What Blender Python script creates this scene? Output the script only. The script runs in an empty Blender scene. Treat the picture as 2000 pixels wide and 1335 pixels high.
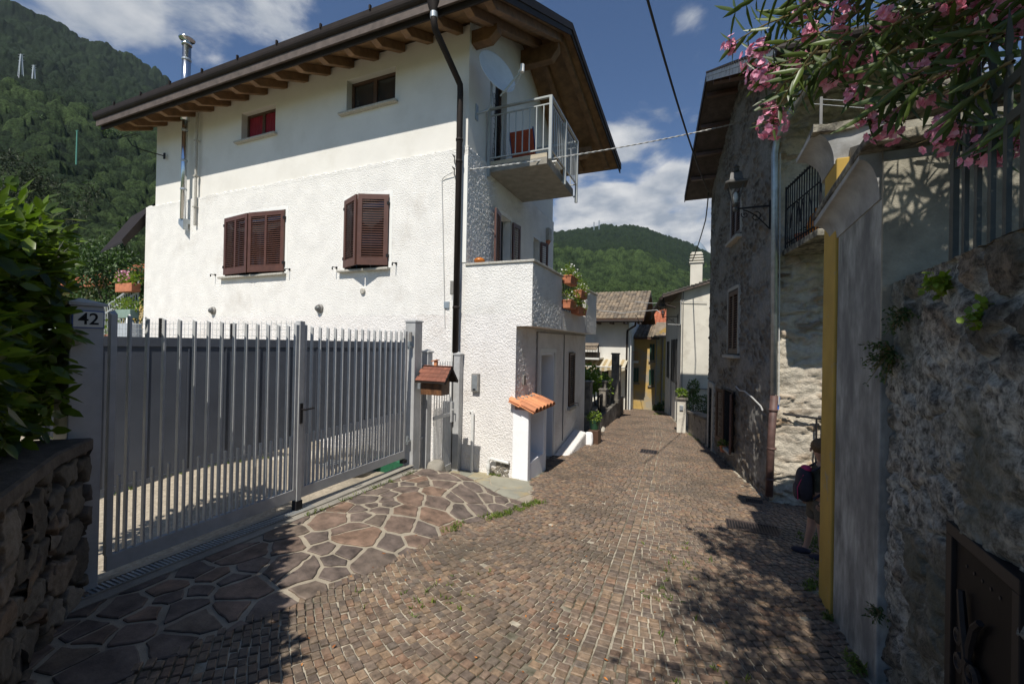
import bpy, bmesh, math, random
import numpy as np
from mathutils import Vector, Matrix
sc = bpy.context.scene
COL = sc.collection
R = math.radians
# ---------------------------------------------------------------- camera
F_PX = 827.0
YAW, PITCH, ROLL = R(23.2), R(0.3), R(1.11)
EYE = np.array([0, 0, 1.65])
_f = np.array([-math.sin(YAW)*math.cos(PITCH), math.cos(YAW)*math.cos(PITCH), math.sin(PITCH)])
_r0 = np.array([math.cos(YAW), math.sin(YAW), 0.0]); _u0 = np.cross(_r0, _f)
C_R = math.cos(ROLL)*_r0 + math.sin(ROLL)*_u0
C_U = -math.sin(ROLL)*_r0 + math.cos(ROLL)*_u0
C_F = _f
cam = bpy.data.cameras.new('camera'); camo = bpy.data.objects.new('camera', cam); COL.objects.link(camo)
camo.matrix_world = Matrix(((C_R[0], C_U[0], -C_F[0], 0), (C_R[1], C_U[1], -C_F[1], 0), (C_R[2], C_U[2], -C_F[2], 1.65), (0, 0, 0, 1)))
cam.sensor_width = 36; cam.lens = 36*F_PX/2000; cam.clip_end = 20000; cam.clip_start = 0.05
sc.camera = camo
# ---------------------------------------------------------------- light
SUN = np.array([0.06, -1.0, 1.34]); SUN /= np.linalg.norm(SUN)     # towards the sun
SUN_EL = math.asin(SUN[2]); SUN_AZ = math.atan2(SUN[0], SUN[1])
w = bpy.data.worlds.new('World'); sc.world = w; w.use_nodes = True
nt = w.node_tree; nt.nodes.clear()
def N(t, **k):
    n = nt.nodes.new(t)
    for a, b in k.items(): setattr(n, a, b)
    return n
def L(a, b): nt.links.new(a, b)
out = N('ShaderNodeOutputWorld'); bg = N('ShaderNodeBackground'); L(bg.outputs[0], out.inputs[0])
sky = N('ShaderNodeTexSky', sky_type='NISHITA'); sky.sun_disc = False
sky.sun_elevation = SUN_EL; sky.sun_rotation = SUN_AZ; sky.altitude = 600; sky.air_density = 1.0; sky.dust_density = 0.12; sky.ozone_density = 2.2
bg.inputs['Strength'].default_value = 0.074
tc = N('ShaderNodeTexCoord'); sep = N('ShaderNodeSeparateXYZ'); L(tc.outputs['Generated'], sep.inputs[0])
def math_n(op, a, b=None, c=None, clamp=False):
    n = N('ShaderNodeMath', operation=op); n.use_clamp = clamp
    for i, v in enumerate((a, b, c)):
        if v is None: continue
        if isinstance(v, (int, float)): n.inputs[i].default_value = v
        else: L(v, n.inputs[i])
    return n.outputs[0]
zz = math_n('ADD', math_n('MAXIMUM', sep.outputs[2], 0.0), 0.22)
comb = N('ShaderNodeCombineXYZ'); L(math_n('DIVIDE', sep.outputs[0], zz), comb.inputs[0]); L(math_n('DIVIDE', sep.outputs[1], zz), comb.inputs[1])
no = N('ShaderNodeTexNoise'); no.inputs['Scale'].default_value = 2.9; no.inputs['Detail'].default_value = 9; no.inputs['Roughness'].default_value = 0.55; no.inputs['Distortion'].default_value = 0.25
L(comb.outputs[0], no.inputs['Vector'])
def blob(az, el, rad, gain):      # a patch of sky where cloud gathers, by its true direction
    v = (math.sin(R(az))*math.cos(R(el)), math.cos(R(az))*math.cos(R(el)), math.sin(R(el)))
    vm = N('ShaderNodeVectorMath', operation='DISTANCE'); L(tc.outputs['Generated'], vm.inputs[0]); vm.inputs[1].default_value = v
    mr = N('ShaderNodeMapRange'); mr.interpolation_type = 'SMOOTHSTEP'; L(vm.outputs['Value'], mr.inputs[0])
    mr.inputs[1].default_value = 0; mr.inputs[2].default_value = rad; mr.inputs[3].default_value = gain; mr.inputs[4].default_value = 0
    return mr.outputs[0]
g = None
for b in [(-68, 29.5, .20, .19), (-61, 30, .18, .14), (-52, 33, .16, .10), (-44, 36, .16, .08), (-12, 15, .24, .44), (-3, 15, .24, .42), (-10, 24, .15, .20), (-4, 21, .15, .18), (1, 12, .2, .35), (-2, 36.5, .07, .12), (-30, 14, .3, .2), (20, 14, .4, .25), (0, 30, .08, .08)]:
    o_ = blob(*b); g = o_ if g is None else math_n('MAXIMUM', g, o_)
dens = math_n('ADD', no.outputs[0], g)
mr = N('ShaderNodeMapRange'); mr.interpolation_type = 'SMOOTHSTEP'; L(dens, mr.inputs[0]); mr.inputs[1].default_value = .585; mr.inputs[2].default_value = .745; mr.inputs[3].default_value = 0; mr.inputs[4].default_value = 0.95
no2 = N('ShaderNodeTexNoise'); no2.inputs['Scale'].default_value = 6; no2.inputs['Detail'].default_value = 7; L(comb.outputs[0], no2.inputs['Vector'])
cr = N('ShaderNodeValToRGB'); L(no2.outputs[0], cr.inputs[0])
cr.color_ramp.elements[0].position = .38; cr.color_ramp.elements[0].color = (4.4, 5.0, 5.9, 1)
cr.color_ramp.elements[1].position = .66; cr.color_ramp.elements[1].color = (9.2, 9.3, 9.4, 1)
hs = N('ShaderNodeMix', data_type='RGBA', blend_type='MULTIPLY'); hs.inputs[0].default_value = 1; L(sky.outputs[0], hs.inputs[6]); hs.inputs[7].default_value = (0.92, 1.06, 1.22, 1)
mx = N('ShaderNodeMix', data_type='RGBA'); L(mr.outputs[0], mx.inputs[0]); L(hs.outputs[2], mx.inputs[6]); L(cr.outputs[0], mx.inputs[7])
L(mx.outputs[2], bg.inputs[0])
sl = bpy.data.lights.new('sun', 'SUN'); sl.energy = 5.0; sl.angle = R(0.53); sl.color = (1.0, 0.945, 0.86)
so = bpy.data.objects.new('sun', sl); COL.objects.link(so)
so.rotation_euler = Vector(SUN).to_track_quat('Z', 'Y').to_euler(); so.location = (2, -20, 30)
sc.view_settings.view_transform = 'Standard'; sc.view_settings.look = 'None'; sc.view_settings.gamma = 1
sc.view_settings.exposure = 0.10
sc.cycles.max_bounces = 5; sc.cycles.diffuse_bounces = 3; sc.cycles.transparent_max_bounces = 8
# ---------------------------------------------------------------- helpers
rnd = random.Random(7)
def ray(px, py):
    return C_R*(px-1000)/F_PX - C_U*(py-667.5)/F_PX + C_F
def P(px, py, ax, v):             # measured point of the photograph on the plane ax = v
    q = ray(px, py); i = 'xyz'.index(ax); t = (v-EYE[i])/q[i]
    return tuple(EYE+q*t)
ORG = {}
def thing(name, label, cat, loc=(0, 0, 0), group=None):
    o = bpy.data.objects.new(name, None); COL.objects.link(o); o.location = loc; o.empty_display_size = .1
    o['label'] = label; o['category'] = cat
    if group: o['group'] = group
    ORG[o] = Vector(loc); return o
def tag(o, label=None, cat=None, group=None, kind=None):
    for k, v in (('label', label), ('category', cat), ('group', group), ('kind', kind)):
        if v: o[k] = v
    return o
def root(o):
    while o.parent: o = o.parent
    return o
class MB:
    def __init__(s): s.v = []; s.f = []; s.m = []; s.mi = 0
    def add(s, vs, fs):
        b = len(s.v); s.v += [tuple(map(float, p)) for p in vs]
        for f in fs: s.f.append(tuple(b+i for i in f)); s.m.append(s.mi)
        return s
    def box(s, x0, y0, z0, x1, y1, z1):
        return s.add([(x0, y0, z0), (x1, y0, z0), (x1, y1, z0), (x0, y1, z0), (x0, y0, z1), (x1, y0, z1), (x1, y1, z1), (x0, y1, z1)],
                     [(0, 3, 2, 1), (4, 5, 6, 7), (0, 1, 5, 4), (1, 2, 6, 5), (2, 3, 7, 6), (3, 0, 4, 7)])
    def obox(s, c, a, b, d):      # centre and three half vectors
        c, a, b, d = map(np.array, (c, a, b, d))
        return s.add([c-a-b-d, c+a-b-d, c+a+b-d, c-a+b-d, c-a-b+d, c+a-b+d, c+a+b+d, c-a+b+d],
                     [(0, 3, 2, 1), (4, 5, 6, 7), (0, 1, 5, 4), (1, 2, 6, 5), (2, 3, 7, 6), (3, 0, 4, 7)])
    def bar(s, p, q, w_, h_, up=(0, 0, 1)):
        p, q, up = map(lambda t: np.array(t, float), (p, q, up)); a = q-p; l = np.linalg.norm(a); a /= l
        b = np.cross(up, a)
        if np.linalg.norm(b) < 1e-4: b = np.cross((1, 0, 0), a)
        b /= np.linalg.norm(b); c = np.cross(a, b)
        return s.obox((p+q)/2, a*l/2, b*w_/2, c*h_/2)
    def ext(s, poly, vec):        # extrude a 3-D polygon by a vector
        n = len(poly); v = np.array(vec); a = [np.array(p, float) for p in poly]; b = [p+v for p in a]
        return s.add(a+b, [tuple(range(n))[::-1], tuple(range(n, 2*n))]+[(i, (i+1) % n, n+(i+1) % n, n+i) for i in range(n)])
    def tube(s, pts, r, n=8, caps=True):
        pts = [np.array(p, float) for p in pts]; m = len(pts)
        rs = r if isinstance(r, (list, tuple)) else [r]*m
        vs = []; pb = None
        for i, p in enumerate(pts):
            t = (pts[min(i+1, m-1)]-pts[max(i-1, 0)]); t /= (np.linalg.norm(t)+1e-9)
            if pb is None:
                b = np.cross(t, (0, 0, 1)) if abs(t[2]) < .9 else np.cross(t, (1, 0, 0))
            else: b = pb-t*(pb@t)
            b /= (np.linalg.norm(b)+1e-9); pb = b; c = np.cross(t, b)
            for k in range(n):
                a = 2*math.pi*k/n; vs.append(p+rs[i]*(math.cos(a)*b+math.sin(a)*c))
        fs = [(i*n+k, i*n+(k+1) % n, (i+1)*n+(k+1) % n, (i+1)*n+k) for i in range(m-1) for k in range(n)]
        if caps: fs += [tuple(range(n))[::-1], tuple((m-1)*n+k for k in range(n))]
        return s.add(vs, fs)
    def lathe(s, c, prof, n=16, ax=(0, 0, 1)):
        ax = np.array(ax, float); ax /= np.linalg.norm(ax)
        b = np.cross(ax, (0, 0, 1)) if abs(ax[2]) < .9 else np.cross(ax, (1, 0, 0)); b /= np.linalg.norm(b); d = np.cross(ax, b)
        vs = []; c = np.array(c, float)
        for r_, z in prof:
            for k in range(n):
                a = 2*math.pi*k/n; vs.append(c+ax*z+r_*(math.cos(a)*b+math.sin(a)*d))
        m = len(prof); fs = [(i*n+k, i*n+(k+1) % n, (i+1)*n+(k+1) % n, (i+1)*n+k) for i in range(m-1) for k in range(n)]
        fs += [tuple(range(n))[::-1], tuple((m-1)*n+k for k in range(n))]
        return s.add(vs, fs)
    def build(s, name, mats, parent=None, loc=None, bevel=0, smooth=False, weld=False):
        me = bpy.data.meshes.new(name)
        if not isinstance(mats, (list, tuple)): mats = [mats]
        if parent is not None: off = ORG.get(root(parent), Vector((0, 0, 0)))
        elif loc is not None: off = Vector(loc)
        else:
            a = np.array(s.v); off = Vector(((a[:, 0].min()+a[:, 0].max())/2, (a[:, 1].min()+a[:, 1].max())/2, a[:, 2].min()))
        a = np.array(s.v, dtype=np.float64)-np.array(off)
        me.from_pydata(a.tolist(), [], s.f)
        for m in mats: me.materials.append(m)
        if len(mats) > 1: me.polygons.foreach_set('material_index', s.m)
        if smooth: me.polygons.foreach_set('use_smooth', [True]*len(s.f))
        me.update()
        o = bpy.data.objects.new(name, me); COL.objects.link(o)
        if parent is not None: o.parent = parent
        else: o.location = off; ORG[o] = off
        if bevel:
            b = o.modifiers.new('bevel', 'BEVEL'); b.width = bevel; b.segments = 2; b.limit_method = 'ANGLE'; b.angle_limit = R(40); b.harden_normals = False
        return o
def grid_mesh(name, X, Y, Z, mat, smooth=True):
    n, m = X.shape; me = bpy.data.meshes.new(name)
    V = np.stack([X, Y, Z], -1).reshape(-1, 3).astype(np.float32)
    i = np.arange(n*m).reshape(n, m); q = np.stack([i[:-1, :-1], i[1:, :-1], i[1:, 1:], i[:-1, 1:]], -1).reshape(-1, 4)
    me.vertices.add(len(V)); me.vertices.foreach_set('co', V.ravel())
    me.loops.add(q.size); me.loops.foreach_set('vertex_index', q.ravel().astype(np.int32))
    me.polygons.add(len(q)); me.polygons.foreach_set('loop_start', np.arange(0, q.size, 4, dtype=np.int32))
    me.polygons.foreach_set('use_smooth', np.full(len(q), smooth))
    me.materials.append(mat); me.update(calc_edges=True); me.validate()
    o = bpy.data.objects.new(name, me); COL.objects.link(o); return o
def copy_tree(o, loc=None, label=None, name=None, rz=None):
    c = o.copy(); COL.objects.link(c)
    for ch in list(o.children):
        d = ch.copy(); COL.objects.link(d); d.parent = c
        for g_ in list(ch.children):
            e = g_.copy(); COL.objects.link(e); e.parent = d
    if loc is not None: c.location = loc
    if label: c['label'] = label
    if rz is not None: c.rotation_euler = (0, 0, rz)
    return c
# ---- vector noise in numpy
def hash2(ix, iy, k=0):
    h = (ix.astype(np.int64)*374761393 + iy.astype(np.int64)*668265263 + k*974634777) & 0x7fffffff
    h = ((h ^ (h >> 13))*1274126177) & 0x7fffffff
    return ((h ^ (h >> 16)) & 0xffffff)/float(0x1000000)
def vnoise(x, y, k=0):
    ix = np.floor(x); iy = np.floor(y); fx = x-ix; fy = y-iy; fx = fx*fx*(3-2*fx); fy = fy*fy*(3-2*fy)
    a = hash2(ix, iy, k); b = hash2(ix+1, iy, k); c = hash2(ix, iy+1, k); d_ = hash2(ix+1, iy+1, k)
    return (a*(1-fx)+b*fx)*(1-fy)+(c*(1-fx)+d_*fx)*fy
def fbm(x, y, o=4, k=0):
    s = 0; a = .5; t = 0
    for i in range(o): s = s+a*vnoise(x*2**i, y*2**i, k+i*7); t += a; a *= .5
    return s/t
def worley(x, y, k=0):
    ix = np.floor(x); iy = np.floor(y); best = np.full(x.shape, 9.0); second = np.full(x.shape, 9.0); cid = np.zeros(x.shape)
    for dx in (-1, 0, 1):
        for dy in (-1, 0, 1):
            cx = ix+dx; cy = iy+dy; px = cx+hash2(cx, cy, k); py = cy+hash2(cx, cy, k+5)
            d_ = (px-x)**2+(py-y)**2; m = d_ < best
            second = np.where(m, best, np.minimum(second, d_)); best = np.where(m, d_, best); cid = np.where(m, hash2(cx, cy, k+9), cid)
    return np.sqrt(best), np.sqrt(second), cid
# ---------------------------------------------------------------- materials
def mat(name, col, rough=.7, var=.12, vscale=4, bump=0, bscale=40, metal=0, spec=.5, dirt=None, dscale=.8, dlo=.5, dhi=.75, island=None, detail=6, extra=None, trans=None, bdist=.02, voro=None, brough=.6, bdetail=3, stretch=None):
    m = bpy.data.materials.new(name); m.use_nodes = True; t = m.node_tree; b = t.nodes['Principled BSDF']
    n = t.nodes.new; l = t.links.new
    b.inputs['Roughness'].default_value = rough; b.inputs['Metallic'].default_value = metal; b.inputs['Specular IOR Level'].default_value = spec
    co = n('ShaderNodeNewGeometry').outputs['Position']
    if stretch:
        mp = n('ShaderNodeMapping'); mp.inputs['Scale'].default_value = (1, 1, stretch); l(co, mp.inputs['Vector']); co = mp.outputs[0]
    nz = n('ShaderNodeTexNoise'); nz.inputs['Scale'].default_value = vscale; nz.inputs['Detail'].default_value = detail; nz.inputs['Roughness'].default_value = .6; l(co, nz.inputs['Vector'])
    c0 = [max(0, c*(1-var*1.6)) for c in col]; c1 = [min(1, c*(1+var*1.6)) for c in col]
    r = n('ShaderNodeValToRGB'); r.color_ramp.elements[0].position = .3; r.color_ramp.elements[1].position = .7
    r.color_ramp.elements[0].color = (*c0, 1); r.color_ramp.elements[1].color = (*c1, 1); l(nz.outputs[0], r.inputs[0]); c = r.outputs[0]
    if island:
        g_ = n('ShaderNodeNewGeometry'); r2 = n('ShaderNodeValToRGB'); l(g_.outputs['Random Per Island'], r2.inputs[0])
        e = r2.color_ramp.elements
        while len(e) < len(island): e.new(.5)
        for i, k in enumerate(island): e[i].position = i/(len(island)-1); e[i].color = (*k, 1)
        mm = n('ShaderNodeMix'); mm.data_type = 'RGBA'; mm.blend_type = 'MULTIPLY'; mm.inputs[0].default_value = 1; l(c, mm.inputs[6]); l(r2.outputs[0], mm.inputs[7]); c = mm.outputs[2]
    if voro:   # cells of another tone: (scale, colour, threshold)
        vt = n('ShaderNodeTexVoronoi'); vt.inputs['Scale'].default_value = voro[0]; 
        wv = n('ShaderNodeTexNoise'); wv.inputs['Scale'].default_value = voro[0]*1.7; l(co, wv.inputs['Vector'])
        ad = n('ShaderNodeMix'); ad.data_type = 'RGBA'; ad.inputs[0].default_value = .12; l(co, ad.inputs[6]); l(wv.outputs['Color'], ad.inputs[7]); l(ad.outputs[2], vt.inputs['Vector'])
        m2 = n('ShaderNodeMapRange'); l(vt.outputs['Distance'], m2.inputs[0]); m2.inputs[1].default_value = voro[2]; m2.inputs[2].default_value = voro[2]+.08; m2.inputs[3].default_value = 1; m2.inputs[4].default_value = 0
        ml = n('ShaderNodeMath'); ml.operation = 'MULTIPLY'; l(m2.outputs[0], ml.inputs[0])
        sp = n('ShaderNodeSeparateColor'); l(vt.outputs['Color'], sp.inputs[0]); gt = n('ShaderNodeMath'); gt.operation = 'GREATER_THAN'; gt.inputs[1].default_value = voro[3]; l(sp.outputs[0], gt.inputs[0]); l(gt.outputs[0], ml.inputs[1])
        mm = n('ShaderNodeMix'); mm.data_type = 'RGBA'; l(ml.outputs[0], mm.inputs[0]); l(c, mm.inputs[6]); mm.inputs[7].default_value = (*voro[1], 1); c = mm.outputs[2]
    if dirt:
        n3 = n('ShaderNodeTexNoise'); n3.inputs['Scale'].default_value = dscale; n3.inputs['Detail'].default_value = 8; n3.inputs['Roughness'].default_value = .65; l(co, n3.inputs['Vector'])
        m3 = n('ShaderNodeMapRange'); l(n3.outputs[0], m3.inputs[0]); m3.inputs[1].default_value = dlo; m3.inputs[2].default_value = dhi
        mm = n('ShaderNodeMix'); mm.data_type = 'RGBA'; l(m3.outputs[0], mm.inputs[0]); l(c, mm.inputs[6]); mm.inputs[7].default_value = (*dirt, 1); c = mm.outputs[2]
    l(c, b.inputs['Base Color'])
    if bump:
        n4 = n('ShaderNodeTexNoise'); n4.inputs['Scale'].default_value = bscale; n4.inputs['Detail'].default_value = bdetail; n4.inputs['Roughness'].default_value = brough; l(co, n4.inputs['Vector'])
        bp = n('ShaderNodeBump'); bp.inputs['Strength'].default_value = bump; bp.inputs['Distance'].default_value = bdist; l(n4.outputs[0], bp.inputs['Height']); l(bp.outputs[0], b.inputs['Normal'])
    if trans:
        b.inputs['Transmission Weight'].default_value = 0
        tr = n('ShaderNodeBsdfTranslucent'); ms = n('ShaderNodeMixShader'); ms.inputs[0].default_value = trans
        hv = n('ShaderNodeMix'); hv.data_type = 'RGBA'; hv.blend_type = 'MULTIPLY'; hv.inputs[0].default_value = 1; l(c, hv.inputs[6]); hv.inputs[7].default_value = (1.3, 1.5, .5, 1) if col[1] > col[0] else (1.2, 1, 1, 1)
        l(hv.outputs[2], tr.inputs[0]); l(b.outputs[0], ms.inputs[1]); l(tr.outputs[0], ms.inputs[2]); l(ms.outputs[0], t.nodes['Material Output'].inputs[0])
    return m
M = {}
M['stucco'] = mat('rough_white_stucco', (.86, .84, .79), .9, .05, 3, bump=1.0, bscale=46, bdist=.028, brough=.62, bdetail=5, dirt=(.62, .58, .52), dscale=1.1, dlo=.56, dhi=.85)
M['stucco2'] = mat('white_stucco_low', (.85, .82, .78), .9, .05, 3, bump=1.0, bscale=42, bdist=.032, brough=.62, bdetail=5, dirt=(.60, .53, .47), dscale=1.3, dlo=.55, dhi=.8)
M['smooth'] = mat('smooth_cream_plaster', (.72, .70, .645), .85, .03, 1.5, dirt=(.60, .575, .51), dscale=.9, dlo=.52, dhi=.8, bump=.15, bscale=60, bdist=.005)
M['white'] = mat('white_painted_wall', (.86, .87, .88), .8, .02, 3, bump=.25, bscale=25, bdist=.01)
M['trim'] = mat('white_trim', (.80, .80, .76), .7, .02, 4)
M['stone_sill'] = mat('grey_stone_sill', (.42, .40, .35), .8, .15, 30, bump=.3, bscale=90, bdist=.005)
M['wood'] = mat('honey_brown_timber', (.185, .102, .046), .65, .22, 6, bump=.1, bscale=60, bdist=.004)
M['soffit'] = mat('boarded_soffit_timber', (.21, .12, .052), .65, .25, 5, bump=.1, bscale=60, bdist=.004)
M['shutter'] = mat('reddish_brown_shutter_paint', (.092, .038, .024), .45, .12, 8)
M['shutter_dk'] = mat('dark_brown_shutter_paint', (.085, .045, .028), .5, .12, 8)
M['gutter'] = mat('dark_brown_metal', (.028, .022, .019), .6, .1, 5, spec=.15)
M['tiles_dk'] = mat('dark_roof_tiles', (.09, .07, .06), .8, .2, 8)
M['steel'] = mat('stainless_steel_flue', (.62, .64, .66), .22, .05, 5, metal=1)
M['galv'] = mat('galvanised_metal', (.40, .44, .46), .4, .12, 12, metal=.6)
M['gatep'] = mat('grey_painted_gate_metal', (.40, .405, .40), .45, .06, 10, dirt=(.30, .30, .285), dscale=2.2, dlo=.5, dhi=.75, bump=.05, bscale=100, bdist=.002)
M['gatedk'] = mat('anthracite_sheet_metal', (.058, .065, .080), .5, .08, 3)
M['balc'] = mat('grey_balcony_metal', (.36, .38, .37), .4, .05, 9)
M['concrete'] = mat('rough_concrete', (.27, .25, .21), .9, .14, 6, bump=.5, bscale=60, bdist=.008)
M['slabc'] = mat('weathered_concrete_slab', (.25, .22, .17), .9, .18, 5, bump=.3, bscale=50, bdist=.006, dirt=(.10, .09, .075), dscale=3, dlo=.5, dhi=.7)
M['dark'] = mat('dark_interior', (.012, .012, .013), .6, .1, 3)
M['glass'] = mat('dark_window_glass', (.03, .032, .035), .06, .05, 3, spec=.8)
M['terra'] = mat('terracotta', (.46, .17, .085), .8, .15, 9, bump=.1, bscale=50, bdist=.004)
M['terratile'] = mat('orange_clay_tiles', (.62, .27, .13), .8, .15, 7, island=[(.75, .7, .7), (1.1, 1.05, 1), (.95, .85, .8)], bump=.2, bscale=60, bdist=.005)
M['shingle'] = mat('red_brown_shingles', (.19, .075, .048), .85, .15, 20, island=[(.8, .8, .8), (1.2, 1.15, 1.1), (.95, .9, .9)], bump=.3, bscale=200, bdist=.003)
M['boxwood'] = mat('varnished_brown_boards', (.13, .062, .028), .5, .25, 12, island=[(.75, .75, .75), (1.2, 1.15, 1.1)])
M['red'] = mat('red_curtain_cloth', (.24, .012, .028), .8, .1, 6)
M['iron'] = mat('black_wrought_iron', (.016, .015, .016), .55, .1, 20, spec=.2, bump=.1, bscale=80, bdist=.002)
M['fence'] = mat('weathered_dark_green_iron', (.045, .050, .042), .6, .2, 14, bump=.2, bscale=90, bdist=.003)
M['lamp_grey'] = mat('grey_lamp_metal', (.23, .22, .20), .5, .1, 10)
M['pvc'] = mat('white_plastic_pipe', (.66, .66, .63), .45, .06, 8)
M['cable'] = mat('black_cable', (.02, .02, .02), .6, .1, 10)
M['cablew'] = mat('pale_grey_cable', (.50, .50, .48), .6, .1, 60)
M['yellow'] = mat('ochre_yellow_paint', (.42, .27, .05), .78, .08, 4, dirt=(.30, .25, .15), dscale=6, dlo=.60, dhi=.68, bump=.12, bscale=30, bdist=.006)
M['cornice'] = mat('off_white_cornice_plaster', (.30, .30, .29), .9, .16, 5, bump=.3, bscale=40, bdist=.006, dirt=(.17, .165, .15), dscale=4, dlo=.5, dhi=.72)
M['greyp'] = mat('streaked_grey_plaster', (.285, .285, .262), .92, .34, 9, bump=.5, bscale=70, bdist=.007, dirt=(.14, .14, .135), dscale=3, dlo=.42, dhi=.66, detail=12, stretch=.45)
M['dappled'] = mat('old_lime_plaster', (.27, .25, .195), .92, .22, 6, bump=.6, bscale=80, bdist=.008, dirt=(.22, .20, .16), dscale=2.5, dlo=.5, dhi=.75)
M['mossc'] = mat('lichened_concrete_edge', (.24, .22, .17), .95, .35, 14, bump=.8, bscale=60, bdist=.01, dirt=(.045, .04, .033), dscale=9, dlo=.45, dhi=.6)
M['stonew'] = mat('mortared_fieldstone', (.285, .255, .21), .95, .22, 7, bump=1.0, bscale=28, bdist=.04, voro=(7.5, (.10, .085, .068), .30, .45), dirt=(.38, .35, .30), dscale=2.5, dlo=.5, dhi=.8)
M['stones'] = mat('pale_lime_washed_rubble', (.50, .46, .38), .95, .18, 6, bump=.9, bscale=22, bdist=.03)
M['rub_br'] = mat('brown_schist_stone', (.21, .145, .085), .9, .3, 9, bump=.6, bscale=30, bdist=.02)
M['cobble'] = mat('porphyry_cobbles', (.192, .148, .112), .62, .30, 24, dirt=(.085, .070, .052), dscale=1.0, dlo=.48, dhi=.72, island=[(.62, .6, .62), (.85, .84, .84), (1.0, .96, .9), (1.3, 1.15, .95), (.8, .84, .88), (1.15, .92, .78), (.7, .68, .68), (1.4, 1.3, 1.15)], bump=.5, bscale=90, bdist=.004)
M['mortar'] = mat('sandy_joint_mortar', (.43, .385, .30), .95, .2, 9, bump=.6, bscale=120, bdist=.004, dirt=(.085, .078, .05), dscale=1.7, dlo=.43, dhi=.60)
M['flag'] = mat('purple_porphyry_flagstone', (.132, .104, .084), .65, .36, 8, island=[(.9, .9, .95), (1.05, 1, 1), (.85, .85, .9), (1.55, 1.25, 1.05), (.95, .95, 1.0), (1.15, 1.1, 1.0)], bump=.5, bscale=60, bdist=.005)
M['flagm'] = mat('pale_pointing_mortar', (.34, .295, .225), .95, .12, 8, bump=.6, bscale=110, bdist=.005, dirt=(.22, .19, .15), dscale=3, dlo=.5, dhi=.75)
M['slab'] = mat('greenish_ochre_slabs', (.30, .28, .215), .8, .12, 3, island=[(1, 1, 1), (.85, .9, .95), (1.1, 1.02, .85)], bump=.4, bscale=40, bdist=.006, dirt=(.36, .27, .13), dscale=2.5, dlo=.52, dhi=.72)
M['drive'] = mat('gravelly_concrete_drive', (.36, .31, .235), .95, .2, 30, bump=.7, bscale=90, bdist=.006, dirt=(.22, .20, .15), dscale=1.5, dlo=.5, dhi=.75)
M['leaf'] = mat('glossy_laurel_leaf', (.095, .145, .024), .30, .3, 3, island=[(.45, .5, .4), (.7, .75, .7), (1, 1, 1), (1.7, 1.55, 1.1)], trans=.38)
M['leafd'] = mat('tree_leaf', (.045, .085, .022), .55, .25, 2, island=[(.6, .6, .6), (1, 1, 1), (1.5, 1.4, 1.0)], trans=.2)
M['leafo'] = mat('oleander_leaf', (.072, .110, .030), .42, .2, 5, island=[(.6, .65, .6), (1, 1, 1), (1.4, 1.3, .9)], trans=.25)
M['leafy'] = mat('bright_vine_leaf', (.16, .24, .03), .5, .2, 6, island=[(.7, .7, .7), (1.2, 1.15, 1)], trans=.35)
M['grass'] = mat('weed_blades', (.10, .16, .03), .6, .2, 6, island=[(.6, .6, .6), (1.2, 1.1, .9), (1.6, 1.2, .8)], trans=.2)
M['petal'] = mat('pink_oleander_petal', (.84, .38, .52), .6, .12, 20, island=[(.85, .6, .7), (1, 1, 1), (1.2, 1.6, 1.5)], trans=.35)
M['petalw'] = mat('white_petal', (.8, .8, .76), .6, .1, 20)
M['bark'] = mat('grey_brown_bark', (.10, .075, .05), .9, .25, 20, bump=.5, bscale=60, bdist=.01)
M['twig'] = mat('yellow_green_twig', (.17, .13, .05), .7, .2, 20)
# ================================================================ GROUND
def sstep(t): t = max(0., min(1., t)); return t*t*(3-2*t)
def s_street(y):
    if y < 0: return -.03*y
    if y < 6: return -.07*y
    if y < 18: return -.42-.055*(y-6)
    return -1.08-.10*(y-18)
def gz(x, y):
    z = s_street(y)
    if x < -1.9 and y < 6.2:
        a = -.02*max(y, 0)
        if y > 4.95: a = a*(1-sstep((y-4.95)/.2)) - .385*sstep((y-4.95)/.2)
        wt = sstep((-1.95-x)/1.0)
        z = z*(1-wt)+a*wt
    return z
def interp(y, pts):
    if y <= pts[0][0]: return pts[0][1]
    for (a, b), (c, d) in zip(pts, pts[1:]):
        if y <= c: return b+(d-b)*(y-a)/(c-a)
    return pts[-1][1]
LB = [(-3, -2.65), (1.3, -2.57), (2.0, -2.43), (2.5, -2.32), (3.1, -2.24), (3.7, -2.2), (4.2, -2.08), (4.55, -1.93), (5.06, -1.84), (5.8, -2.1), (6.0, -2.23), (6.85, -2.2), (7.0, -2.5), (8.1, -2.5), (10.6, -2.55), (14, -2.5), (16, -2.7), (20.4, -2.9), (22.5, -4.2)]
RB_ = [(-3, .9), (1.85, .95), (2.8, 1.0), (3.6, .97), (4.15, .95), (4.2, 1.7), (6.8, 1.7), (6.85, 1.0), (11.3, .34), (13.3, -.12), (15, -.4), (20.6, -1.15), (22.5, -1.3)]
ys = np.concatenate([np.arange(-4, 7, .12), np.arange(7, 24, .3)]); xs = np.arange(-3.6, 3.0, .12)
X, Y = np.meshgrid(xs, ys, indexing='ij'); Z = np.vectorize(gz)(X, Y)-.004
rb = grid_mesh('street_bed', X, Y, Z, M['mortar']); tag(rb, kind='structure'); rb.name = 'street'
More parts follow.
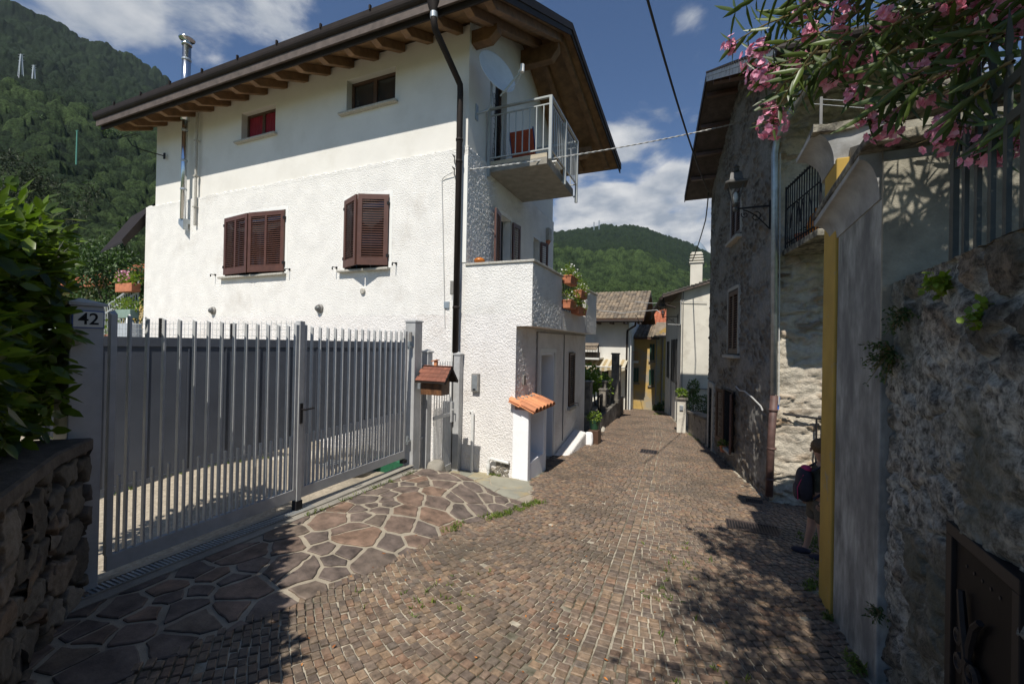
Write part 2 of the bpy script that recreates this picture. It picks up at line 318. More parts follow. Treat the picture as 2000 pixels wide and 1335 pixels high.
# cobbles in arcs either side of a double line of setts
mb = MB()
def stone(mb, cx, cy, hx, hy, ang, zt, inset=.0045, base=.03):
    ca, sa = math.cos(ang), math.sin(ang); c = []
    for sx, sy in ((-1, -1), (1, -1), (1, 1), (-1, 1)):
        lx = sx*hx*(1+rnd.uniform(-.10, .06)); ly = sy*hy*(1+rnd.uniform(-.10, .06)); c.append((lx, ly))
    V = []; tilt = (rnd.uniform(-.03, .03), rnd.uniform(-.03, .03)); dz = rnd.uniform(-.004, .004)
    for k, (lx, ly) in enumerate(c): x = cx+lx*ca-ly*sa; y = cy+lx*sa+ly*ca; V.append((x, y, gz(x, y)-base))
    for lx, ly in c:
        V.append((cx+lx*ca-ly*sa, cy+lx*sa+ly*ca, gz(cx+lx*ca, cy+lx*sa)+zt-.005+dz))
    for lx, ly in c:
        lx -= math.copysign(inset, lx); ly -= math.copysign(inset, ly)
        V.append((cx+lx*ca-ly*sa, cy+lx*sa+ly*ca, gz(cx+lx*ca, cy+lx*sa)+zt+dz+lx*tilt[0]+ly*tilt[1]))
    F = [(0, 1, 5, 4), (1, 2, 6, 5), (2, 3, 7, 6), (3, 0, 4, 7), (4, 5, 9, 8), (5, 6, 10, 9), (6, 7, 11, 10), (7, 4, 8, 11), (8, 9, 10, 11)]
    mb.add(V, F)
def xc(y): return -.52-.032*max(y-2.8, 0) if y < 12 else -.814-.10*(y-12)
row = .063; y0 = -1.2
while y0 < 22:
    x_ = xc(y0)
    for sgn in (-1, 1):
        hw = rnd.uniform(.034, .039); stone(mb, x_+sgn*.040, y0+rnd.uniform(-.006, .006), hw, row*.45, 0, .008)
        d = .082+rnd.uniform(0, .006); prev = 0
        while d < 3.6:
            w_ = rnd.uniform(.050, .080); dm = d+w_/2
            k = .235; yy = y0+k*dm**2; sl_ = 2*k*dm
            cs = 1/math.sqrt(1+sl_*sl_)
            x = x_+sgn*dm; lo = interp(yy, LB); hi = interp(yy, RB_)
            if lo-.02 < x < hi-.03 and rnd.random() > .006:
                stone(mb, x, yy+rnd.uniform(-.006, .006), w_/2-.0042, max(.020, row*cs*.44), sgn*math.atan(sl_), .008+rnd.uniform(-.003, .003))
            d += w_*cs+.0015
            if (x < lo and sgn < 0) or (x > hi and sgn > 0):
                if yy > 6.9 or yy < 4.3: break
    y0 += row
cob = mb.build('cobblestones', M['cobble'], loc=(0, 0, 0)); tag(cob, kind='structure'); cob.parent = rb; ORG.pop(cob, None)
# polygons by clipping: crazy paving
def clip(poly, a, b, c):          # keep a*x+b*y<=c
    o = []
    for i in range(len(poly)):
        p, q = poly[i], poly[(i+1) % len(poly)]; dp = a*p[0]+b*p[1]-c; dq = a*q[0]+b*q[1]-c
        if dp <= 0: o.append(p)
        if dp*dq < 0: t = dp/(dp-dq); o.append((p[0]+t*(q[0]-p[0]), p[1]+t*(q[1]-p[1])))
    return o
def paving(mb, bound, spacing, gap, top, seed, sx=1.0, jag=.009, rline=None):
    r_ = random.Random(seed); xs_ = [p[0] for p in bound]; ys_ = [p[1] for p in bound]; pts = []
    inside = lambda x, y: sum(((y1 > y) != (y2 > y)) and (x < (x2-x1)*(y-y1)/(y2-y1)+x1) for (x1, y1), (x2, y2) in zip(bound, bound[1:]+bound[:1])) % 2
    for _ in range(9000):
        x = r_.uniform(min(xs_)-.3, max(xs_)+.3); y = r_.uniform(min(ys_)-.3, max(ys_)+.3); sp = spacing*r_.uniform(.32, 1.45)
        if all(((x-a)/sx)**2+(y-b)**2 > (sp*.5+s*.5)**2 for a, b, s in pts): pts.append((x, y, sp))
    for i, (x, y, s) in enumerate(pts):
        left = min(xs_)
        if rline is None:
            if not inside(x, y) and not (x < left and inside(left+.03, y)): continue
        elif not (min(ys_)-.2 < y < max(ys_)+.2): continue
        poly = [(x-2, y-2), (x+2, y-2), (x+2, y+2), (x-2, y+2)]
        for j, (u, v, s2) in enumerate(pts):
            if i == j or abs(u-x) > 2 or abs(v-y) > 2: continue
            dx, dy = u-x, v-y; l = math.hypot(dx, dy); tt = .5+.5*(s-s2)/(s+s2)*.5
            mx_, my_ = x+dx*tt, y+dy*tt; poly = clip(poly, dx/l, dy/l, (mx_*dx+my_*dy)/l-gap/2*r_.uniform(.5, 1.6))
            if len(poly) < 3: break
        if len(poly) >= 3: poly = clip(poly, -1, 0, -left-.002)
        if len(poly) < 3: continue
        if rline:
            poly = clip(clip(poly, 0, 1, max(ys_)-.002), 0, -1, -min(ys_)-.002); 
            if len(poly) < 3: continue
            cy_0 = sum(p[1] for p in poly)/len(poly)
            for (xa, ya), (xb, yb) in zip(rline, rline[1:]):
                if ya-.25 <= cy_0 <= yb+.25: dx_, dy_ = xb-xa, yb-ya; poly = clip(poly, dy_, -dx_, dy_*xa-dx_*ya)
                if len(poly) < 3: break
            if len(poly) < 3: continue
        x = sum(p[0] for p in poly)/len(poly); y = sum(p[1] for p in poly)/len(poly)
        if not inside(x, y): continue
        A = .5*sum(p[0]*q[1]-q[0]*p[1] for p, q in zip(poly, poly[1:]+poly[:1]))
        if A < .004: continue
        if A > .10 and r_.random() < .45:
            th = r_.uniform(0, math.pi); nx_, ny_ = math.cos(th), math.sin(th); c_m = (sum(p[0] for p in poly)/len(poly), sum(p[1] for p in poly)/len(poly)); cc0 = nx_*c_m[0]+ny_*c_m[1]+r_.uniform(-.07, .07)
            parts = [clip(poly, nx_, ny_, cc0-gap*.4), clip(poly, -nx_, -ny_, -cc0-gap*.4)]
        else: parts = [poly]
        for poly in parts:
            if len(poly) < 3: continue
            if len(parts) > 1: x = sum(p[0] for p in poly)/len(poly); y = sum(p[1] for p in poly)/len(poly)
            out_ = []
            for p, q in zip(poly, poly[1:]+poly[:1]):
                l = math.hypot(q[0]-p[0], q[1]-p[1]); n_ = max(1, int(l/.05))
                for k in range(n_):
                    t = k/n_; jx, jy = r_.uniform(-jag, jag), r_.uniform(-jag, jag)
                    if k == 0: t = 0; jx = jy = 0
                    out_.append((p[0]+(q[0]-p[0])*t+jx, p[1]+(q[1]-p[1])*t+jy))
            if not all(inside(*p) or inside(p[0]*.97+x*.03, p[1]*.97+y*.03) for p in out_):
                out_ = [(p if inside(*p) else next(((p[0]+(x-p[0])*k/20, p[1]+(y-p[1])*k/20) for k in range(1, 21) if inside(p[0]+(x-p[0])*k/20, p[1]+(y-p[1])*k/20)), (x, y))) for p in out_]
            n_ = len(out_); dz = r_.uniform(-.002, .003)
            V = [(p[0], p[1], gz(*p)-.03) for p in out_]+[(p[0], p[1], gz(*p)+top-.004+dz) for p in out_]
            inn = [(p[0]+(x-p[0])*min(.2, .008/max(.05, math.hypot(x-p[0], y-p[1]))), p[1]+(y-p[1])*min(.2, .008/max(.05, math.hypot(x-p[0], y-p[1])))) for p in out_]
            V += [(p[0], p[1], gz(*p)+top+dz) for p in inn]+[(x, y, gz(x, y)+top+dz)]
            F = [(k, (k+1) % n_, n_+(k+1) % n_, n_+k) for k in range(n_)]+[(n_+k, n_+(k+1) % n_, 2*n_+(k+1) % n_, 2*n_+k) for k in range(n_)]+[(2*n_+k, 2*n_+(k+1) % n_, 3*n_) for k in range(n_)]
            mb.add(V, F)
lbp = [(x+.03, y) for y, x in LB if .2 < y < 5.06]
xs = np.arange(-3.46, -1.6, .05); ys = np.arange(-.5, 6.05, .05); X, Y = np.meshgrid(xs, ys, indexing='ij')
Z = np.vectorize(gz)(X, Y); Z = Z-np.where(X > np.vectorize(lambda y: interp(y, LB))(Y)+.01, .04, .002)
fm = grid_mesh('flagstone_paving', X, Y, Z, M['flagm']); tag(fm, kind='structure')
mb = MB(); paving(mb, [(-3.44, .2)]+[(-2.52, .2)]+lbp+[(-1.84, 5.0), (-2.2, 5.04), (-3.44, 5.0)], .33, .034, .008, 11, rline=lbp)
fs_ = mb.build('flagstones', M['flag'], loc=(0, 0, 0)); fs_['kind'] = 'structure'; fs_.parent = fm; ORG.pop(fs_, None)
mb = MB(); paving(mb, [(-3.5, 5.1), (-1.82, 5.1), (-2.05, 5.7), (-2.25, 6.0), (-3.5, 6.0)], .85, .012, .006, 5)
sb = mb.build('entrance_slabs', M['slab'], loc=(0, 0, 0)); sb['kind'] = 'structure'; sb.parent = fm; ORG.pop(sb, None)
# driveway behind the gate
def gin(x, y):
    z = gz(-3.5, min(max(y, 0), 4.9))-.01
    z += .22*sstep((-3.9-x)/1.3)*sstep((y-1.8)/1.5)
    if y > 4.0: z = z*(1-sstep((y-4.0)/1.0))-.40*sstep((y-4.0)/1.0)
    if x < -6.5: z = z*.3-.1
    return z
xs = np.arange(-16, -3.4, .15); ys = np.arange(-4, 6.3, .1); X, Y = np.meshgrid(xs, ys, indexing='ij')
dr = grid_mesh('driveway', X, Y, np.vectorize(gin)(X, Y), M['drive']); tag(dr, kind='structure')
mb = MB()
for i in range(14):
    y = .9+i*.3; mb.add([(-3.72, y, gz(-3.5, y)-.05), (-3.42, y, gz(-3.4, y)-.05), (-3.42, y+.3, gz(-3.4, y+.3)-.05), (-3.72, y+.3, gz(-3.5, y+.3)-.05), (-3.72, y, gz(-3.5, y)+.014), (-3.42, y, gz(-3.4, y)+.014), (-3.42, y+.3, gz(-3.4, y+.3)+.014), (-3.72, y+.3, gz(-3.5, y+.3)+.014)], [(0, 1, 5, 4), (1, 2, 6, 5), (2, 3, 7, 6), (3, 0, 4, 7), (4, 5, 6, 7)])
kb = mb.build('kerb', M['concrete']); tag(kb, kind='structure')
dc = thing('drain_channel', 'long slotted steel drain channel set in the concrete strip under the driveway gate', 'drain', (-3.58, 3.0, 0))
mb = MB()
for i in range(125):
    y = 1.35+i*.028; z = gz(-3.5, y)+.018; mb.box(-3.64, y, z, -3.52, y+.013, z+.004)
mb.build('grate', M['galv'], dc)
mb = MB(); mb.box(-3.645, 1.34, gz(-3.5, 3)+.0165, -3.515, 4.86, gz(-3.5, 3)+.0175)
for s_ in (-3.65, -3.515): mb.bar((s_, 1.34, gz(-3.5, 1.34)+.019), (s_, 4.86, gz(-3.5, 4.86)+.019), .012, .012)
mb.build('channel_frame', M['concrete'], dc)
# wide ground far around
n = 60; rr = np.concatenate([[0], np.geomspace(12, 9000, 50)]); aa = np.linspace(0, 2*math.pi, 97); RR, AA = np.meshgrid(rr, aa, indexing='ij')
X = RR*np.sin(AA); Y = 8+RR*np.cos(AA); Z = np.where(RR < 30, -2.1, -2.1-np.minimum((RR-30)*.02, 4))
M['field'] = mat('meadow', (.06, .085, .025), .95, .25, .3, bump=.4, bscale=3, bdist=.1)
gd = grid_mesh('ground', X, Y, Z, M['field']); tag(gd, kind='structure')

# ================================================================ WHITE HOUSE
def wall(mb, fn, u0, u1, z0, z1, holes=(), depth=.2, nrm=(0, 1, 0), back=True):
    """flat wall fn(u,z); holes (ua,za,ub,zb) get reveals going inwards along nrm"""
    us = sorted({u0, u1, *[h[0] for h in holes], *[h[2] for h in holes]}); zs = sorted({z0, z1, *[h[1] for h in holes], *[h[3] for h in holes]})
    for a, b in zip(us, us[1:]):
        for c, d in zip(zs, zs[1:]):
            m_ = ((a+b)/2, (c+d)/2)
            if any(h[0] < m_[0] < h[2] and h[1] < m_[1] < h[3] for h in holes): continue
            mb.add([fn(a, c), fn(b, c), fn(b, d), fn(a, d)], [(0, 1, 2, 3)])
    nn = np.array(nrm)*depth
    for a, c, b, d in holes:
        q = [np.array(fn(*t)) for t in ((a, c), (b, c), (b, d), (a, d))]
        for i in range(4): mb.add([q[i], q[(i+1) % 4], q[(i+1) % 4]+nn, q[i]+nn], [(0, 1, 2, 3)])
H = thing('white_house', 'large white rendered house with brown shutters and timber eaves, left of the lane', 'house', (-7.5, 8, -.4))
YA = 6.0; XU = -3.41; XL = -2.51; XP = -2.25; YB = 10.57
W1 = (-9.40, 2.99, -7.57, 4.27); W2 = (-5.98, 2.96, -4.98, 4.26); A1 = (-9.02, 5.89, -7.97, 6.50); A2 = (-6.06, 5.92, -4.93, 6.54)
mb = MB()
fA = lambda u, z: (u, YA, z)
wall(mb, fA, -12.45, XU, 2.12, 4.84, [W1, W2], .18)
D1 = (7.24, 1.9, 7.80, 4.12); D2 = (9.08, 3.0, 9.50, 4.12)
fS = lambda u, z: (XU, u, z)
wall(mb, fS, YA, YB, 1.9, 4.84, [D1, D2], .2, (-1, 0, 0))
mb.add([(-12.45, YA, -.6), (-12.45, YA, 4.84), (-12.45, YB, 4.84), (-12.45, YB, -.6)], [(0, 1, 2, 3)])
mb.add([(-12.45, YB, -.9), (-12.45, YB, 4.84), (XU, YB, 4.84), (XU, YB, -.9)], [(0, 1, 2, 3)])
# ledge where the thick render stops, ragged
vs = []; nn_ = 150
for i in range(nn_+1):
    x = -12.45+(XU+12.45)*i/nn_; j = rnd.uniform(-.022, .022); vs += [(x, YA-.001, 4.78), (x, YA-.003, 4.84+j), (x, YA+.035, 4.86+j)]
mb.add(vs, [(3*i+k, 3*i+3+k, 3*i+4+k, 3*i+1+k) for i in range(nn_) for k in (0, 1)])
vs = []; nn_ = 130
for i in range(nn_+1):
    y = YA+(YB-YA)*i/nn_; j = rnd.uniform(-.022, .022); vs += [(XU+.004, y, 4.78), (XU+.008, y, 4.84+j), (XU-.035, y, 4.86+j)]
mb.add(vs, [(3*i+k, 3*i+3+k, 3*i+4+k, 3*i+1+k) for i in range(nn_) for k in (0, 1)])
mb.build('rendered_wall', M['stucco'], H)
mb = MB()
wall(mb, lambda u, z: (u, YA-.006, z), -12.46, XP, -.75, 2.12, [(-2.50, -.75, XP, 1.93)], 0)
DR = (7.2, -.75, 8.0, 1.50); WN = (9.03, .30, 9.47, 1.50)
wall(mb, lambda u, z: (XL, u, z), YA, YB, -1.0, 1.93, [DR, WN], .28, (-1, 0, 0))
mb.add([(XL, YB, -1), (XL, YB, 1.93), (XU, YB, 1.93), (XU, YB, -1)], [(0, 1, 2, 3)])
mb.build('ground_floor_wall', M['stucco2'], H)
# terrace parapet
mb = MB(); t = .16
mb.add([(XU, YA-.006, 2.12), (XP, YA-.006, 2.12), (XP, YA-.006, 2.90), (XU, YA-.006, 2.90)], [(0, 1, 2, 3)])
mb.box(XU, YA, 1.93, XP-.001, YA+t, 2.90); mb.box(XP-t, YA+t+.001, 1.93, XP, 7.54, 2.90); mb.box(XP-t, 7.54, 1.93, XP-.002, 9.43, 2.30); mb.box(XP-t, 9.43, 1.93, XP, YB, 2.90)
mb.box(XL-.6, YA+t+.002, 1.935, XP-.162, YB, 2.03); mb.box(XU-.3, YB-t, 2.03, XP-t-.001, YB-.001, 2.90)
pr = mb.build('terrace_parapet', M['stucco'], H)
mb = MB(); mb.box(XU+.002, YA-.03, 2.902, XP+.03, YA+t+.02, 2.94); mb.box(XP-t-.02, YA+t+.021, 2.902, XP+.03, 7.56, 2.94); mb.box(XP-t-.02, 9.41, 2.902, XP+.03, YB+.02, 2.94)
mb.build('coping', M['stone_sill'], pr, bevel=.008)
mb = MB()
for i in range(17): y = 7.58+i*.114; mb.box(XP-.09, y, 2.30, XP-.075, y+.012, 2.86)
mb.box(XP-.1, 7.54, 2.855, XP-.065, 9.43, 2.885); mb.box(XP-.1, 7.54, 2.36, XP-.065, 9.43, 2.38)
mb.build('terrace_railing', M['iron'], pr)
# upper plaster
YS = YA+.03; XS = XU-.03; RB0 = 6.88
def soff(y): return RB0+.49*(y-6) if y < 8.28 else RB0+.49*2.28-.49*(y-8.28)
mb = MB()
wall(mb, lambda u, z: (u, YS, z), -12.12, XS, 4.80, 6.86, [A1, A2], .17)
DU = (7.02, 4.95, 7.55, 6.75)
wall(mb, lambda u, z: (XS, u, z), YS, YB, 4.80, 6.86, [DU], .2, (-1, 0, 0))
mb.add([(XS, YS, 6.86), (XS, YB, 6.86), (XS, YB, soff(YB)+.05), (XS, 8.28, 8.04), (XS, YS, 6.92)], [(0, 1, 2, 3, 4)])
mb.add([(-12.12, YS, 4.8), (-12.12, YB, 4.8), (-12.12, YB, soff(YB)), (-12.12, 8.28, 8.0), (-12.12, YS, 6.9)], [(0, 1, 2, 3, 4)])
mb.add([(-12.12, YB, 4.8), (XS, YB, 4.8), (XS, YB, 7), (-12.12, YB, 7)], [(0, 1, 2, 3)])
mb.build('upper_plaster_wall', M['smooth'], H)
mb = MB(); mb.box(-3.515, YA-.012, 2.96, XU+.003, YA+.02, 4.70); mb.build('corner_strip', M['trim'], H)
# roof: two slopes, the street verge slightly splayed
def vx(y): return interp(y, [(4.9, -2.62), (8.28, -2.42), (11.6, -1.93)])
def slope(mb, y0, y1, x0, off0, off1, vout=0):
    a = [(x0, y0, soff(y0)+off0), (vx(y0)+vout, y0, soff(y0)+off0), (vx(y1)+vout, y1, soff(y1)+off0), (x0, y1, soff(y1)+off0)]
    b = [(x, y, z+off1-off0) for x, y, z in a]
    mb.add(a+b, [(0, 1, 2, 3), (7, 6, 5, 4), (0, 4, 5, 1), (1, 5, 6, 2), (2, 6, 7, 3), (3, 7, 4, 0)])
LX = -12.75
mb = MB(); slope(mb, 5.27, 8.28, LX, 0, .03); slope(mb, 8.28, 11.5, LX, 0, .03); rf0 = mb.build('soffit_boards', M['soffit'], H)
mb = MB(); slope(mb, 5.15, 8.28, LX-.03, .035, .17, .03); slope(mb, 8.28, 11.56, LX-.03, .035, .17, .03)
rf = mb.build('roof', M['tiles_dk'], H)
mb = MB()
for ya, yb in ((5.15, 8.28), (8.28, 11.58)):
    a = [(vx(ya)+.031, ya, soff(ya)-.075), (vx(yb)+.031, yb, soff(yb)-.075), (vx(yb)+.031, yb, soff(yb)+.15), (vx(ya)+.031, ya, soff(ya)+.15)]
    mb.ext(a, (.022, 0, 0))
    a = [(vx(ya)+.054, ya, soff(ya)+.03), (vx(yb)+.054, yb, soff(yb)+.03), (vx(yb)+.054, yb, soff(yb)+.17), (vx(ya)+.054, ya, soff(ya)+.17)]
    mb.ext(a, (.02, 0, 0))
mb.box(LX-.03, 5.24, 6.45, -2.6, 5.268, 6.80)
mb.build('fascia', M['gutter'], rf)
mb = MB(); prof = []
for k in range(9): a = math.pi*k/8; prof.append((-.075*math.cos(a), -.085*math.sin(a)))
prof = [(-.075, .07)]+prof+[(.075, .0)]
yc, zc = 5.165, 6.72
ins = [(p*.86, q*.86+.003) for p, q in prof]
poly = [(LX-.05, yc+p, zc+q) for p, q in prof]+[(LX-.05, yc+p, zc+q) for p, q in ins[::-1]]
n_ = len(poly); V = poly+[(-2.58, y, z) for _, y, z in poly]
mb.add(V, [(i, (i+1) % n_, n_+(i+1) % n_, n_+i) for i in range(n_)]+[tuple(range(n_)), tuple(range(n_, 2*n_))])
for i in range(10): x = -11.9+i*1.03; mb.box(x, yc-.095, zc+.05, x+.03, yc-.06, zc+.12)
mb.build('gutter', M['gutter'], rf)
xsr = [-3.62-.58*i for i in range(16)]
def rafter(x, y0, y1, w_=.12, d_=.16, parent=None, ox=0):
    mb = MB(); s_ = soff(y0)-.004
    # chamfered tail then straight
    pr_ = [(y0, s_), (y0, s_-.05), (y0+.16, soff(y0+.16)-d_), (y1, soff(y1)-d_), (y1, soff(y1)-.004)]
    fx = lambda y: x+ox*(y-y0)/(y1-y0)
    a = [(fx(y)-w_/2, y, z) for y, z in pr_]; n_ = len(a); b = [(p[0]+w_, p[1], p[2]) for p in a]
    mb.add(a+b, [tuple(range(n_))[::-1], tuple(range(n_, 2*n_))]+[(i, (i+1) % n_, n_+(i+1) % n_, n_+i) for i in range(n_)])
    return mb.build('rafter', M['wood'], parent or rf0, bevel=.006)
for x in xsr: rafter(x, 5.275, 6.02)
rafter(-3.08, 5.275, 8.27); rafter(-2.74, 5.275, 8.27, ox=.12)
def rafter_n(x, ox):
    mb = MB(); y0, y1 = 8.28, 11.42; pr_ = [(y0, soff(y0)-.004), (y0, soff(y0)-.16), (y1-.16, soff(y1-.16)-.16), (y1, soff(y1)-.06), (y1, soff(y1)-.004)]
    fx = lambda y: x+ox*(y-y0)/(y1-y0); a = [(fx(y)-.06, y, z) for y, z in pr_]; n_ = len(a); b = [(p[0]+.12, p[1], p[2]) for p in a]
    mb.add(a+b, [tuple(range(n_))[::-1], tuple(range(n_, 2*n_))]+[(i, (i+1) % n_, n_+(i+1) % n_, n_+i) for i in range(n_)]); mb.build('rafter', M['wood'], rf0, bevel=.006)
rafter_n(-3.08, .2); rafter_n(-2.6, .40)
for y, xe, d_ in ((6.18, -2.98, .22), (8.28, -2.62, .34), (10.62, -2.45, .24)):
    zt = soff(y)-.165; mb = MB(); a = [(XU-.2, y-.09, zt), (xe, y-.09, zt), (xe, y-.09, zt-d_*.45), (xe-.14, y-.09, zt-d_), (XU-.2, y-.09, zt-d_)]
    mb.ext(a, (0, .18, 0)); mb.build('purlin', M['wood'], rf0, bevel=.008)
# windows of the long front
def louvre(name, parent, hinge, width, z0, z1, ang, sgn, m_, mid=False, slats=24):
    """leaf hinged at hinge=(x,y); sgn +1 extends to +x when closed; ang opens it outwards (towards -Y)"""
    mb = MB(); ca, sa = math.cos(ang), math.sin(ang)
    def Q(u, v, z): return (hinge[0]+sgn*u*ca - 0*v, hinge[1]-u*sa, z) if v == 0 else (hinge[0]+sgn*(u*ca)-sgn*v*sa*-1*0+(-sgn*v*sa if 0 else 0)+sgn*v*(-sa)*-1*-1, hinge[1]-u*sa-v*ca, z)
    ex = np.array((sgn*ca, -sa, 0)); ey = np.array((-sgn*sa, -ca, 0)); h0 = np.array((hinge[0], hinge[1], 0))
    def B(u0, u1, v0, v1, za, zb):
        c = h0+ex*(u0+u1)/2+ey*(v0+v1)/2+np.array((0, 0, (za+zb)/2)); mb.obox(c, ex*(u1-u0)/2, ey*(v1-v0)/2, (0, 0, (zb-za)/2))
    st = .075; B(0, st, 0, .035, z0, z1); B(width-st, width, 0, .035, z0, z1); B(st, width-st, 0, .035, z0, z0+.13); B(st, width-st, 0, .035, z1-.09, z1)
    if mid: B(width/2-.025, width/2+.025, .001, .034, z0+.13, z1-.09)
    zz_ = z0+.13; dz = (z1-.09-zz_)/slats
    for i in range(slats):
        zc_ = zz_+dz*(i+.5); c = h0+ex*(width/2)+ey*.017+np.array((0, 0, zc_)); tl = .5
        mb.obox(c, ex*(width/2-st), ey*.017*math.cos(tl)+np.array((0, 0, -.017*math.sin(tl)*1.2)), (0, 0, .004))
    return mb.build(name, m_, parent)
def hinges(parent, hx, y, zs_, sgn, m_):
    mb = MB()
    for z in zs_: mb.box(min(hx, hx+sgn*.16), y-.045, z, max(hx, hx+sgn*.16), y-.036, z+.03); mb.box(min(hx-.03*sgn, hx), y-.05, z-.01, max(hx-.03*sgn, hx), y-.002, z+.04)
    mb.build('hinge', m_, parent)
def sill(parent, x0, x1, y0, z, h=.045, out=.09):
    mb = MB(); mb.box(x0, y0-out, z-h, x1, y0+.15, z); return mb.build('sill', M['stone_sill'], parent, bevel=.012)
def wsurr(mb, a, c, b, d, y, t=.07, e=.004):
    mb.box(a-t, y-e, c, a, y+.03, d+t); mb.box(b, y-e, c, b+t, y+.03, d+t); mb.box(a, y-e, d, b, y+.03, d+t)
for (a, c, b, d), ang, mid, lab in ((W1, R(7), True, 'wide brown double shutters pulled nearly shut'), (W2, R(24), False, 'narrow brown shutters left ajar')):
    mb = MB(); wsurr(mb, a, c, b, d, YA); wn = mb.build('window', M['trim'], H); wn['label'] = lab
    mb = MB(); mb.box(a, YA+.14, c, b, YA+.15, d); mb.build('glass', M['glass'], wn)
    wd = (b-a)/2-.004
    s1 = louvre('shutter', wn, (a+.002, YA-.012), wd/math.cos(ang)*.985, c+.035, d-.02, ang, 1, M['shutter'], mid, 24)
    s2 = louvre('shutter', wn, (b-.002, YA-.012), wd/math.cos(ang)*.985, c+.035, d-.02, ang, -1, M['shutter'], mid, 24)
    sill(wn, a-.13, b+.05, YA, c)
    mb = MB()
    for hx, sg in ((a, -1), (b, 1)):
        for z in (c+.18, d-.2): mb.box(hx-.02, YA-.055, z, hx+.02, YA-.004, z+.05)
    mb.build('hinge', M['iron'], wn)
for hx in (-9.72, -7.42, -6.18, -4.80):
    mb = MB(); z = 3.05 if hx < -7 else 3.02; mb.tube([(hx, YA+.01, z), (hx, YA-.11, z), (hx, YA-.11, z-.05)], .008, 6); mb.box(hx-.015, YA-.02, z-.02, hx+.015, YA, z+.02); mb.box(hx-.006, YA-.12, z-.055, hx+.006, YA-.1, z-.01)
    mb.build('shutter_catch', M['iron'], H)
for (a, c, b, d), lab in ((A1, 'small attic window with a red curtain'), (A2, 'attic window with bare dark panes')):
    mb = MB(); y = YS+.13; f_ = .055
    mb.box(a, y, c, a+f_, y+.05, d); mb.box(b-f_, y, c, b, y+.05, d); mb.box(a+f_, y, c, b-f_, y+.05, c+f_); mb.box(a+f_, y, d-f_, b-f_, y+.05, d); mb.box((a+b)/2-.04, y-.004, c+f_, (a+b)/2+.04, y+.05, d-f_)
    wn = mb.build('window', M['shutter_dk'], H, bevel=.004); wn['label'] = lab
    mb = MB(); mb.box(a+f_, y+.03, c+f_, b-f_, y+.034, d-f_); mb.build('glass', M['glass'], wn)
    if a < -8:
        mb = MB(); nx = 40; vs = [(a+.06+(b-a-.12)*i/nx, y+.02+.006*math.sin(i*1.7), z) for i in range(nx+1) for z in (c+.01, d-.02)]
        mb.add(vs, [(2*i, 2*i+2, 2*i+3, 2*i+1) for i in range(nx)]); mb.build('curtain', M['red'], wn)
    mb = MB(); mb.box(a-.13, YS-.09, c-.05, b+.07, YS+.14, c-.004); mb.build('sill', M['stone_sill'], wn, bevel=.012)
# flue beside the front
fx, fy = -10.72, 5.87
fl = thing('flue_pipe', 'tall shiny steel flue pipe with a conical cap on the house front', 'chimney', (fx, fy, 4.25))
mb = MB(); mb.tube([(fx, fy, 4.35), (fx, fy, 6.9)], .055, 14); mb.build('lower_pipe', M['steel'], fl, smooth=True)
fx2, fy2 = -10.55, 5.02-.12
mb = MB(); mb.tube([(fx, fy, 6.6), (fx, fy, 8.3)], .085, 16); mb.build('upper_pipe', M['steel'], fl, smooth=True)
mb = MB()
for z in (5.0, 5.65, 6.35, 7.95): mb.lathe((fx, fy, z), [(.058 if z < 7 else .088, 0), (.066 if z < 7 else .095, .01), (.066 if z < 7 else .095, .04), (.058 if z < 7 else .088, .05)], 16)
mb.build('clamp_band', M['galv'], fl)
mb = MB(); mb.lathe((fx, fy, 8.3), [(.10, 0), (.10, .06), (.06, .065), (.06, .12), (.15, .13), (.16, .15), (.02, .22)], 18); mb.build('cap', M['steel'], fl, smooth=True)
mb = MB(); mb.box(fx-.13, fy-.02, 4.25, fx+.05, YA-.001, 4.36); mb.ext([(fx-.13, fy-.02, 4.25), (fx+.05, fy-.02, 4.25), (fx+.05, fy-.02, 4.10)], (0, .1, 0)); mb.build('base_tray', M['galv'], fl)
mb = MB(); mb.tube([(-10.42, YA-.05, 4.2), (-10.42, YA-.05, 6.75)], .028, 10)
for z in (4.6, 5.3, 6.1): mb.box(-10.46, YA-.09, z, -10.38, YA, z+.03)
mb.build('vent_pipe', M['stone_sill'], H)
# downpipe
a0 = (-3.5, 5.165, 6.6); c0 = P(897, 150, 'y', 5.90)
mb = MB(); mb.lathe((-3.55, 5.165, 6.42), [(.05, 0), (.052, .05), (.10, .16), (.10, .26)], 14)
mb.tube([(-3.55, 5.165, 6.46), (-3.55, 5.165, 6.33), (-3.55, 5.20, 6.24), (-3.53, 5.80, 5.88), (-3.515, 5.88, 5.80), (-3.52, 5.90, 5.68), (-3.52, 5.90, 1.5)], .05, 14); 
for z in (4.9, 4.55, 2.2): mb.lathe((-3.52, 5.90, z), [(.052, 0), (.058, .005), (.058, .04), (.052, .045)], 14)
dp = mb.build('downpipe', M['gutter'], H, smooth=True)
mb = MB(); mb.tube([(-3.55, 5.165, 6.37), (-3.55, 5.165, 6.45)], .056, 14); mb.build('collar', M['galv'], dp)
mb = MB(); mb.tube([(-3.52, 5.90, 1.52), (-3.52, 5.90, -.36)], .036, 10); mb.build('lower_section', M['gutter'], dp)
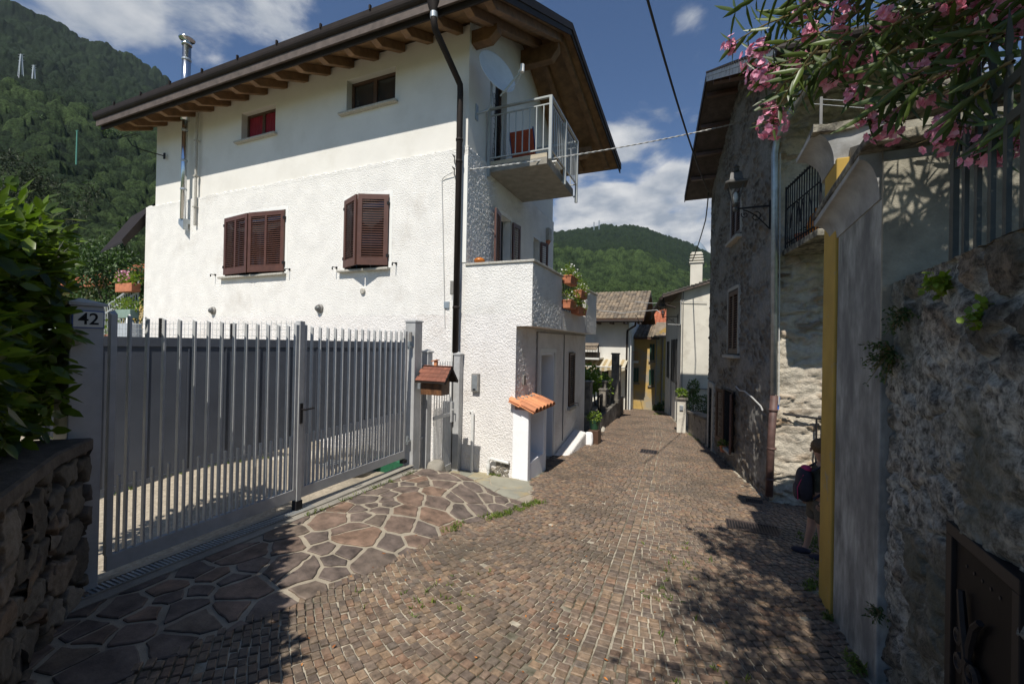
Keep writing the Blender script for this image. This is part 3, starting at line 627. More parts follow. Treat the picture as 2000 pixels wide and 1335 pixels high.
# gas pipe, conduit, boxes on the front
mb = MB(); mb.tube([(-3.60, 5.955, 2.45), (-3.61, 5.955, -.3)], .022, 8); mb.build('conduit', M['pvc'], H)
mb = MB(); mb.box(-3.66, 5.93, 2.44, -3.56, 5.999, 2.66); mb.build('junction_box', M['lamp_grey'], H, bevel=.008)
mb = MB(); mb.box(-3.80, 5.975, 2.22, -3.70, 5.998, 2.33); mb.build('meter_plate', M['galv'], H, bevel=.004)
mb = MB(); mb.tube([P(869, 640, 'y', 5.985), P(863, 352, 'y', 5.985), P(868, 345, 'y', 5.97), P(885, 336, 'y', 5.95)], .007, 6); mb.build('wall_cable', M['cablew'], H)
for z in (4.52, 4.72):
    mb = MB(); mb.tube([(-3.66, 6.0, z), (-3.66, 5.93, z), (-3.63, 5.90, z-.03), (-3.60, 5.90, z-.08), (-3.62, 5.92, z-.12), (-3.65, 6.0, z-.12)], .008, 6); mb.build('cable_hook', M['iron'], H)
mb = MB(); mb.lathe((-5.53, YA, 2.56), [(.052, 0), (.052, .035), (.045, .04)], 18, (0, -1, 0)); mb.build('vent_cover', M['stone_sill'], H)
for x in (-3.0,):
    mb = MB(); mb.tube([(-3.21, 5.955, .55), (-3.21, 5.955, -.34)], .025, 8); mb.lathe((-3.21, 5.955, -.40), [(.03, 0), (.03, .07)], 8); mb.tube([(-3.28, 5.96, .58), (-3.21, 5.955, .56)], .01, 6); mb.build('drain_stub', M['pvc'], H)
mb = MB(); mb.tube([(-2.56, 5.93, -.16), (-2.86, 5.93, -.13), (-2.90, 5.93, -.17), (-2.905, 5.93, -.45)], .022, 8); mb.lathe((-2.905, 5.93, -.3), [(.03, 0), (.033, .04), (.03, .08)], 8); mb.build('white_waste_pipe', M['pvc'], H)
mb = MB()
for i in range(90):
    x = rnd.uniform(-2.86, -2.58); z = -.42+rnd.random()*(.24 if x > -2.8 else .12); r_ = rnd.uniform(.012, .035); mb.lathe((x, 5.992-.01*rnd.random(), z), [(r_, -.01), (r_*.9, .006), (r_*.4, .014)], 6, (rnd.uniform(-.3, .3), -1, rnd.uniform(-.3, .3)))
mb.build('bare_rubble_patch', M['stonew'], H)
# ground floor on the lane: door, shuttered window, meter niche, bench
mb = MB(); 
for u0, u1, z0, z1 in ((7.12, 7.2, -.7, 1.58), (8.0, 8.1, -.7, 1.58), (7.2, 8.0, 1.50, 1.58)): mb.box(XL-.02, u0, z0, XL+.006, u1, z1)
dr_ = mb.build('door', M['trim'], H)
mb = MB(); mb.box(XL-.28, 7.2, -.75, XL-.26, 8.0, 1.5); mb.build('door_leaf', M['dark'], dr_)
mb = MB(); mb.box(XL-.262, 7.96, -.7, XL-.005, 7.998, 1.49); mb.box(XL-.262, 7.2, 1.46, XL-.005, 8, 1.499); mb.build('reveal', M['white'], dr_)
mb = MB()
for k in range(2):
    z = -.60-.1*k; x1 = XL+.12+.15*k
    mb.box(XL-.25, 6.86, z-.12, x1, 8.02, z)
st = mb.build('doorstep', mat('blue_grey_step_stone', (.10, .12, .17), .55, .15, 9), dr_, bevel=.006)
mb = MB(); mb.box(XL-.15, 9.03, .30, XL-.13, 9.47, 1.5); wn = mb.build('window', M['dark'], H); wn['label'] = 'narrow ground floor window with one brown shutter'
mb = MB()
for i in range(22): z = .36+i*.05; mb.obox((XL+.012, 9.27, z), (.016, 0, -.010), (0, .17, 0), (0, 0, .004))
mb.box(XL-.004, 9.05, .3, XL+.03, 9.10, 1.48); mb.box(XL-.004, 9.44, .3, XL+.03, 9.49, 1.48); mb.box(XL-.004, 9.10, 1.43, XL+.03, 9.44, 1.48); mb.box(XL-.004, 9.10, .3, XL+.03, 9.44, .36)
mb.build('shutter', M['shutter_dk'], wn)
mb = MB(); mb.box(XL-.05, 8.98, .22, XL+.07, 9.52, .295); mb.build('sill', M['stone_sill'], wn, bevel=.01)
mb = MB(); mb.tube([(XL, 9.60, .32), (XL+.08, 9.62, .32), (XL+.08, 9.62, .25)], .008, 6); mb.build('shutter_catch', M['iron'], wn)
mb = MB(); mb.tube([(XL+.015, 6.93, 1.87), (XL+.015, 6.93, .45)], .018, 8); mb.tube([(XL+.015, 6.93, 1.87), (XL+.015, 10.5, 1.90)], .012, 8); mb.tube([(XL+.012, 8.62, 1.88), (XL+.012, 8.62, -.35)], .011, 8)
mb.build('service_pipes', M['lamp_grey'], H)
mb = MB(); mb.box(XL, 6.30, 1.0, XL+.03, 6.40, 1.16); mb.build('switch_box', M['lamp_grey'], H, bevel=.006)
nb = thing('meter_niche', 'small white open-fronted wall niche with a tilted clay tile roof at the house corner', 'niche', (-2.4, 6.4, -.45))
mb = MB(); mb.box(XL-.02, YA-.012, -.55, -2.27, YA+.10, .655); mb.box(XL+.001, YA+.101, -.55, -2.275, 6.72, -.16); mb.box(XL+.001, 6.72, -.6, -2.27, 6.86, .60)
mb.add([(XL+.003, YA+.1, -.159), (-2.275, YA+.1, -.159), (-2.275, 6.72, -.159), (XL+.003, 6.72, -.159)], [(0, 1, 2, 3)])
mb.build('body', M['white'], nb, bevel=.012)
mb = MB()
for i in range(6):
    y = 5.97+i*.165
    for k in range(2):
        xa, xb = (-2.56, -2.36) if k == 0 else (-2.38, -2.13); za, zb = (.80, .735) if k == 0 else (.752, .655)
        vs = []
        for j in range(9):
            a = math.pi*j/8; oy = -.085*math.cos(a)*(1-.12*k*0); oz = .05*math.sin(a); vs += [(xa, y+oy*.9, za+oz), (xb, y+oy, zb+oz), (xb, y+oy*.8, zb+oz-.014), (xa, y+oy*.75, za+oz-.014)]
        mb.add(vs, [(4*j+q, 4*j+4+q, 4*j+4+(q+1) % 4, 4*j+(q+1) % 4) for j in range(8) for q in range(4)])
        mb.add([(xa, y-.1, za-.012), (xb-.02, y-.1, zb-.016), (xb-.02, y+.1, zb-.016), (xa, y+.1, za-.012), (xa, y-.1, za-.025), (xb-.02, y-.1, zb-.03), (xb-.02, y+.1, zb-.03), (xa, y+.1, za-.025)], [(0, 1, 2, 3), (7, 6, 5, 4), (0, 1, 5, 4), (1, 2, 6, 5), (2, 3, 7, 6)])
mb.build('tile_roof', M['terratile'], nb)
mb = MB()
for i in range(70): y = rnd.uniform(5.95, 6.9); mb.lathe((XL+.01+rnd.random()*.04, y, .77+rnd.random()*.03), [(.03, -.02), (.035, 0), (.02, .02)], 5)
mb.build('mortar_fillet', M['concrete'], nb)
bn = thing('wall_bench', 'low whitewashed masonry ledge along the foot of the house wall', 'bench', (-2.3, 8.8, -.75))
mb = MB(); mb.add([(XL+.002, 8.03, -.95), (-2.22, 8.03, -.95), (-2.22, 9.62, -.98), (XL+.002, 9.62, -.98), (XL+.002, 8.03, -.52), (-2.24, 8.03, -.56), (-2.22, 9.60, -.32), (XL+.002, 9.62, -.28)], [(0, 3, 2, 1), (4, 5, 6, 7), (0, 1, 5, 4), (1, 2, 6, 5), (2, 3, 7, 6), (3, 0, 4, 7)])
mb.build('ledge', M['stucco2'], bn, bevel=.03)
# balcony under the gable
BL = [6.70, 8.38]
mb = MB(); mb.box(XU, BL[0], 4.68, -2.30, BL[1], 4.80); bal = mb.build('balcony', M['concrete'], H, bevel=.006)
mb = MB(); mb.box(XU, BL[0]+.004, 4.801, -2.304, BL[0]+.09, 4.87); mb.box(-2.39, BL[0]+.091, 4.801, -2.304, BL[1]-.004, 4.83); mb.build('kerb', mat('pale_concrete_kerb', (.44, .38, .28), .85, .1, 8), bal)
def rail(mb, p, q, z0, z1, sp, endpost=True):
    p, q = np.array(p), np.array(q); l = np.linalg.norm(q-p); n_ = int(l/sp)
    mb.bar((*p, z1), (*q, z1), .045, .03); mb.bar((*p, z1-.12), (*q, z1-.12), .02, .02); mb.bar((*p, z0+.12), (*q, z0+.12), .025, .02)
    for i in range(1, n_): c = p+(q-p)*i/n_; mb.box(c[0]-.008, c[1]-.008, z0+.12, c[0]+.008, c[1]+.008, z1-.12)
mb = MB(); c_ = [(-3.38, 6.69), (-2.24, 6.69), (-2.24, 8.39), (-3.38, 8.39)]
rail(mb, c_[0], c_[1], 4.80, 5.79, .115); rail(mb, c_[1], c_[2], 4.80, 5.79, .10); rail(mb, c_[2], c_[3], 4.80, 5.79, .115)
for x, y, z in ((-3.38, 6.69, 4.6), (-2.24, 6.69, 4.74), (-2.24, 7.55, 4.62), (-2.24, 8.39, 4.55), (-3.38, 8.39, 4.8)): mb.box(x-.025, y-.025, z, x+.025, y+.025, 5.80)
for y in (7.55, 8.39): mb.box(-2.30, y-.01, 4.66, -2.24, y+.01, 4.69)
mb.build('railing', M['balc'], bal)
mb = MB(); mb.box(XS-.18, 7.02, 4.9, XS-.16, 7.55, 6.75); ud = mb.build('balcony_door', M['dark'], H)
mb = MB(); mb.box(XS-.165, 7.02, 4.9, XS-.12, 7.08, 6.75); mb.box(XS-.165, 7.49, 4.9, XS-.12, 7.55, 6.75); mb.build('frame', M['shutter_dk'], ud)
tr = thing('wire_trellis', 'leaning grid of thin wire trellis against the wall beside the balcony door', 'trellis', (-3.3, 6.9, 4.85))
mb = MB()
for i in range(6): mb.tube([(-3.36+.02*i*0, 6.76+i*.05, 4.9), (-3.30, 6.76+i*.05, 5.6), (-3.37, 6.76+i*.05, 6.15)], .004, 4)
for j in range(14): mb.tube([(-3.34, 6.76, 4.95+j*.09), (-3.31, 7.01, 4.93+j*.09)], .004, 4)
mb.build('wires', M['iron'], tr)
dk = thing('deck_chair', 'folding deck chair with rust red cloth on the upper balcony', 'chair', (-2.95, 7.35, 4.83))
mb = MB(); mb.obox((-2.9, 7.12, 5.18), (.22, 0, 0), (0, .12, -.30), (0, .008, .004)); mb.obox((-2.9, 7.42, 4.90), (.22, 0, 0), (0, .24, .02), (0, 0, .01)); mb.build('cloth', mat('rust_red_canvas', (.33, .06, .025), .8, .1, 20), dk)
mb = MB()
for x in (-3.13, -2.67): mb.tube([(x, 6.98, 5.50), (x, 7.24, 4.88), (x, 7.68, 4.92)], .012, 6); mb.tube([(x, 7.1, 4.82), (x, 7.3, 5.08), (x, 7.55, 5.08), (x, 7.62, 4.82)], .010, 6)
mb.build('frame', mat('blue_tube_frame', (.03, .045, .16), .4, .1, 9), dk)
tb = thing('side_table', 'small white plastic table on the upper balcony behind the railing', 'table', (-2.7, 7.9, 4.83))
mb = MB(); mb.box(-2.95, 7.7, 5.14, -2.45, 8.1, 5.17); mb.build('table_top', M['trim'], tb, bevel=.006)
for x in (-2.9, -2.5):
    for y in (7.74, 8.06): mb = MB(); mb.tube([(x, y, 4.83), (x, y, 5.14)], .014, 8); mb.build('leg', M['trim'], tb)
# street side upper openings
for (a, c, b, d), side in ((D1, 1), (D2, 0)):
    mb = MB(); mb.box(XU-.2, a, c, XU-.18, b, d); wn = mb.build('window', M['dark'], H); wn['label'] = 'terrace door with brown louvred shutters folded back' if side else 'small side window with a dark shutter'
    mb = MB(); mb.box(XU-.01, a-.07, c, XU+.004, a, d+.07); mb.box(XU-.01, b, c, XU+.004, b+.07, d+.07); mb.box(XU-.01, a, d, XU+.004, b, d+.07); mb.build('surround', M['trim'], wn)
    def lv(y0, y1, x0, x1, z0, z1):
        mb = MB(); v0 = np.array((x0, y0)); v1 = np.array((x1, y1)); e_ = (v1-v0); l = np.linalg.norm(e_); e_ /= l
        E3 = np.array((e_[0], e_[1], 0)); Nn = np.array((e_[1], -e_[0], 0)); c0_ = np.array((*v0, 0))
        def B(u0, u1, za, zb): mb.obox(c0_+E3*(u0+u1)/2+np.array((0, 0, (za+zb)/2)), E3*(u1-u0)/2, Nn*.016, (0, 0, (zb-za)/2))
        B(0, .05, z0, z1); B(l-.05, l, z0, z1); B(.05, l-.05, z0, z0+.1); B(.05, l-.05, z1-.08, z1)
        k = int((z1-z0-.18)/.05)
        for i in range(k): mb.obox(c0_+E3*l/2+np.array((0, 0, z0+.125+i*.05)), E3*(l/2-.05), Nn*.014+np.array((0, 0, -.008)), (0, 0, .004))
        mb.build('shutter', M['shutter'], wn)
    if side: lv(7.22, 6.86, XU+.03, XU+.10, 2.1, 4.10); lv(7.82, 8.14, XU+.03, XU+.06, 2.1, 4.10)
    else: lv(9.52, 9.78, XU+.03, XU+.12, 3.0, 4.10)
vn = thing('vent_hood', 'small box-shaped wall vent high at the far end of the house side', 'vent', (-3.35, 10.0, 4.3))
mb = MB(); mb.box(XU, 9.95, 4.25, XU+.09, 10.15, 4.55); mb.build('hood', M['stone_sill'], vn, bevel=.01); mb = MB(); mb.ext([(XU, 9.97, 4.25), (XU+.08, 9.97, 4.25), (XU, 9.97, 4.12)], (0, .16, 0)); mb.build('drip', M['terra'], vn)
# far outbuilding eave of the house, left end
mb = MB()
for (y, z), (y2, z2) in (((7.2, 5.6), (4.6, 3.05)),): 
    a = [(-15.2, 7.5, 5.62), (-12.46, 7.5, 5.62), (-12.46, 7.5, 5.3), (-15.2, 7.5, 5.3)]
mb.ext([P(238, 468, 'x', -12.55), P(305, 393, 'x', -12.55), P(305, 420, 'x', -12.55), P(243, 480, 'x', -12.55)], (-.05, .02, 0))
mb.ext([P(240, 470, 'x', -12.6), P(305, 395, 'x', -12.6), P(305, 400, 'x', -12.6), P(240, 474, 'x', -12.6)], (-2.2, .5, 0))
mb.build('side_canopy', M['gutter'], H)
# satellite dish
ds = thing('satellite_dish', 'round pale grey satellite dish bracketed to the gable wall above the balcony', 'satellite dish', (-3.1, 6.3, 5.7))
dc_ = np.array(P(970, 142, 'x', -3.0)); nd = np.array((.82, -.38, .27)); nd /= np.linalg.norm(nd)
mb = MB(); prof = [(.365*k/8, .05*(k/8)**2-.05) for k in range(9)]; pp = [(max(r_, .001), z) for r_, z in prof]+[(.365, .012), (.35, .006)]+[(max(r_*.97, .001), z+.008) for r_, z in prof[::-1]]
mb.lathe(dc_, [(r_, z-.03) for r_, z in [(max(.365*k/8, .001), .055*(k/8)**2) for k in range(9)]]+[(.37, .03), (.36, .032)]+[(max(.355*k/8, .001), .055*(k/8)**2-.024) for k in range(8, -1, -1)], 36, nd)
mb.build('reflector', mat('pale_dish_enamel', (.62, .65, .66), .4, .04, 6), ds, smooth=True)
lnb = np.array(P(1020, 134, 'x', -2.55)); bot = np.array(P(977, 188, 'x', -2.93))
mb = MB(); mb.tube([bot, lnb-np.array((0, 0, .02))], .014, 6); mb.build('feed_arm', M['galv'], ds)
mb = MB(); mb.tube([lnb-nd*.0+np.array((0, 0, .06)), lnb+np.array((0, 0, -.06))], .035, 10); mb.tube([lnb, lnb-nd*.08], .022, 10); mb.build('receiver', M['pvc'], ds)
mb = MB(); mb.tube([dc_-nd*.05, dc_-nd*.12+np.array((-.02, 0, -.05)), (-3.16, 6.30, dc_[2]-.1), (-3.16, 6.30, 5.62), (-3.22, 6.30, 5.55), (-3.42, 6.30, 5.53)], .02, 8); mb.box(XS, 6.26, 5.42, XS+.02, 6.34, 5.68); mb.build('bracket', M['galv'], ds)
mb = MB(); mb.tube([lnb-np.array((0, 0, .05)), lnb+np.array((-.1, .02, -.22)), bot+np.array((.02, 0, .02))], .005, 5); mb.build('lead', M['cablew'], ds)
# ================================================================ RELIEF WALLS
def rubble_mat(name, ramp, mortar, bump=.7, bscale=40, bdist=.01, var=.35, moss=None, nsc=9, ctr=.2):
    m = bpy.data.materials.new(name); m.use_nodes = True; t = m.node_tree; b = t.nodes['Principled BSDF']; n = t.nodes.new; l = t.links.new
    b.inputs['Roughness'].default_value = .92
    at = n('ShaderNodeAttribute'); at.attribute_name = 'tint'; sp = n('ShaderNodeSeparateColor'); l(at.outputs['Color'], sp.inputs[0])
    r = n('ShaderNodeValToRGB'); e = r.color_ramp.elements
    while len(e) < len(ramp): e.new(.5)
    for i, k in enumerate(ramp): e[i].position = i/(len(ramp)-1); e[i].color = (*k, 1)
    l(sp.outputs[0], r.inputs[0])
    mm = n('ShaderNodeMix'); mm.data_type = 'RGBA'; l(sp.outputs[1], mm.inputs[0]); l(r.outputs[0], mm.inputs[6]); mm.inputs[7].default_value = (*mortar, 1)
    co = n('ShaderNodeNewGeometry').outputs['Position']
    nz = n('ShaderNodeTexNoise'); nz.inputs['Scale'].default_value = nsc; nz.inputs['Detail'].default_value = 12; nz.inputs['Roughness'].default_value = .78; l(co, nz.inputs['Vector'])
    mr_ = n('ShaderNodeMapRange'); l(nz.outputs[0], mr_.inputs[0]); mr_.inputs[1].default_value = .5-ctr; mr_.inputs[2].default_value = .5+ctr; mr_.inputs[3].default_value = 1-var; mr_.inputs[4].default_value = 1+var
    vv = n('ShaderNodeMix'); vv.data_type = 'RGBA'; vv.blend_type = 'MULTIPLY'; vv.inputs[0].default_value = 1; l(mm.outputs[2], vv.inputs[6]); l(mr_.outputs[0], vv.inputs[7]); c = vv.outputs[2]
    if moss:
        n3 = n('ShaderNodeTexNoise'); n3.inputs['Scale'].default_value = 1.6; n3.inputs['Detail'].default_value = 9; l(co, n3.inputs['Vector']); m3 = n('ShaderNodeMapRange'); l(n3.outputs[0], m3.inputs[0]); m3.inputs[1].default_value = .5; m3.inputs[2].default_value = .68
        x = n('ShaderNodeMix'); x.data_type = 'RGBA'; l(m3.outputs[0], x.inputs[0]); l(c, x.inputs[6]); x.inputs[7].default_value = (*moss, 1); c = x.outputs[2]
    l(c, b.inputs['Base Color'])
    n4 = n('ShaderNodeTexNoise'); n4.inputs['Scale'].default_value = bscale; n4.inputs['Detail'].default_value = 6; n4.inputs['Roughness'].default_value = .7; l(co, n4.inputs['Vector'])
    bp = n('ShaderNodeBump'); bp.inputs['Strength'].default_value = bump; bp.inputs['Distance'].default_value = bdist; l(n4.outputs[0], bp.inputs['Height']); l(bp.outputs[0], b.inputs['Normal'])
    return m
def relief(name, p0, p1, z0, z1, nrm, res, cu, cz, amp, m, parent, seed=0, rough=.3, mortar=.12, holes=(), ztop=None, warp=.35, cover=0., off=0, famp=.012, fs=9, smooth=True, maxd=None, grain=0):
    """stone wall face from p0 to p1 (plan), bulging along nrm"""
    p0 = np.array(p0, float); p1 = np.array(p1, float); Ln = np.linalg.norm(p1-p0); d_ = (p1-p0)/Ln; nrm = np.array(nrm, float)
    nu = max(2, int(Ln/res)+1); nz = max(2, int((z1-z0)/res)+1)
    U, Zg = np.meshgrid(np.linspace(0, Ln, nu), np.linspace(z0, z1, nz), indexing='ij')
    wu = U+warp*cu*(fbm(U*2/cu, Zg*2/cz, 3, seed)-.5)*2; wz = Zg+warp*cz*(fbm(U*2/cu, Zg*2/cz, 3, seed+3)-.5)*2
    a, b, cid = worley(wu/cu, wz/cz+40, seed); e = np.clip((b-a)/mortar/2, 0, 1); e = e*e*(3-2*e)
    fine = fbm(U*fs, Zg*fs, 5, seed+11)-.5; fine2 = fbm(U*fs*3.1, Zg*fs*3.1, 3, seed+17)-.5
    cov = np.clip((fbm(U*1.6/ cu*.25, Zg*1.6/cz*.25, 4, seed+21)-.5)*5+cover, 0, 1) if cover > 0 else np.zeros_like(U)
    D = amp*e*(.55+.45*cid+.6*rough*fine)*(1-.75*cov)+cov*amp*.75+famp*fine*2.2+famp*.7*fine2+off
    D = D + amp*.25*(1-np.clip(a, 0, 1)**2)*e*(1-cov)
    if grain: D = D+grain*(fbm(U*70, Zg*70, 3, seed+31)-.5)*2+grain*1.4*np.minimum(0, fbm(U*22, Zg*22, 4, seed+37)-.46)*6
    if maxd is not None: D = np.minimum(D, maxd)
    X = p0[0]+d_[0]*U+nrm[0]*D; Y = p0[1]+d_[1]*U+nrm[1]*D
    o = grid_mesh(name, X, Y, Zg, m, smooth); me = o.data
    ca = me.color_attributes.new('tint', 'FLOAT_COLOR', 'POINT'); col = np.ones((nu*nz, 4), np.float32)
    col[:, 0] = cid.ravel(); col[:, 1] = np.clip(np.maximum(1-e, cov), 0, 1).ravel(); col[:, 2] = 0; ca.data.foreach_set('color', col.ravel())
    if holes or ztop:
        bm = bmesh.new(); bm.from_mesh(me); bm.faces.ensure_lookup_table(); kill = []
        for i in range(nu-1):
            for j in range(nz-1):
                u = Ln*(i+.5)/(nu-1); z = z0+(z1-z0)*(j+.5)/(nz-1)
                if any(h[0] < u < h[2] and h[1] < z < h[3] for h in holes) or (ztop and z > ztop(u)): kill.append(bm.faces[i*(nz-1)+j])
        bmesh.ops.delete(bm, geom=kill, context='FACES'); bm.to_mesh(me); bm.free()
    if parent is not None:
        off_ = ORG[root(parent)]; me.transform(Matrix.Translation(-off_)); o.parent = parent
    return o
M['rub_dark'] = rubble_mat('mossy_grey_rubble', [(.07, .06, .05), (.14, .13, .11), (.10, .085, .065), (.18, .165, .14), (.15, .105, .07), (.095, .095, .09)], (.028, .026, .022), moss=(.05, .047, .038), var=.5, nsc=14)
M['rub_near'] = rubble_mat('old_mortared_rubble', [(.11, .105, .088), (.36, .35, .31), (.09, .088, .075), (.24, .18, .12), (.19, .187, .165)], (.39, .385, .34), bump=1.0, bscale=50, bdist=.03, var=.8, moss=(.12, .125, .09), nsc=20, ctr=.10)
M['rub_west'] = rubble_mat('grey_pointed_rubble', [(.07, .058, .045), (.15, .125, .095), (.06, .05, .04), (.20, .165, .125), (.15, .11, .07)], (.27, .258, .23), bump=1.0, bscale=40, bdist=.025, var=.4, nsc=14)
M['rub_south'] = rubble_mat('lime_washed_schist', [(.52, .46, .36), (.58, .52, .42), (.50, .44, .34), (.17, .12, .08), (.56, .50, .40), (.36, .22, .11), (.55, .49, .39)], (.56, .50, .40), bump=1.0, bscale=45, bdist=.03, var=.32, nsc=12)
def rough_face(x, y0, y1, z0, z1, m_, seed, amp=.010, res=.011, holes=(), nm='roughcast'):
    return relief(nm, (x, y0), (x, y1), z0, z1, (1, 0), res, .05, .04, amp*.5, m_, H, seed=seed, rough=.5, mortar=.5, famp=amp*1.3, fs=44, off=.002, holes=holes, smooth=True)
rough_face(XU, YA+.004, YB, 2.92, 4.80, M['stucco'], 71, .006, .0125, [(D1[0]-YA-.02, 0, D1[2]-YA+.02, D1[3]+.02), (D2[0]-YA-.02, 0, D2[2]-YA+.02, D2[3]+.02)])
rough_face(XP, YA+.004, 7.54, 1.935, 2.895, M['stucco'], 72, .006, .011); rough_face(XP, 9.44, YB, 1.935, 2.895, M['stucco'], 73, .006, .014)
rough_face(XL, YA+.004, 7.11, .58, 1.925, M['stucco2'], 74, .006, .010)
# ---------------------------------------------------------------- driveway gate
GX = -3.62
def post(parent, x0, y0, x1, y1, z0, z1, name='post'):
    mb = MB(); mb.box(x0, y0, z0, x1, y1, z1); p_ = mb.build(name, M['gatep'], parent, bevel=.006)
    mb = MB(); xm, ym = (x0+x1)/2, (y0+y1)/2; e = .012
    mb.add([(x0-e, y0-e, z1+.001), (x1+e, y0-e, z1+.001), (x1+e, y1+e, z1+.001), (x0-e, y1+e, z1+.001), (x0-e, y0-e, z1+.02), (x1+e, y0-e, z1+.02), (x1+e, y1+e, z1+.02), (x0-e, y1+e, z1+.02), (xm, ym, z1+.055)], [(3, 2, 1, 0), (0, 1, 5, 4), (1, 2, 6, 5), (2, 3, 7, 6), (3, 0, 4, 7), (4, 5, 8), (5, 6, 8), (6, 7, 8), (7, 4, 8)])
    mb.build('post_cap', M['gatep'], p_); return p_
G = thing('driveway_gate', 'long grey double gate of tall and short metal bars between square posts', 'gate', (GX, 3.1, 0))
post(G, -3.80, 1.355, -3.615, 1.525, -.1, 1.845); post(G, -3.72, 4.875, -3.555, 5.045, -.25, 1.93)
def gleaf(y0, y1, zb=.175, zt=1.81, zs=.70, step=.104, stile1=True):
    mb = MB(); mb.box(GX-.02, y0, zb-.105, GX+.02, y1, zb); lf = mb.build('leaf', M['gatep'], G, bevel=.003)
    n_ = round((y1-y0)/step); st_ = (y1-y0)/n_
    for i in range(n_+1):
        y = y0+st_*i; y = min(max(y, y0+.012), y1-.012); mb = MB()
        h = 1.83 if i in (0, n_) else zt
        e_ = .017 if i not in (0, n_) else .02; k_ = .0065 if i not in (0, n_) else .017
        mb.add([(GX-e_, y-k_, zb), (GX+e_, y-k_, zb), (GX+e_, y+k_, zb), (GX-e_, y+k_, zb), (GX-e_, y-k_, h-.015), (GX+e_, y-k_, h-.03), (GX+e_, y+k_, h-.03), (GX-e_, y+k_, h)], [(0, 1, 5, 4), (1, 2, 6, 5), (2, 3, 7, 6), (3, 0, 4, 7), (4, 5, 6, 7)])
        mb.build('tall_bar', M['gatep'], lf)
        if i < n_:
            mb = MB(); y += st_/2; mb.box(GX-.014, y-.006, zb, GX+.014, y+.006, zs+.006*rnd.random()); mb.build('short_bar', M['gatep'], lf)
    return lf
l1 = gleaf(1.56, 3.03); l2 = gleaf(3.10, 4.76)
mb = MB(); mb.box(GX-.03, 3.035, .05, GX+.03, 3.092, 1.84); mb.build('centre_stile', M['gatep'], l2, bevel=.004)
mb = MB(); mb.box(GX+.03, 3.05, .82, GX+.04, 3.08, 1.02); mb.tube([(GX+.035, 3.065, .96), (GX+.09, 3.065, .96), (GX+.09, 3.17, .965)], .009, 8); mb.build('handle', M['iron'], l2)
mb = MB(); mb.box(GX-.03, 3.03, gz(-3.55, 3.0)+.02, GX+.035, 3.10, .05); mb.build('ground_bolt', M['iron'], l2); mb = MB(); mb.box(GX-.035, 4.72, .0, GX+.035, 4.79, .045); mb.build('ground_bolt', M['iron'], l2)
for z in (.25, 1.55):
    mb = MB(); mb.tube([(GX+.02, 4.80, z), (GX+.02, 4.80, z+.11)], .018, 8); mb.box(GX+.005, 4.77, z+.03, GX+.03, 4.876, z+.05); mb.build('hinge', M['galv'], l2)
mb = MB(); mb.tube([(GX+.03, 4.82, 1.66), (GX+.03, 4.82, 1.79)], .022, 8); mb.build('warning_lamp', M['lamp_grey'], G)
sgn = thing('house_number_plate', 'white house number plate reading 42 with a blue rim on the left gate post', 'sign', (-3.61, 1.44, 1.72))
mb = MB(); mb.box(-3.614, 1.36, 1.70, -3.608, 1.523, 1.815); mb.build('rim', mat('blue_enamel', (.05, .10, .28), .4, .1, 9), sgn)
mb = MB(); mb.box(-3.609, 1.367, 1.707, -3.606, 1.516, 1.808); mb.build('plate', mat('white_enamel', (.62, .61, .55), .35, .05, 9), sgn)
def text(s_, size, loc, rx, rz, m_, parent, name='lettering', ext=.0008):
    cu = bpy.data.curves.new(name, 'FONT'); cu.body = s_; cu.size = size; cu.extrude = ext; cu.align_x = 'CENTER'; cu.align_y = 'CENTER'; cu.offset = size*.012
    tmp = bpy.data.objects.new(name, cu); COL.objects.link(tmp); cu.materials.append(m_); bpy.context.view_layer.update(); me_t = bpy.data.meshes.new_from_object(tmp.evaluated_get(bpy.context.evaluated_depsgraph_get())); bpy.data.objects.remove(tmp); o = bpy.data.objects.new(name, me_t); COL.objects.link(o); o.parent = parent
    o.location = Vector(loc)-ORG[root(parent)]; o.rotation_euler = (rx, 0, rz); return o
text('42', .105, (-3.6055, 1.4415, 1.757), R(90), R(90), M['iron'], sgn)
# pedestrian gate
PG = thing('garden_gate', 'narrow grey pedestrian gate with bars, between two square posts beside the house corner', 'gate', (-3.55, 5.6, -.3))
post(PG, -3.66, 5.19, -3.55, 5.31, -.2, 1.50); post(PG, -3.52, 5.86, -3.41, 5.97, -.5, 1.46)
mb = MB()
PX = -3.53
mb.box(PX-.015, 5.33, -.36, PX+.015, 5.84, -.26); mb.box(PX-.012, 5.33, .50, PX+.012, 5.84, .55)
pl_ = mb.build('leaf', M['gatep'], PG, bevel=.003)
for i in range(8):
    y = 5.345+i*.070; mb = MB(); mb.box(PX-.006, y-.0045, -.26, PX+.006, y+.0045, 1.36); mb.build('tall_bar', M['gatep'], pl_)
    if i < 7: mb = MB(); mb.box(PX-.005, y+.031, -.26, PX+.005, y+.039, .66); mb.build('short_bar', M['gatep'], pl_)
mb = MB(); mb.box(PX-.01, 5.79, .40, PX+.035, 5.845, .72); mb.tube([(PX+.03, 5.80, .60), (PX+.07, 5.80, .60), (PX+.07, 5.72, .60)], .008, 6); mb.build('lock', M['gatep'], pl_)
mb = MB()
for i in range(2): mb.box(-3.63, 5.08+i*.07, -.25, -3.61, 5.10+i*.07, 1.22 if i else .95)
mb.box(-3.635, 5.05, .25, -3.6, 5.19, .28); mb.build('side_bars', M['gatep'], PG)
sbk = thing('stone_block', 'rough grey stone block at the foot of the garden gate post', 'block', (-3.3, 5.25, -.4))
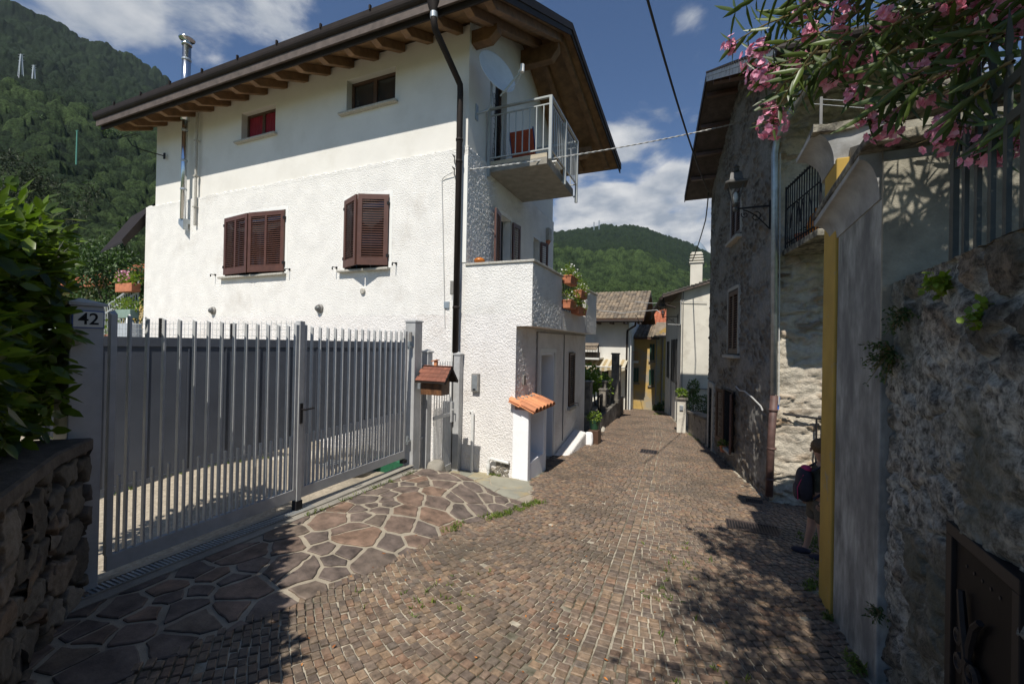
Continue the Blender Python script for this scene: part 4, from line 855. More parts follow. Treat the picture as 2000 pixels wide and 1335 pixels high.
def rock(name, c, r_, m_, parent=None, seed=1, sub=3, flat=.0):
    bm = bmesh.new(); bmesh.ops.create_icosphere(bm, subdivisions=sub, radius=1)
    rr_ = random.Random(seed); ph = [rr_.uniform(0, 9) for _ in range(6)]
    for v in bm.verts:
        p = v.co.copy(); k = 1+.16*math.sin(2.3*p.x+ph[0])*math.cos(2.1*p.y+ph[1])+.10*math.sin(4.1*p.z+ph[2])+.05*math.sin(9*p.x+ph[3])*math.sin(8*p.y+ph[4])
        q = [max(-.82, min(.82, t*k))/.82 for t in p]; v.co = Vector((q[0]*r_[0], q[1]*r_[1], q[2]*r_[2]))
    me = bpy.data.meshes.new(name); bm.to_mesh(me); bm.free(); me.materials.append(m_)
    for p in me.polygons: p.use_smooth = True
    o = bpy.data.objects.new(name, me); COL.objects.link(o)
    if parent: o.parent = parent; o.location = Vector(c)-ORG[root(parent)]
    else: o.location = c
    return o
rock('boulder', (-3.40, 5.22, -.24), (.13, .16, .17), M['concrete'], sbk, 3)
# panel screen behind
PN = thing('sheet_metal_fence', 'anthracite sheet metal screen fence of tall panels behind the grey gate', 'fence', (-5, 4, .2))
pa, pb = np.array((-5.62, 1.93)), np.array((-4.43, 5.78)); dn = (pb-pa)/np.linalg.norm(pb-pa)
def zb_(t): y = 1.93+t*3.85; return .02+.37*(y-1.93)/3.85-.015
n_ = 11
for i in range(n_):
    t0, t1 = i/n_, (i+1)/n_; a = pa+(pb-pa)*(t0-.0005); b = pa+(pb-pa)*(t1+.0); q = np.array((dn[1], -dn[0]))
    mb = MB(); v = [(*a, zb_(t0)), (*b, zb_(t1)), (*b, 1.55), (*a, 1.55)]; mb.ext(v, (-q[0]*.012, -q[1]*.012, 0))
    a2, b2 = a+dn*.006, a+dn*.02; mb.ext([(*(a2+q*.001), zb_(t0)+.06), (*(b2+q*.001), zb_(t0)+.06), (*(b2+q*.001), 1.53), (*(a2+q*.001), 1.53)], (q[0]*.012, q[1]*.012, 0)); mb.build('panel', M['gatedk'], PN)
mb = MB(); mb.bar((*pa, 1.60), (*pb, 1.60), .03, .10); mb.build('top_rail', M['gatedk'], PN)
mb = MB(); mb.bar((*pa, zb_(0)+.03), (*pb, zb_(1)+.03), .028, .05); mb.build('bottom_rail', M['gatedk'], PN)
wm = thing('wire_mesh_fence', 'low wire mesh fence topping the driveway wall behind the dark screen', 'fence', (-9, 5, 1.5))
mb = MB()
for i in range(70): x = -13+i*.11; mb.tube([(x, 4.6, 1.2), (x, 4.6, 1.94)], .003, 3)
for z in (1.6, 1.7, 1.8, 1.9): mb.tube([(-13, 4.6, z), (-5.4, 4.6, z)], .003, 3)
mb.build('wires', M['galv'], wm)
mb = MB(); mb.box(-9.02, 4.58, 0, -8.98, 4.62, 2.0); mb.build('stake', M['iron'], wm); mb = MB(); mb.box(-7.02, 4.58, 0, -6.98, 4.62, 1.9); mb.build('stake', M['iron'], wm)
rw = thing('rubble_footing', 'low pale rubble footing of loose stones under the dark screen fence', 'wall', (-4.9, 4.6, -.3))
for i in range(26):
    t = .48+.37*(i % 13)/13; p = pa+(pb-pa)*t+np.array((rnd.uniform(-.02, .06), 0)); z = -.28+.2*(i//13)+(.06 if i > 12 else 0)+.12*(1-t)
    rock('stone', (p[0], p[1], z), (rnd.uniform(.07, .13), rnd.uniform(.08, .13), rnd.uniform(.06, .1)), M['stones'], rw, i, 2)
gt = thing('green_planter_trough', 'low green garden trough on the ground at the house wall behind the gate', 'planter', (-4.4, 5.6, -.4))
mb = MB(); mb.box(-5.1, 5.35, -.42, -4.05, 5.75, -.20); mb.build('trough', mat('dark_green_plastic', (.015, .10, .05), .5, .15, 20), gt, bevel=.01)
pgx = thing('pallet_grid', 'pale plastic grid tray lying beside the green trough', 'tray', (-5.4, 5.3, -.4))
mb = MB()
for i in range(9): mb.box(-5.85+i*.08, 5.0, -.36, -5.82+i*.08, 5.35, -.30)
mb.build('slats', M['galv'], pgx)
# birdhouse letterbox
BX = thing('wooden_mailbox', 'little house-shaped wooden letterbox with red shingle roof on the gate post', 'mailbox', (-3.27, 4.99, .92))
cx_, cy_ = -3.27, 5.0
mb = MB()
for i in range(8): x = -3.53+i*.058; mb.box(x+.001, 4.87, .935, x+.057, 4.885, 1.16)
for i in range(4): y = 4.886+i*.056; mb.box(-3.08, y, .935, -3.066, y+.054, 1.20+.0)
mb.box(-3.53, 4.886, .94, -3.516, 5.11, 1.17); mb.box(-3.53, 5.11, .935, -3.066, 5.125, 1.16); mb.box(-3.515, 4.886, .935, -3.081, 5.109, .95)
mb.ext([(-3.079, 4.886, 1.2), (-3.079, 5.11, 1.2), (-3.079, 4.998, 1.31)], (.012, 0, 0)); mb.build('box', M['boxwood'], BX)
mb = MB()
for side in (-1, 1):
    for r_ in range(4):
        for i in range(6):
            x0 = -3.60+i*.117+(.04 if r_ % 2 else 0); x1 = min(x0+.115, -2.93)
            y0, z0 = 4.998+side*(.21-.053*r_), 1.125+.0525*r_+.012; y1, z1 = 4.998+side*(.21-.053*(r_+1)-.008), 1.125+.0525*(r_+1)+.012
            a = [(x0, y0, z0), (x1, y0, z0), (x1, y1, z1), (x0, y1, z1)]; mb.ext(a, (0, side*.004, .006))
mb.build('shingle_roof', M['shingle'], BX)
mb = MB()
for side in (-1, 1): mb.ext([(-3.60, 4.998+side*.205, 1.12), (-2.93, 4.998+side*.205, 1.12), (-2.93, 4.998, 1.322), (-3.60, 4.998, 1.322)], (0, 0, .012)); mb.bar((-2.935, 4.998+side*.21, 1.115), (-2.935, 4.998, 1.325), .012, .04); mb.bar((-3.6, 4.998+side*.208, 1.118), (-2.94, 4.998+side*.208, 1.118), .012, .02)
mb.bar((-3.6, 4.998, 1.343), (-2.93, 4.998, 1.343), .05, .008); mb.build('roof_board', M['gutter'], BX)
mb = MB(); mb.obox((-3.30, 4.998, 1.425), (.065, 0, .012), (0, .05, .0), (0, 0, .005)); mb.obox((-3.29, 4.998, 1.38), (.03, 0, 0), (0, .025, 0), (0, 0, .04)); mb.build('chimney', M['terratile'], BX)
mb = MB(); mb.box(-3.68, 4.95, 1.0, -3.531, 5.0, 1.08); mb.build('bracket', M['galv'], BX); BX.scale = (.72, .80, .96)
ic = thing('intercom', 'grey door intercom box on the white rough wall', 'intercom', (-3.15, 5.97, .88))
mb = MB(); mb.box(-3.235, 5.93, .885, -3.105, 5.995, 1.175); mb.build('housing', M['lamp_grey'], ic, bevel=.01)
mb = MB(); mb.box(-3.217, 5.924, .905, -3.128, 5.93, 1.15); mb.build('face', M['galv'], ic, bevel=.003); mb = MB(); mb.box(-3.20, 5.920, .915, -3.15, 5.924, .935); mb.build('buttons', M['iron'], ic)
# bulkhead lamps
def bulk(x, z, lab):
    t_ = thing('bulkhead_lamp', lab, 'wall lamp', (x, 5.95, z), 'round bulkhead lamps on the white house')
    mb = MB(); mb.lathe((x, YA, z), [(.085, 0), (.085, .03), (.07, .045)], 22, (0, -1, 0)); mb.build('base', M['lamp_grey'], t_)
    mb = MB(); mb.lathe((x, YA-.04, z), [(.062, 0), (.058, .035), (.04, .06), (.012, .072)], 20, (0, -1, 0)); mb.build('globe', mat('smoky_lamp_glass', (.12, .12, .115), .12, .1, 9, spec=.8), t_, smooth=True); return t_
bulk(-9.76, 2.26, 'round bulkhead lamp under the wide shuttered window'); bulk(-6.58, 2.26, 'round bulkhead lamp nearer the middle of the front, above the gate')
# ---------------------------------------------------------------- left stone wall, hedge
LW = thing('left_stone_wall', 'dark garden wall of big round stones with a flat coping, left of the gate post', 'wall', (-2.9, .9, 0))
pts = [(-3.60, 1.40), (-3.30, 1.13), (-2.98, .93), (-2.6, .70), (-2.0, .33), (-1.2, -.3)]
prev = pts[0]
for i, (a, b) in enumerate(zip(pts, pts[1:])):
    d_ = np.array(b)-np.array(a); d_ = d_/np.linalg.norm(d_); nn = (-d_[1]*-1, d_[0]*-1)
    nn = np.array((-d_[1], d_[0])); nn = nn if nn @ np.array((1, 1)) > 0 else -nn
    relief('stone_face', np.array(a)-d_*.03, np.array(b)+d_*.03, -.15, .93, nn, .011, .23, .17, .065, M['rub_dark'], LW, seed=4+i, rough=.45, mortar=.09, famp=.009, off=-.005, warp=.35)
mb = MB()
vs = []; W_ = .34
for i, (x, y) in enumerate(pts):
    a = np.array(pts[max(i-1, 0)]); b = np.array(pts[min(i+1, len(pts)-1)]); d_ = (b-a)/np.linalg.norm(b-a); nn = np.array((-d_[1], d_[0])); nn = nn if nn @ np.array((1, 1)) > 0 else -nn
    p_ = np.array((x, y)); q1 = p_+nn*.075; q2 = p_-nn*W_; vs += [(*q1, .925), (*q1, .985), (*(q1-nn*.015), .995), (*q2, 1.0), (*q2, -.1)]
mb.add(vs, [(5*i+k, 5*i+5+k, 5*i+6+k, 5*i+1+k) for i in range(len(pts)-1) for k in range(4)]+[(0, 1, 2, 3, 4)]+[(5*i, 5*i+5, 5*i+9, 5*i+4) for i in range(0)])
mbk = MB()
for (x, y), (x2, y2) in zip(pts, pts[1:]):
    mbk.add([(x-.01, y-.01, -.2), (x2-.01, y2-.01, -.2), (x2-.01, y2-.01, .93), (x-.01, y-.01, .93)], [(0, 1, 2, 3)])
mbk.build('backing', M['rub_dark'], LW)
mb.build('coping', mat('dark_weathered_coping', (.075, .065, .055), .95, .25, 12, bump=.6, bscale=50, bdist=.008), LW)
def leaves(name, B, D, Nn, Ls, Ws, m_, parent=None, fold=.18, curl=.15):
    """many leaves: base points B, directions D, face normals Nn, lengths and widths"""
    B = np.asarray(B, float); D = np.asarray(D, float); D /= np.linalg.norm(D, axis=1)[:, None]+1e-9
    S = np.cross(D, Nn); S /= np.linalg.norm(S, axis=1)[:, None]+1e-9; U = np.cross(S, D)
    n = len(B); Ls = np.broadcast_to(Ls, (n,))[:, None]; Ws = np.broadcast_to(Ws, (n,))[:, None]
    prof = [(0, 0, 0), (.30, .5, 0), (.68, .42, -curl*.4), (1, 0, -curl), (.68, -.42, -curl*.4), (.30, -.5, 0), (.30, 0, -fold*.3), (.68, 0, -fold*.3-curl*.4)]
    V = np.stack([B+D*Ls*a+S*Ws*b+U*Ls*c for a, b, c in prof], 1).reshape(-1, 3)
    T = np.array([(0, 6, 1), (0, 5, 6), (1, 6, 7), (1, 7, 2), (6, 5, 4), (6, 4, 7), (2, 7, 3), (7, 4, 3)])
    F = (np.arange(n)[:, None, None]*8+T[None]).reshape(-1, 3)
    off = ORG[root(parent)] if parent is not None else Vector((0, 0, 0)); V = V-np.array(off)
    me = bpy.data.meshes.new(name); me.vertices.add(len(V)); me.vertices.foreach_set('co', V.astype(np.float32).ravel()); me.loops.add(F.size); me.loops.foreach_set('vertex_index', F.ravel().astype(np.int32))
    me.polygons.add(len(F)); me.polygons.foreach_set('loop_start', np.arange(0, F.size, 3, dtype=np.int32)); me.materials.append(m_); me.update(calc_edges=True)
    o = bpy.data.objects.new(name, me); COL.objects.link(o)
    if parent is not None: o.parent = parent
    return o
NR = np.random.default_rng(5)
def crown_pts(blobs, n, shell=.55):
    """points in the outer part of ellipsoids; returns points and outward directions"""
    P_ = []; O_ = []; w = np.array([b[3]*b[4]*b[5] for b in blobs])**(2/3); w /= w.sum()
    ks = NR.choice(len(blobs), n, p=w)
    for k in ks:
        b = blobs[k]; d_ = NR.normal(size=3); d_ /= np.linalg.norm(d_); r_ = shell+(1-shell)*NR.random()**.6
        P_.append((b[0]+d_[0]*b[3]*r_, b[1]+d_[1]*b[4]*r_, b[2]+d_[2]*b[5]*r_)); O_.append(d_)
    return np.array(P_), np.array(O_)
HG = thing('laurel_hedge', 'dense glossy laurel hedge spilling over the stone wall at the left edge', 'hedge', (-3.6, 1.0, 1.0))
bl = []
for i in range(120):
    t = i/119; x = -4.2+2.1*t; y = 1.28-1.15*t*(.9+.1*t)
    zt = 2.40-.60*t-.05*math.sin(t*9)
    bl.append((x+NR.uniform(-.12, .06), y+NR.uniform(-.08, .08), NR.uniform(1.15, zt), .25, .22, .24))
for x, y, z, r_ in ((-3.80, 1.22, 2.28, .2), (-3.62, 1.18, 2.02, .18), (-3.58, 1.2, 1.72, .16), (-3.60, 1.2, 1.45, .15), (-3.62, 1.2, 1.2, .15), (-4.1, 1.25, 2.42, .22), (-3.5, 1.13, 2.0, .10), (-3.4, 1.0, 1.15, .13)): bl.append((x, y, z, r_, r_, r_))
Pp, Oo = crown_pts(bl, 15000, .5)
D_ = Oo*.7+NR.normal(size=Oo.shape)*.6+np.array((.25, -.15, .15)); Nn = NR.normal(size=Oo.shape)*.45+np.array((.1, -.35, .9))
keep = (Pp[:, 2] > 1.0) & (Pp[:, 0]*.934+Pp[:, 1]*2.52 < .12)
leaves('foliage', Pp[keep], D_[keep], Nn[keep], NR.uniform(.08, .14, keep.sum()), NR.uniform(.038, .058, keep.sum()), M['leaf'], HG)
mb = MB()
for i in range(26): t = i/25; x = -4.1+1.45*t; y = 1.2-.72*t; mb.tube([(x, y, .95), (x+rnd.uniform(-.1, .1), y+rnd.uniform(-.1, .1), 1.6), (x+rnd.uniform(-.2, .2), y+rnd.uniform(-.15, .15), 2.2)], [.014, .009, .004], 5)
mb.build('stems', M['bark'], HG)
def tree(name, label, base, h, blobs, n, L_, W_, m_, trunk=.12, shell=.35, group=None, up=.1):
    t_ = thing(name, label, 'tree', base, group); c = np.mean([b[:3] for b in blobs], 0)
    mb = MB(); mb.tube([base, (base[0]+.1*trunk*5, base[1], base[2]+h*.3), (c[0], c[1], c[2])], [trunk, trunk*.75, trunk*.35], 8)
    for b in blobs[:14]:
        s_ = np.array(base)+(c-np.array(base))*rnd.uniform(.45, .9); mb.tube([s_, (s_+np.array(b[:3]))/2+np.array((0, 0, .05*h)), b[:3]], [trunk*.35, trunk*.2, trunk*.06], 5)
    mb.build('trunk', M['bark'], t_)
    Pp, Oo = crown_pts(blobs, n, shell); D_ = Oo+NR.normal(size=Oo.shape)*.8; Nn = NR.normal(size=Oo.shape)*.6+np.array((0, -.2, .8))+Oo*.3
    leaves('crown', Pp, D_, Nn, NR.uniform(.7, 1.3, n)*L_, NR.uniform(.7, 1.2, n)*W_, m_, t_); return t_
# tree standing left of the photographer, its crown shades the paving
bs = [(-3.25+NR.uniform(-.75, .75), -.50+NR.uniform(-.7, .55), 3.45+NR.uniform(-.6, .55), .42, .42, .36) for _ in range(26)]+[(-4.4+NR.uniform(-.9, .9), -.8+NR.uniform(-.8, .8), 3.5+NR.uniform(-.6, .9), .5, .5, .4) for _ in range(18)]
0 and tree('garden_tree', 'leafy garden tree rising behind the hedge at the left edge of the lane', (-4.2, -.9, .5), 3.2, bs, 9000, .12, .055, M['leafd'], .11, .2)
# ================================================================ RIGHT SIDE: gateway, wall, fence, oleander
GW = thing('gateway', 'old plastered gateway with ochre pilaster and coved cornices along the right of the lane', 'gateway', (1.3, 3.5, -.3))
mb = MB()
mb.box(.951, 2.951, -.45, 2.4, 3.735, 2.50); mb.build('grey_pier', M['greyp'], GW, bevel=.008)
mb = MB(); mb.box(.945, 2.93, 1.6, 2.6, 2.951, 2.70); mb.box(.952, 2.953, 2.50, 2.6, 3.7, 2.70); mb.build('south_face', M['dappled'], GW, bevel=.004)
mb = MB(); mb.box(.937, 3.745, -.5, 1.25, 4.05, 3.05); mb.build('ochre_pilaster', M['yellow'], GW, bevel=.01)
def cornice(name, y0, y1, x, z0, z1, zt, p0, p1, z0b, z1b, ztb, m_=None):
    mb = MB(); k = 15; vs = []
    for (y, a, b, c, pr_) in ((y0, z0, z1, zt, p0), (y1, z0b, z1b, ztb, p1)):
        prof = [(x+.0, a)]
        for i in range(1, k): t = i/(k-1); prof.append((x-pr_*(1-math.cos(t*math.pi/2)), a+(b-a)*math.sin(t*math.pi/2)*.98))
        prof += [(x-pr_-.004, b), (x-pr_-.004, c), (x+.3, c), (x+.3, a)]
        vs += [(p[0], y, p[1]) for p in prof]
    n_ = len(vs)//2; mb.add(vs, [tuple(range(n_)), tuple(range(n_, 2*n_))[::-1]]+[(i, n_+i, n_+(i+1) % n_, (i+1) % n_) for i in range(n_)])
    o = mb.build(name, m_ or M['cornice'], GW, smooth=True); ed = o.modifiers.new('edges', 'EDGE_SPLIT'); ed.split_angle = R(35); return o
cornice('cornice', 2.98, 3.90, .944, 2.50, 2.74, 2.775, .09, .10, 2.46, 2.60, 2.64)
cornice('upper_cornice', 3.78, 4.12, .93, 3.02, 3.27, 3.30, .13, .17, 3.0, 3.19, 3.22)
mb = MB(); mb.add([(.845, 2.86, 2.777), (2.6, 2.86, 2.80), (2.6, 3.92, 2.68), (.83, 3.92, 2.642), (.845, 2.86, 2.83), (2.6, 2.86, 2.87), (2.6, 3.92, 2.74), (.83, 3.92, 2.69)], [(3, 2, 1, 0), (4, 5, 6, 7), (0, 1, 5, 4), (1, 2, 6, 5), (2, 3, 7, 6), (3, 0, 4, 7)])
mb.build('lower_slab', M['mossc'], GW, bevel=.008)
mb = MB(); nn_ = 24; vs = []
for i in range(nn_+1):
    x = .79+i*.08; zt_ = 3.30+.10*sstep((x-1.0)/.6)+.05*math.sin(x*5); j = rnd.uniform(-.008, .008)
    vs += [(x, 3.74+j, zt_+.0), (x, 3.74+j, zt_+.055+j), (x, 4.2, zt_+.02), (x, 4.2, zt_-.04)]
mb.add(vs, [(4*i+k, 4*i+4+k, 4*i+4+(k+1) % 4, 4*i+(k+1) % 4) for i in range(nn_) for k in range(4)]+[(0, 1, 2, 3)])
mb.build('upper_slab', M['mossc'], GW)
mb = MB(); mb.add([(.95, 2.95, 2.84), (2.6, 2.95, 2.88), (2.6, 3.77, 3.25), (1.02, 3.77, 3.12)], [(0, 1, 2, 3)]); mb.add([(1.02, 3.77, 3.12), (2.6, 3.77, 3.25), (2.6, 3.77, 2.7), (1.0, 3.77, 2.7)], [(0, 1, 2, 3)]); mb.add([(.95, 2.95, 2.84), (1.02, 3.77, 3.12), (1.0, 3.77, 2.65), (.95, 2.95, 2.7)], [(0, 1, 2, 3)])
mb.build('lean_to_roof', M['slabc'], GW)
mb = MB(); mb.box(1.25, 3.76, -.5, 1.30, 4.05, 3.3); mb.box(.96, 3.80, 3.04, 2.5, 4.08, 3.27); mb.build('core', M['dappled'], GW)
# retaining wall
RW = thing('right_retaining_wall', 'tall rough mortared stone retaining wall along the right edge', 'wall', (1.0, 1.5, -.2))
def wx(y): return 1.0+.0875*(y-2.8)-.0
pA = (wx(2.94)-.005, 2.94); pB = (wx(-1.6), -1.6); dd = np.array(pB)-np.array(pA); dd /= np.linalg.norm(dd); nW = np.array((dd[1], -dd[0])); nW = nW if nW[0] < 0 else -nW
relief('stone_face', pA, pB, -.35, 2.02, nW, .0075, .24, .19, .034, M['rub_near'], RW, seed=31, rough=.8, mortar=.14, cover=.40, famp=.019, fs=8, off=-.014, grain=.0045, holes=[(2.94-2.186, .23, 2.94-1.70, .995)])
rt = relief('stone_top', (wx(2.94)-.02, 2.94), (wx(-1.6)-.02, -1.6), 0, .5, (0, 0), .02, .2, .2, .0, M['rub_near'], RW, seed=3, famp=0)
me = rt.data; co = np.empty(len(me.vertices)*3); me.vertices.foreach_get('co', co); co = co.reshape(-1, 3); zz_ = co[:, 2]+(-.2 if 0 else .2)*0
zrel = co[:, 2]+ORG[RW].z; co[:, 0] += zrel; co[:, 2] = 2.0-ORG[RW].z+.025*fbm(co[:, 0]*9, co[:, 1]*9, 4, 5)+.012*fbm(co[:, 0]*30, co[:, 1]*30, 3, 8); me.vertices.foreach_set('co', co.ravel()); me.update()
mb = MB(); mb.box(1.02, -1.6, -.4, 3.0, 2.94, 1.98); mb.build('earth_fill', mat('garden_earth', (.06, .045, .03), .95, .25, 9, bump=.5, bscale=30, bdist=.02), RW)
CB = thing('iron_cabinet_door', 'black iron meter cabinet door with scrollwork set into the right stone wall', 'cabinet', (.9, 1.95, .3))
n3 = np.array((*nW, 0)); d3 = np.array((*dd, 0)); base = np.array((wx(2.17), 2.17, 0))+n3*.026
def cb(u0, u1, z0, z1, o0, o1, mb): c = base+d3*(u0+u1)/2+n3*(o0+o1)/2+np.array((0, 0, (z0+z1)/2)); mb.obox(c, d3*(u1-u0)/2, n3*(o1-o0)/2, (0, 0, (z1-z0)/2))
mb = MB(); cb(-.02, .47, .955, 1.0, -.05, .005, mb); cb(-.02, .03, .22, .955, -.05, .005, mb); cb(.43, .47, .22, .955, -.05, .005, mb); cb(.03, .43, .22, .26, -.05, .005, mb); mb.build('frame', M['iron'], CB, bevel=.003)
mb = MB(); cb(.035, .425, .265, .95, -.03, -.008, mb); lf_ = mb.build('door', mat('black_painted_sheet', (.006, .006, .007), .6, .15, 12, spec=.12, bump=.1, bscale=60, bdist=.002), CB, bevel=.003)
mb = MB()
for k in range(5): c = base+d3*(.12+.055*k)+n3*(-.007)+np.array((0, 0, .885)); mb.lathe(c, [(.006, 0), (.006, .002)], 8, n3)
mb.build('air_holes', M['dark'], lf_)
mb = MB()
def cp(u, z, o=.012): return base+d3*u+n3*o+np.array((0, 0, z))
def spiral(u, z, r0, s_, st, turns=1.3): return [cp(u+s_*(r0*(1-k/16*.7))*math.cos(st+k/16*2*math.pi*turns)-0, z+(r0*(1-k/16*.7))*math.sin(st+k/16*2*math.pi*turns), .014) for k in range(17)]
for pth in ([cp(.13, .80), cp(.15, .70), cp(.18, .60), cp(.19, .50), cp(.2, .38), cp(.2, .28)], [cp(.27, .76), cp(.23, .72), cp(.20, .64), cp(.19, .56)], spiral(.235, .56, .045, 1, 2.4), spiral(.235, .47, .045, 1, 3.6), spiral(.145, .55, .035, -1, 2.4), spiral(.14, .64, .028, -1, 3.0), [cp(.185, .44), cp(.16, .40), cp(.13, .36), cp(.12, .33)]):
    mb.tube(pth, [.011]+[.013]*(len(pth)-2)+[.004], 6)
mb.build('scrollwork', M['iron'], lf_)
mb = MB(); cb(.40, .425, .38, .52, -.008, .012, mb); mb.build('latch', M['iron'], lf_)
IF = thing('iron_fence', 'dark wrought iron fence with spear tipped bars on top of the right wall', 'fence', (.9, 1.5, 2.0))
def fxy(y): return wx(y)+.025
mb = MB()
for z in (2.545, 2.425): mb.bar((fxy(2.37), 2.37, z), (fxy(-1.5), -1.5, z), .012, .034)
mb.build('rails', M['fence'], IF)
for i in range(34):
    y = 2.325-.098*i; x = fxy(y); mb = MB(); h = .010 if i else .014; mb.box(x-h*.7, y-h, 1.98, x+h*.7, y+h, 2.64)
    tw = 0 if i else 0; ang = rnd.uniform(-.5, .5); ca, sa = math.cos(ang), math.sin(ang); wd = .020 if i else .03
    ring = lambda z, w_, t_: [(x-ca*0-w_*sa, y-w_*ca, z), (x+t_, y, z), (x+w_*sa, y+w_*ca, z), (x-t_, y, z)]
    vs = ring(2.64, .012, .008)+ring(2.69, wd, .006)+ring(2.73, wd*.7, .005)+ring(2.80, .001, .001)
    mb.add(vs, [(4*k+q, 4*k+(q+1) % 4, 4*k+4+(q+1) % 4, 4*k+4+q) for k in range(3) for q in range(4)]); mb.build('bar', M['fence'], IF)
# small plants growing out of the right wall
def tuft(name, label, c, n, L_, spread, m_, drop=.3, W_=.012, cat='plant', group=None, out=(-1, 0, 0)):
    t_ = thing(name, label, cat, tuple(c), group); c = np.array(c, float); o3 = np.array(out)
    mb = MB(); Bp = []; Dp = []
    for i in range(max(4, n//14)):
        d_ = NR.normal(size=3)*.6+o3*.8; d_ /= np.linalg.norm(d_); e = c+d_*spread*NR.uniform(.5, 1)+np.array((0, 0, -drop*spread*NR.random()))
        mid = (c+e)/2+np.array((0, 0, .15*spread)); mb.tube([c, mid, e], [.003, .002, .001], 4)
        for k in range(14):
            t = NR.random(); p = (1-t)**2*c+2*t*(1-t)*mid+t*t*e; Bp.append(p+NR.normal(size=3)*.006); Dp.append(d_*.5+NR.normal(size=3))
    mb.build('stems', M['twig'], t_); Bp = np.array(Bp); leaves('leaves', Bp, np.array(Dp), NR.normal(size=Bp.shape)*.5+np.array((-.3, -.2, .9)), NR.uniform(.6, 1.3, len(Bp))*L_, NR.uniform(.7, 1.2, len(Bp))*W_, m_, t_); return t_
tuft('wall_fern', 'bushy green weed growing from a crack high in the right wall beside the grey pier', P(1745, 690, 'x', .96), 500, .022, .16, M['leafd'], .8, .010)
tuft('wall_fern', 'weed hanging just below the top of the right wall', P(1770, 610, 'x', .95), 260, .02, .11, M['leafd'], .9, .010)
tuft('wall_ivy', 'small ivy sprig trailing over the top edge of the right wall', P(1850, 545, 'x', .92), 120, .03, .10, M['leafy'], .5, .026)
tuft('wall_ivy', 'yellow green ivy sprig further along the right wall face', P(1925, 615, 'x', .90), 90, .026, .07, M['leafy'], .5, .022)
tuft('wall_fern', 'low weed growing at the foot of the grey pier', P(1720, 1195, 'x', .94), 160, .02, .07, M['leafd'], .5, .008)
tuft('wall_fern', 'weed clump between the pier foot and the cobbles', (.93, 3.05, -.17), 240, .03, .11, M['grass'], 0, .008)
tuft('wall_fern', 'weed clump at the foot of the ochre pilaster', (.92, 3.65, -.25), 120, .03, .07, M['grass'], 0, .008)
# chimney tower behind
CT = thing('chimney_stack', 'tall square plastered chimney stack rising behind the roofs at upper right', 'chimney', (3.6, 9.0, 4.5))
mb = MB(); mb.box(3.22, 9.0, 4.5, 3.98, 9.8, 8.4); mb.build('shaft', M['dappled'], CT, bevel=.02); mb = MB(); mb.box(3.15, 8.93, 8.4, 4.05, 9.87, 8.5); mb.build('cap', M['stone_sill'], CT)
# ---------------------------------------------------------------- oleander
OL = thing('oleander', 'big flowering pink oleander arching over the fence at upper right', 'shrub', (1.6, 1.6, 2.0))
SB = []; SD = []; SN = []; SL = []; stems = MB(); woody = MB(); FL = []
def whorl_stem(p0, p1, bend, n, L_, r0=.006, first=0):
    p0 = np.array(p0, float); p1 = np.array(p1, float); mid = (p0+p1)/2+np.array(bend)
    path = [(1-t)**2*p0+2*t*(1-t)*mid+t*t*p1 for t in np.linspace(0, 1, 7)]; stems.tube(path, list(np.linspace(r0, .0025, 7)), 5, False)
    for k in range(n):
        t = first+(1-first)*(k+.6)/n; t = min(t, 1); c = (1-t)**2*p0+2*t*(1-t)*mid+t*t*p1; tg = 2*(1-t)*(mid-p0)+2*t*(p1-mid); tg /= np.linalg.norm(tg)
        a0 = NR.uniform(0, 6); bb = np.cross(tg, (0, 0, 1)); bb /= np.linalg.norm(bb)+1e-6; cc = np.cross(tg, bb)
        for j in range(3):
            a = a0+j*2.094+NR.uniform(-.3, .3); rad = math.cos(a)*bb+math.sin(a)*cc; d_ = rad*.85+tg*NR.uniform(.35, .9)+np.array((0, 0, -.12))
            SB.append(c); SD.append(d_); SN.append(tg-rad*.3+NR.normal(size=3)*.15); SL.append(L_*NR.uniform(.7, 1.15))
def flower_cluster(c, r_, n):
    c = np.array(c, float); 
    for i in range(n):
        d_ = NR.normal(size=3); d_ /= np.linalg.norm(d_); FL.append((c+d_*r_*NR.uniform(.3, 1.0), d_+np.array((-.3, -.4, -.1))))
    for i in range(max(2, n//3)): d_ = NR.normal(size=3); stems.tube([c+np.array((.05, 0, .02)), c+d_*r_*.5], [.002, .001], 4, False)
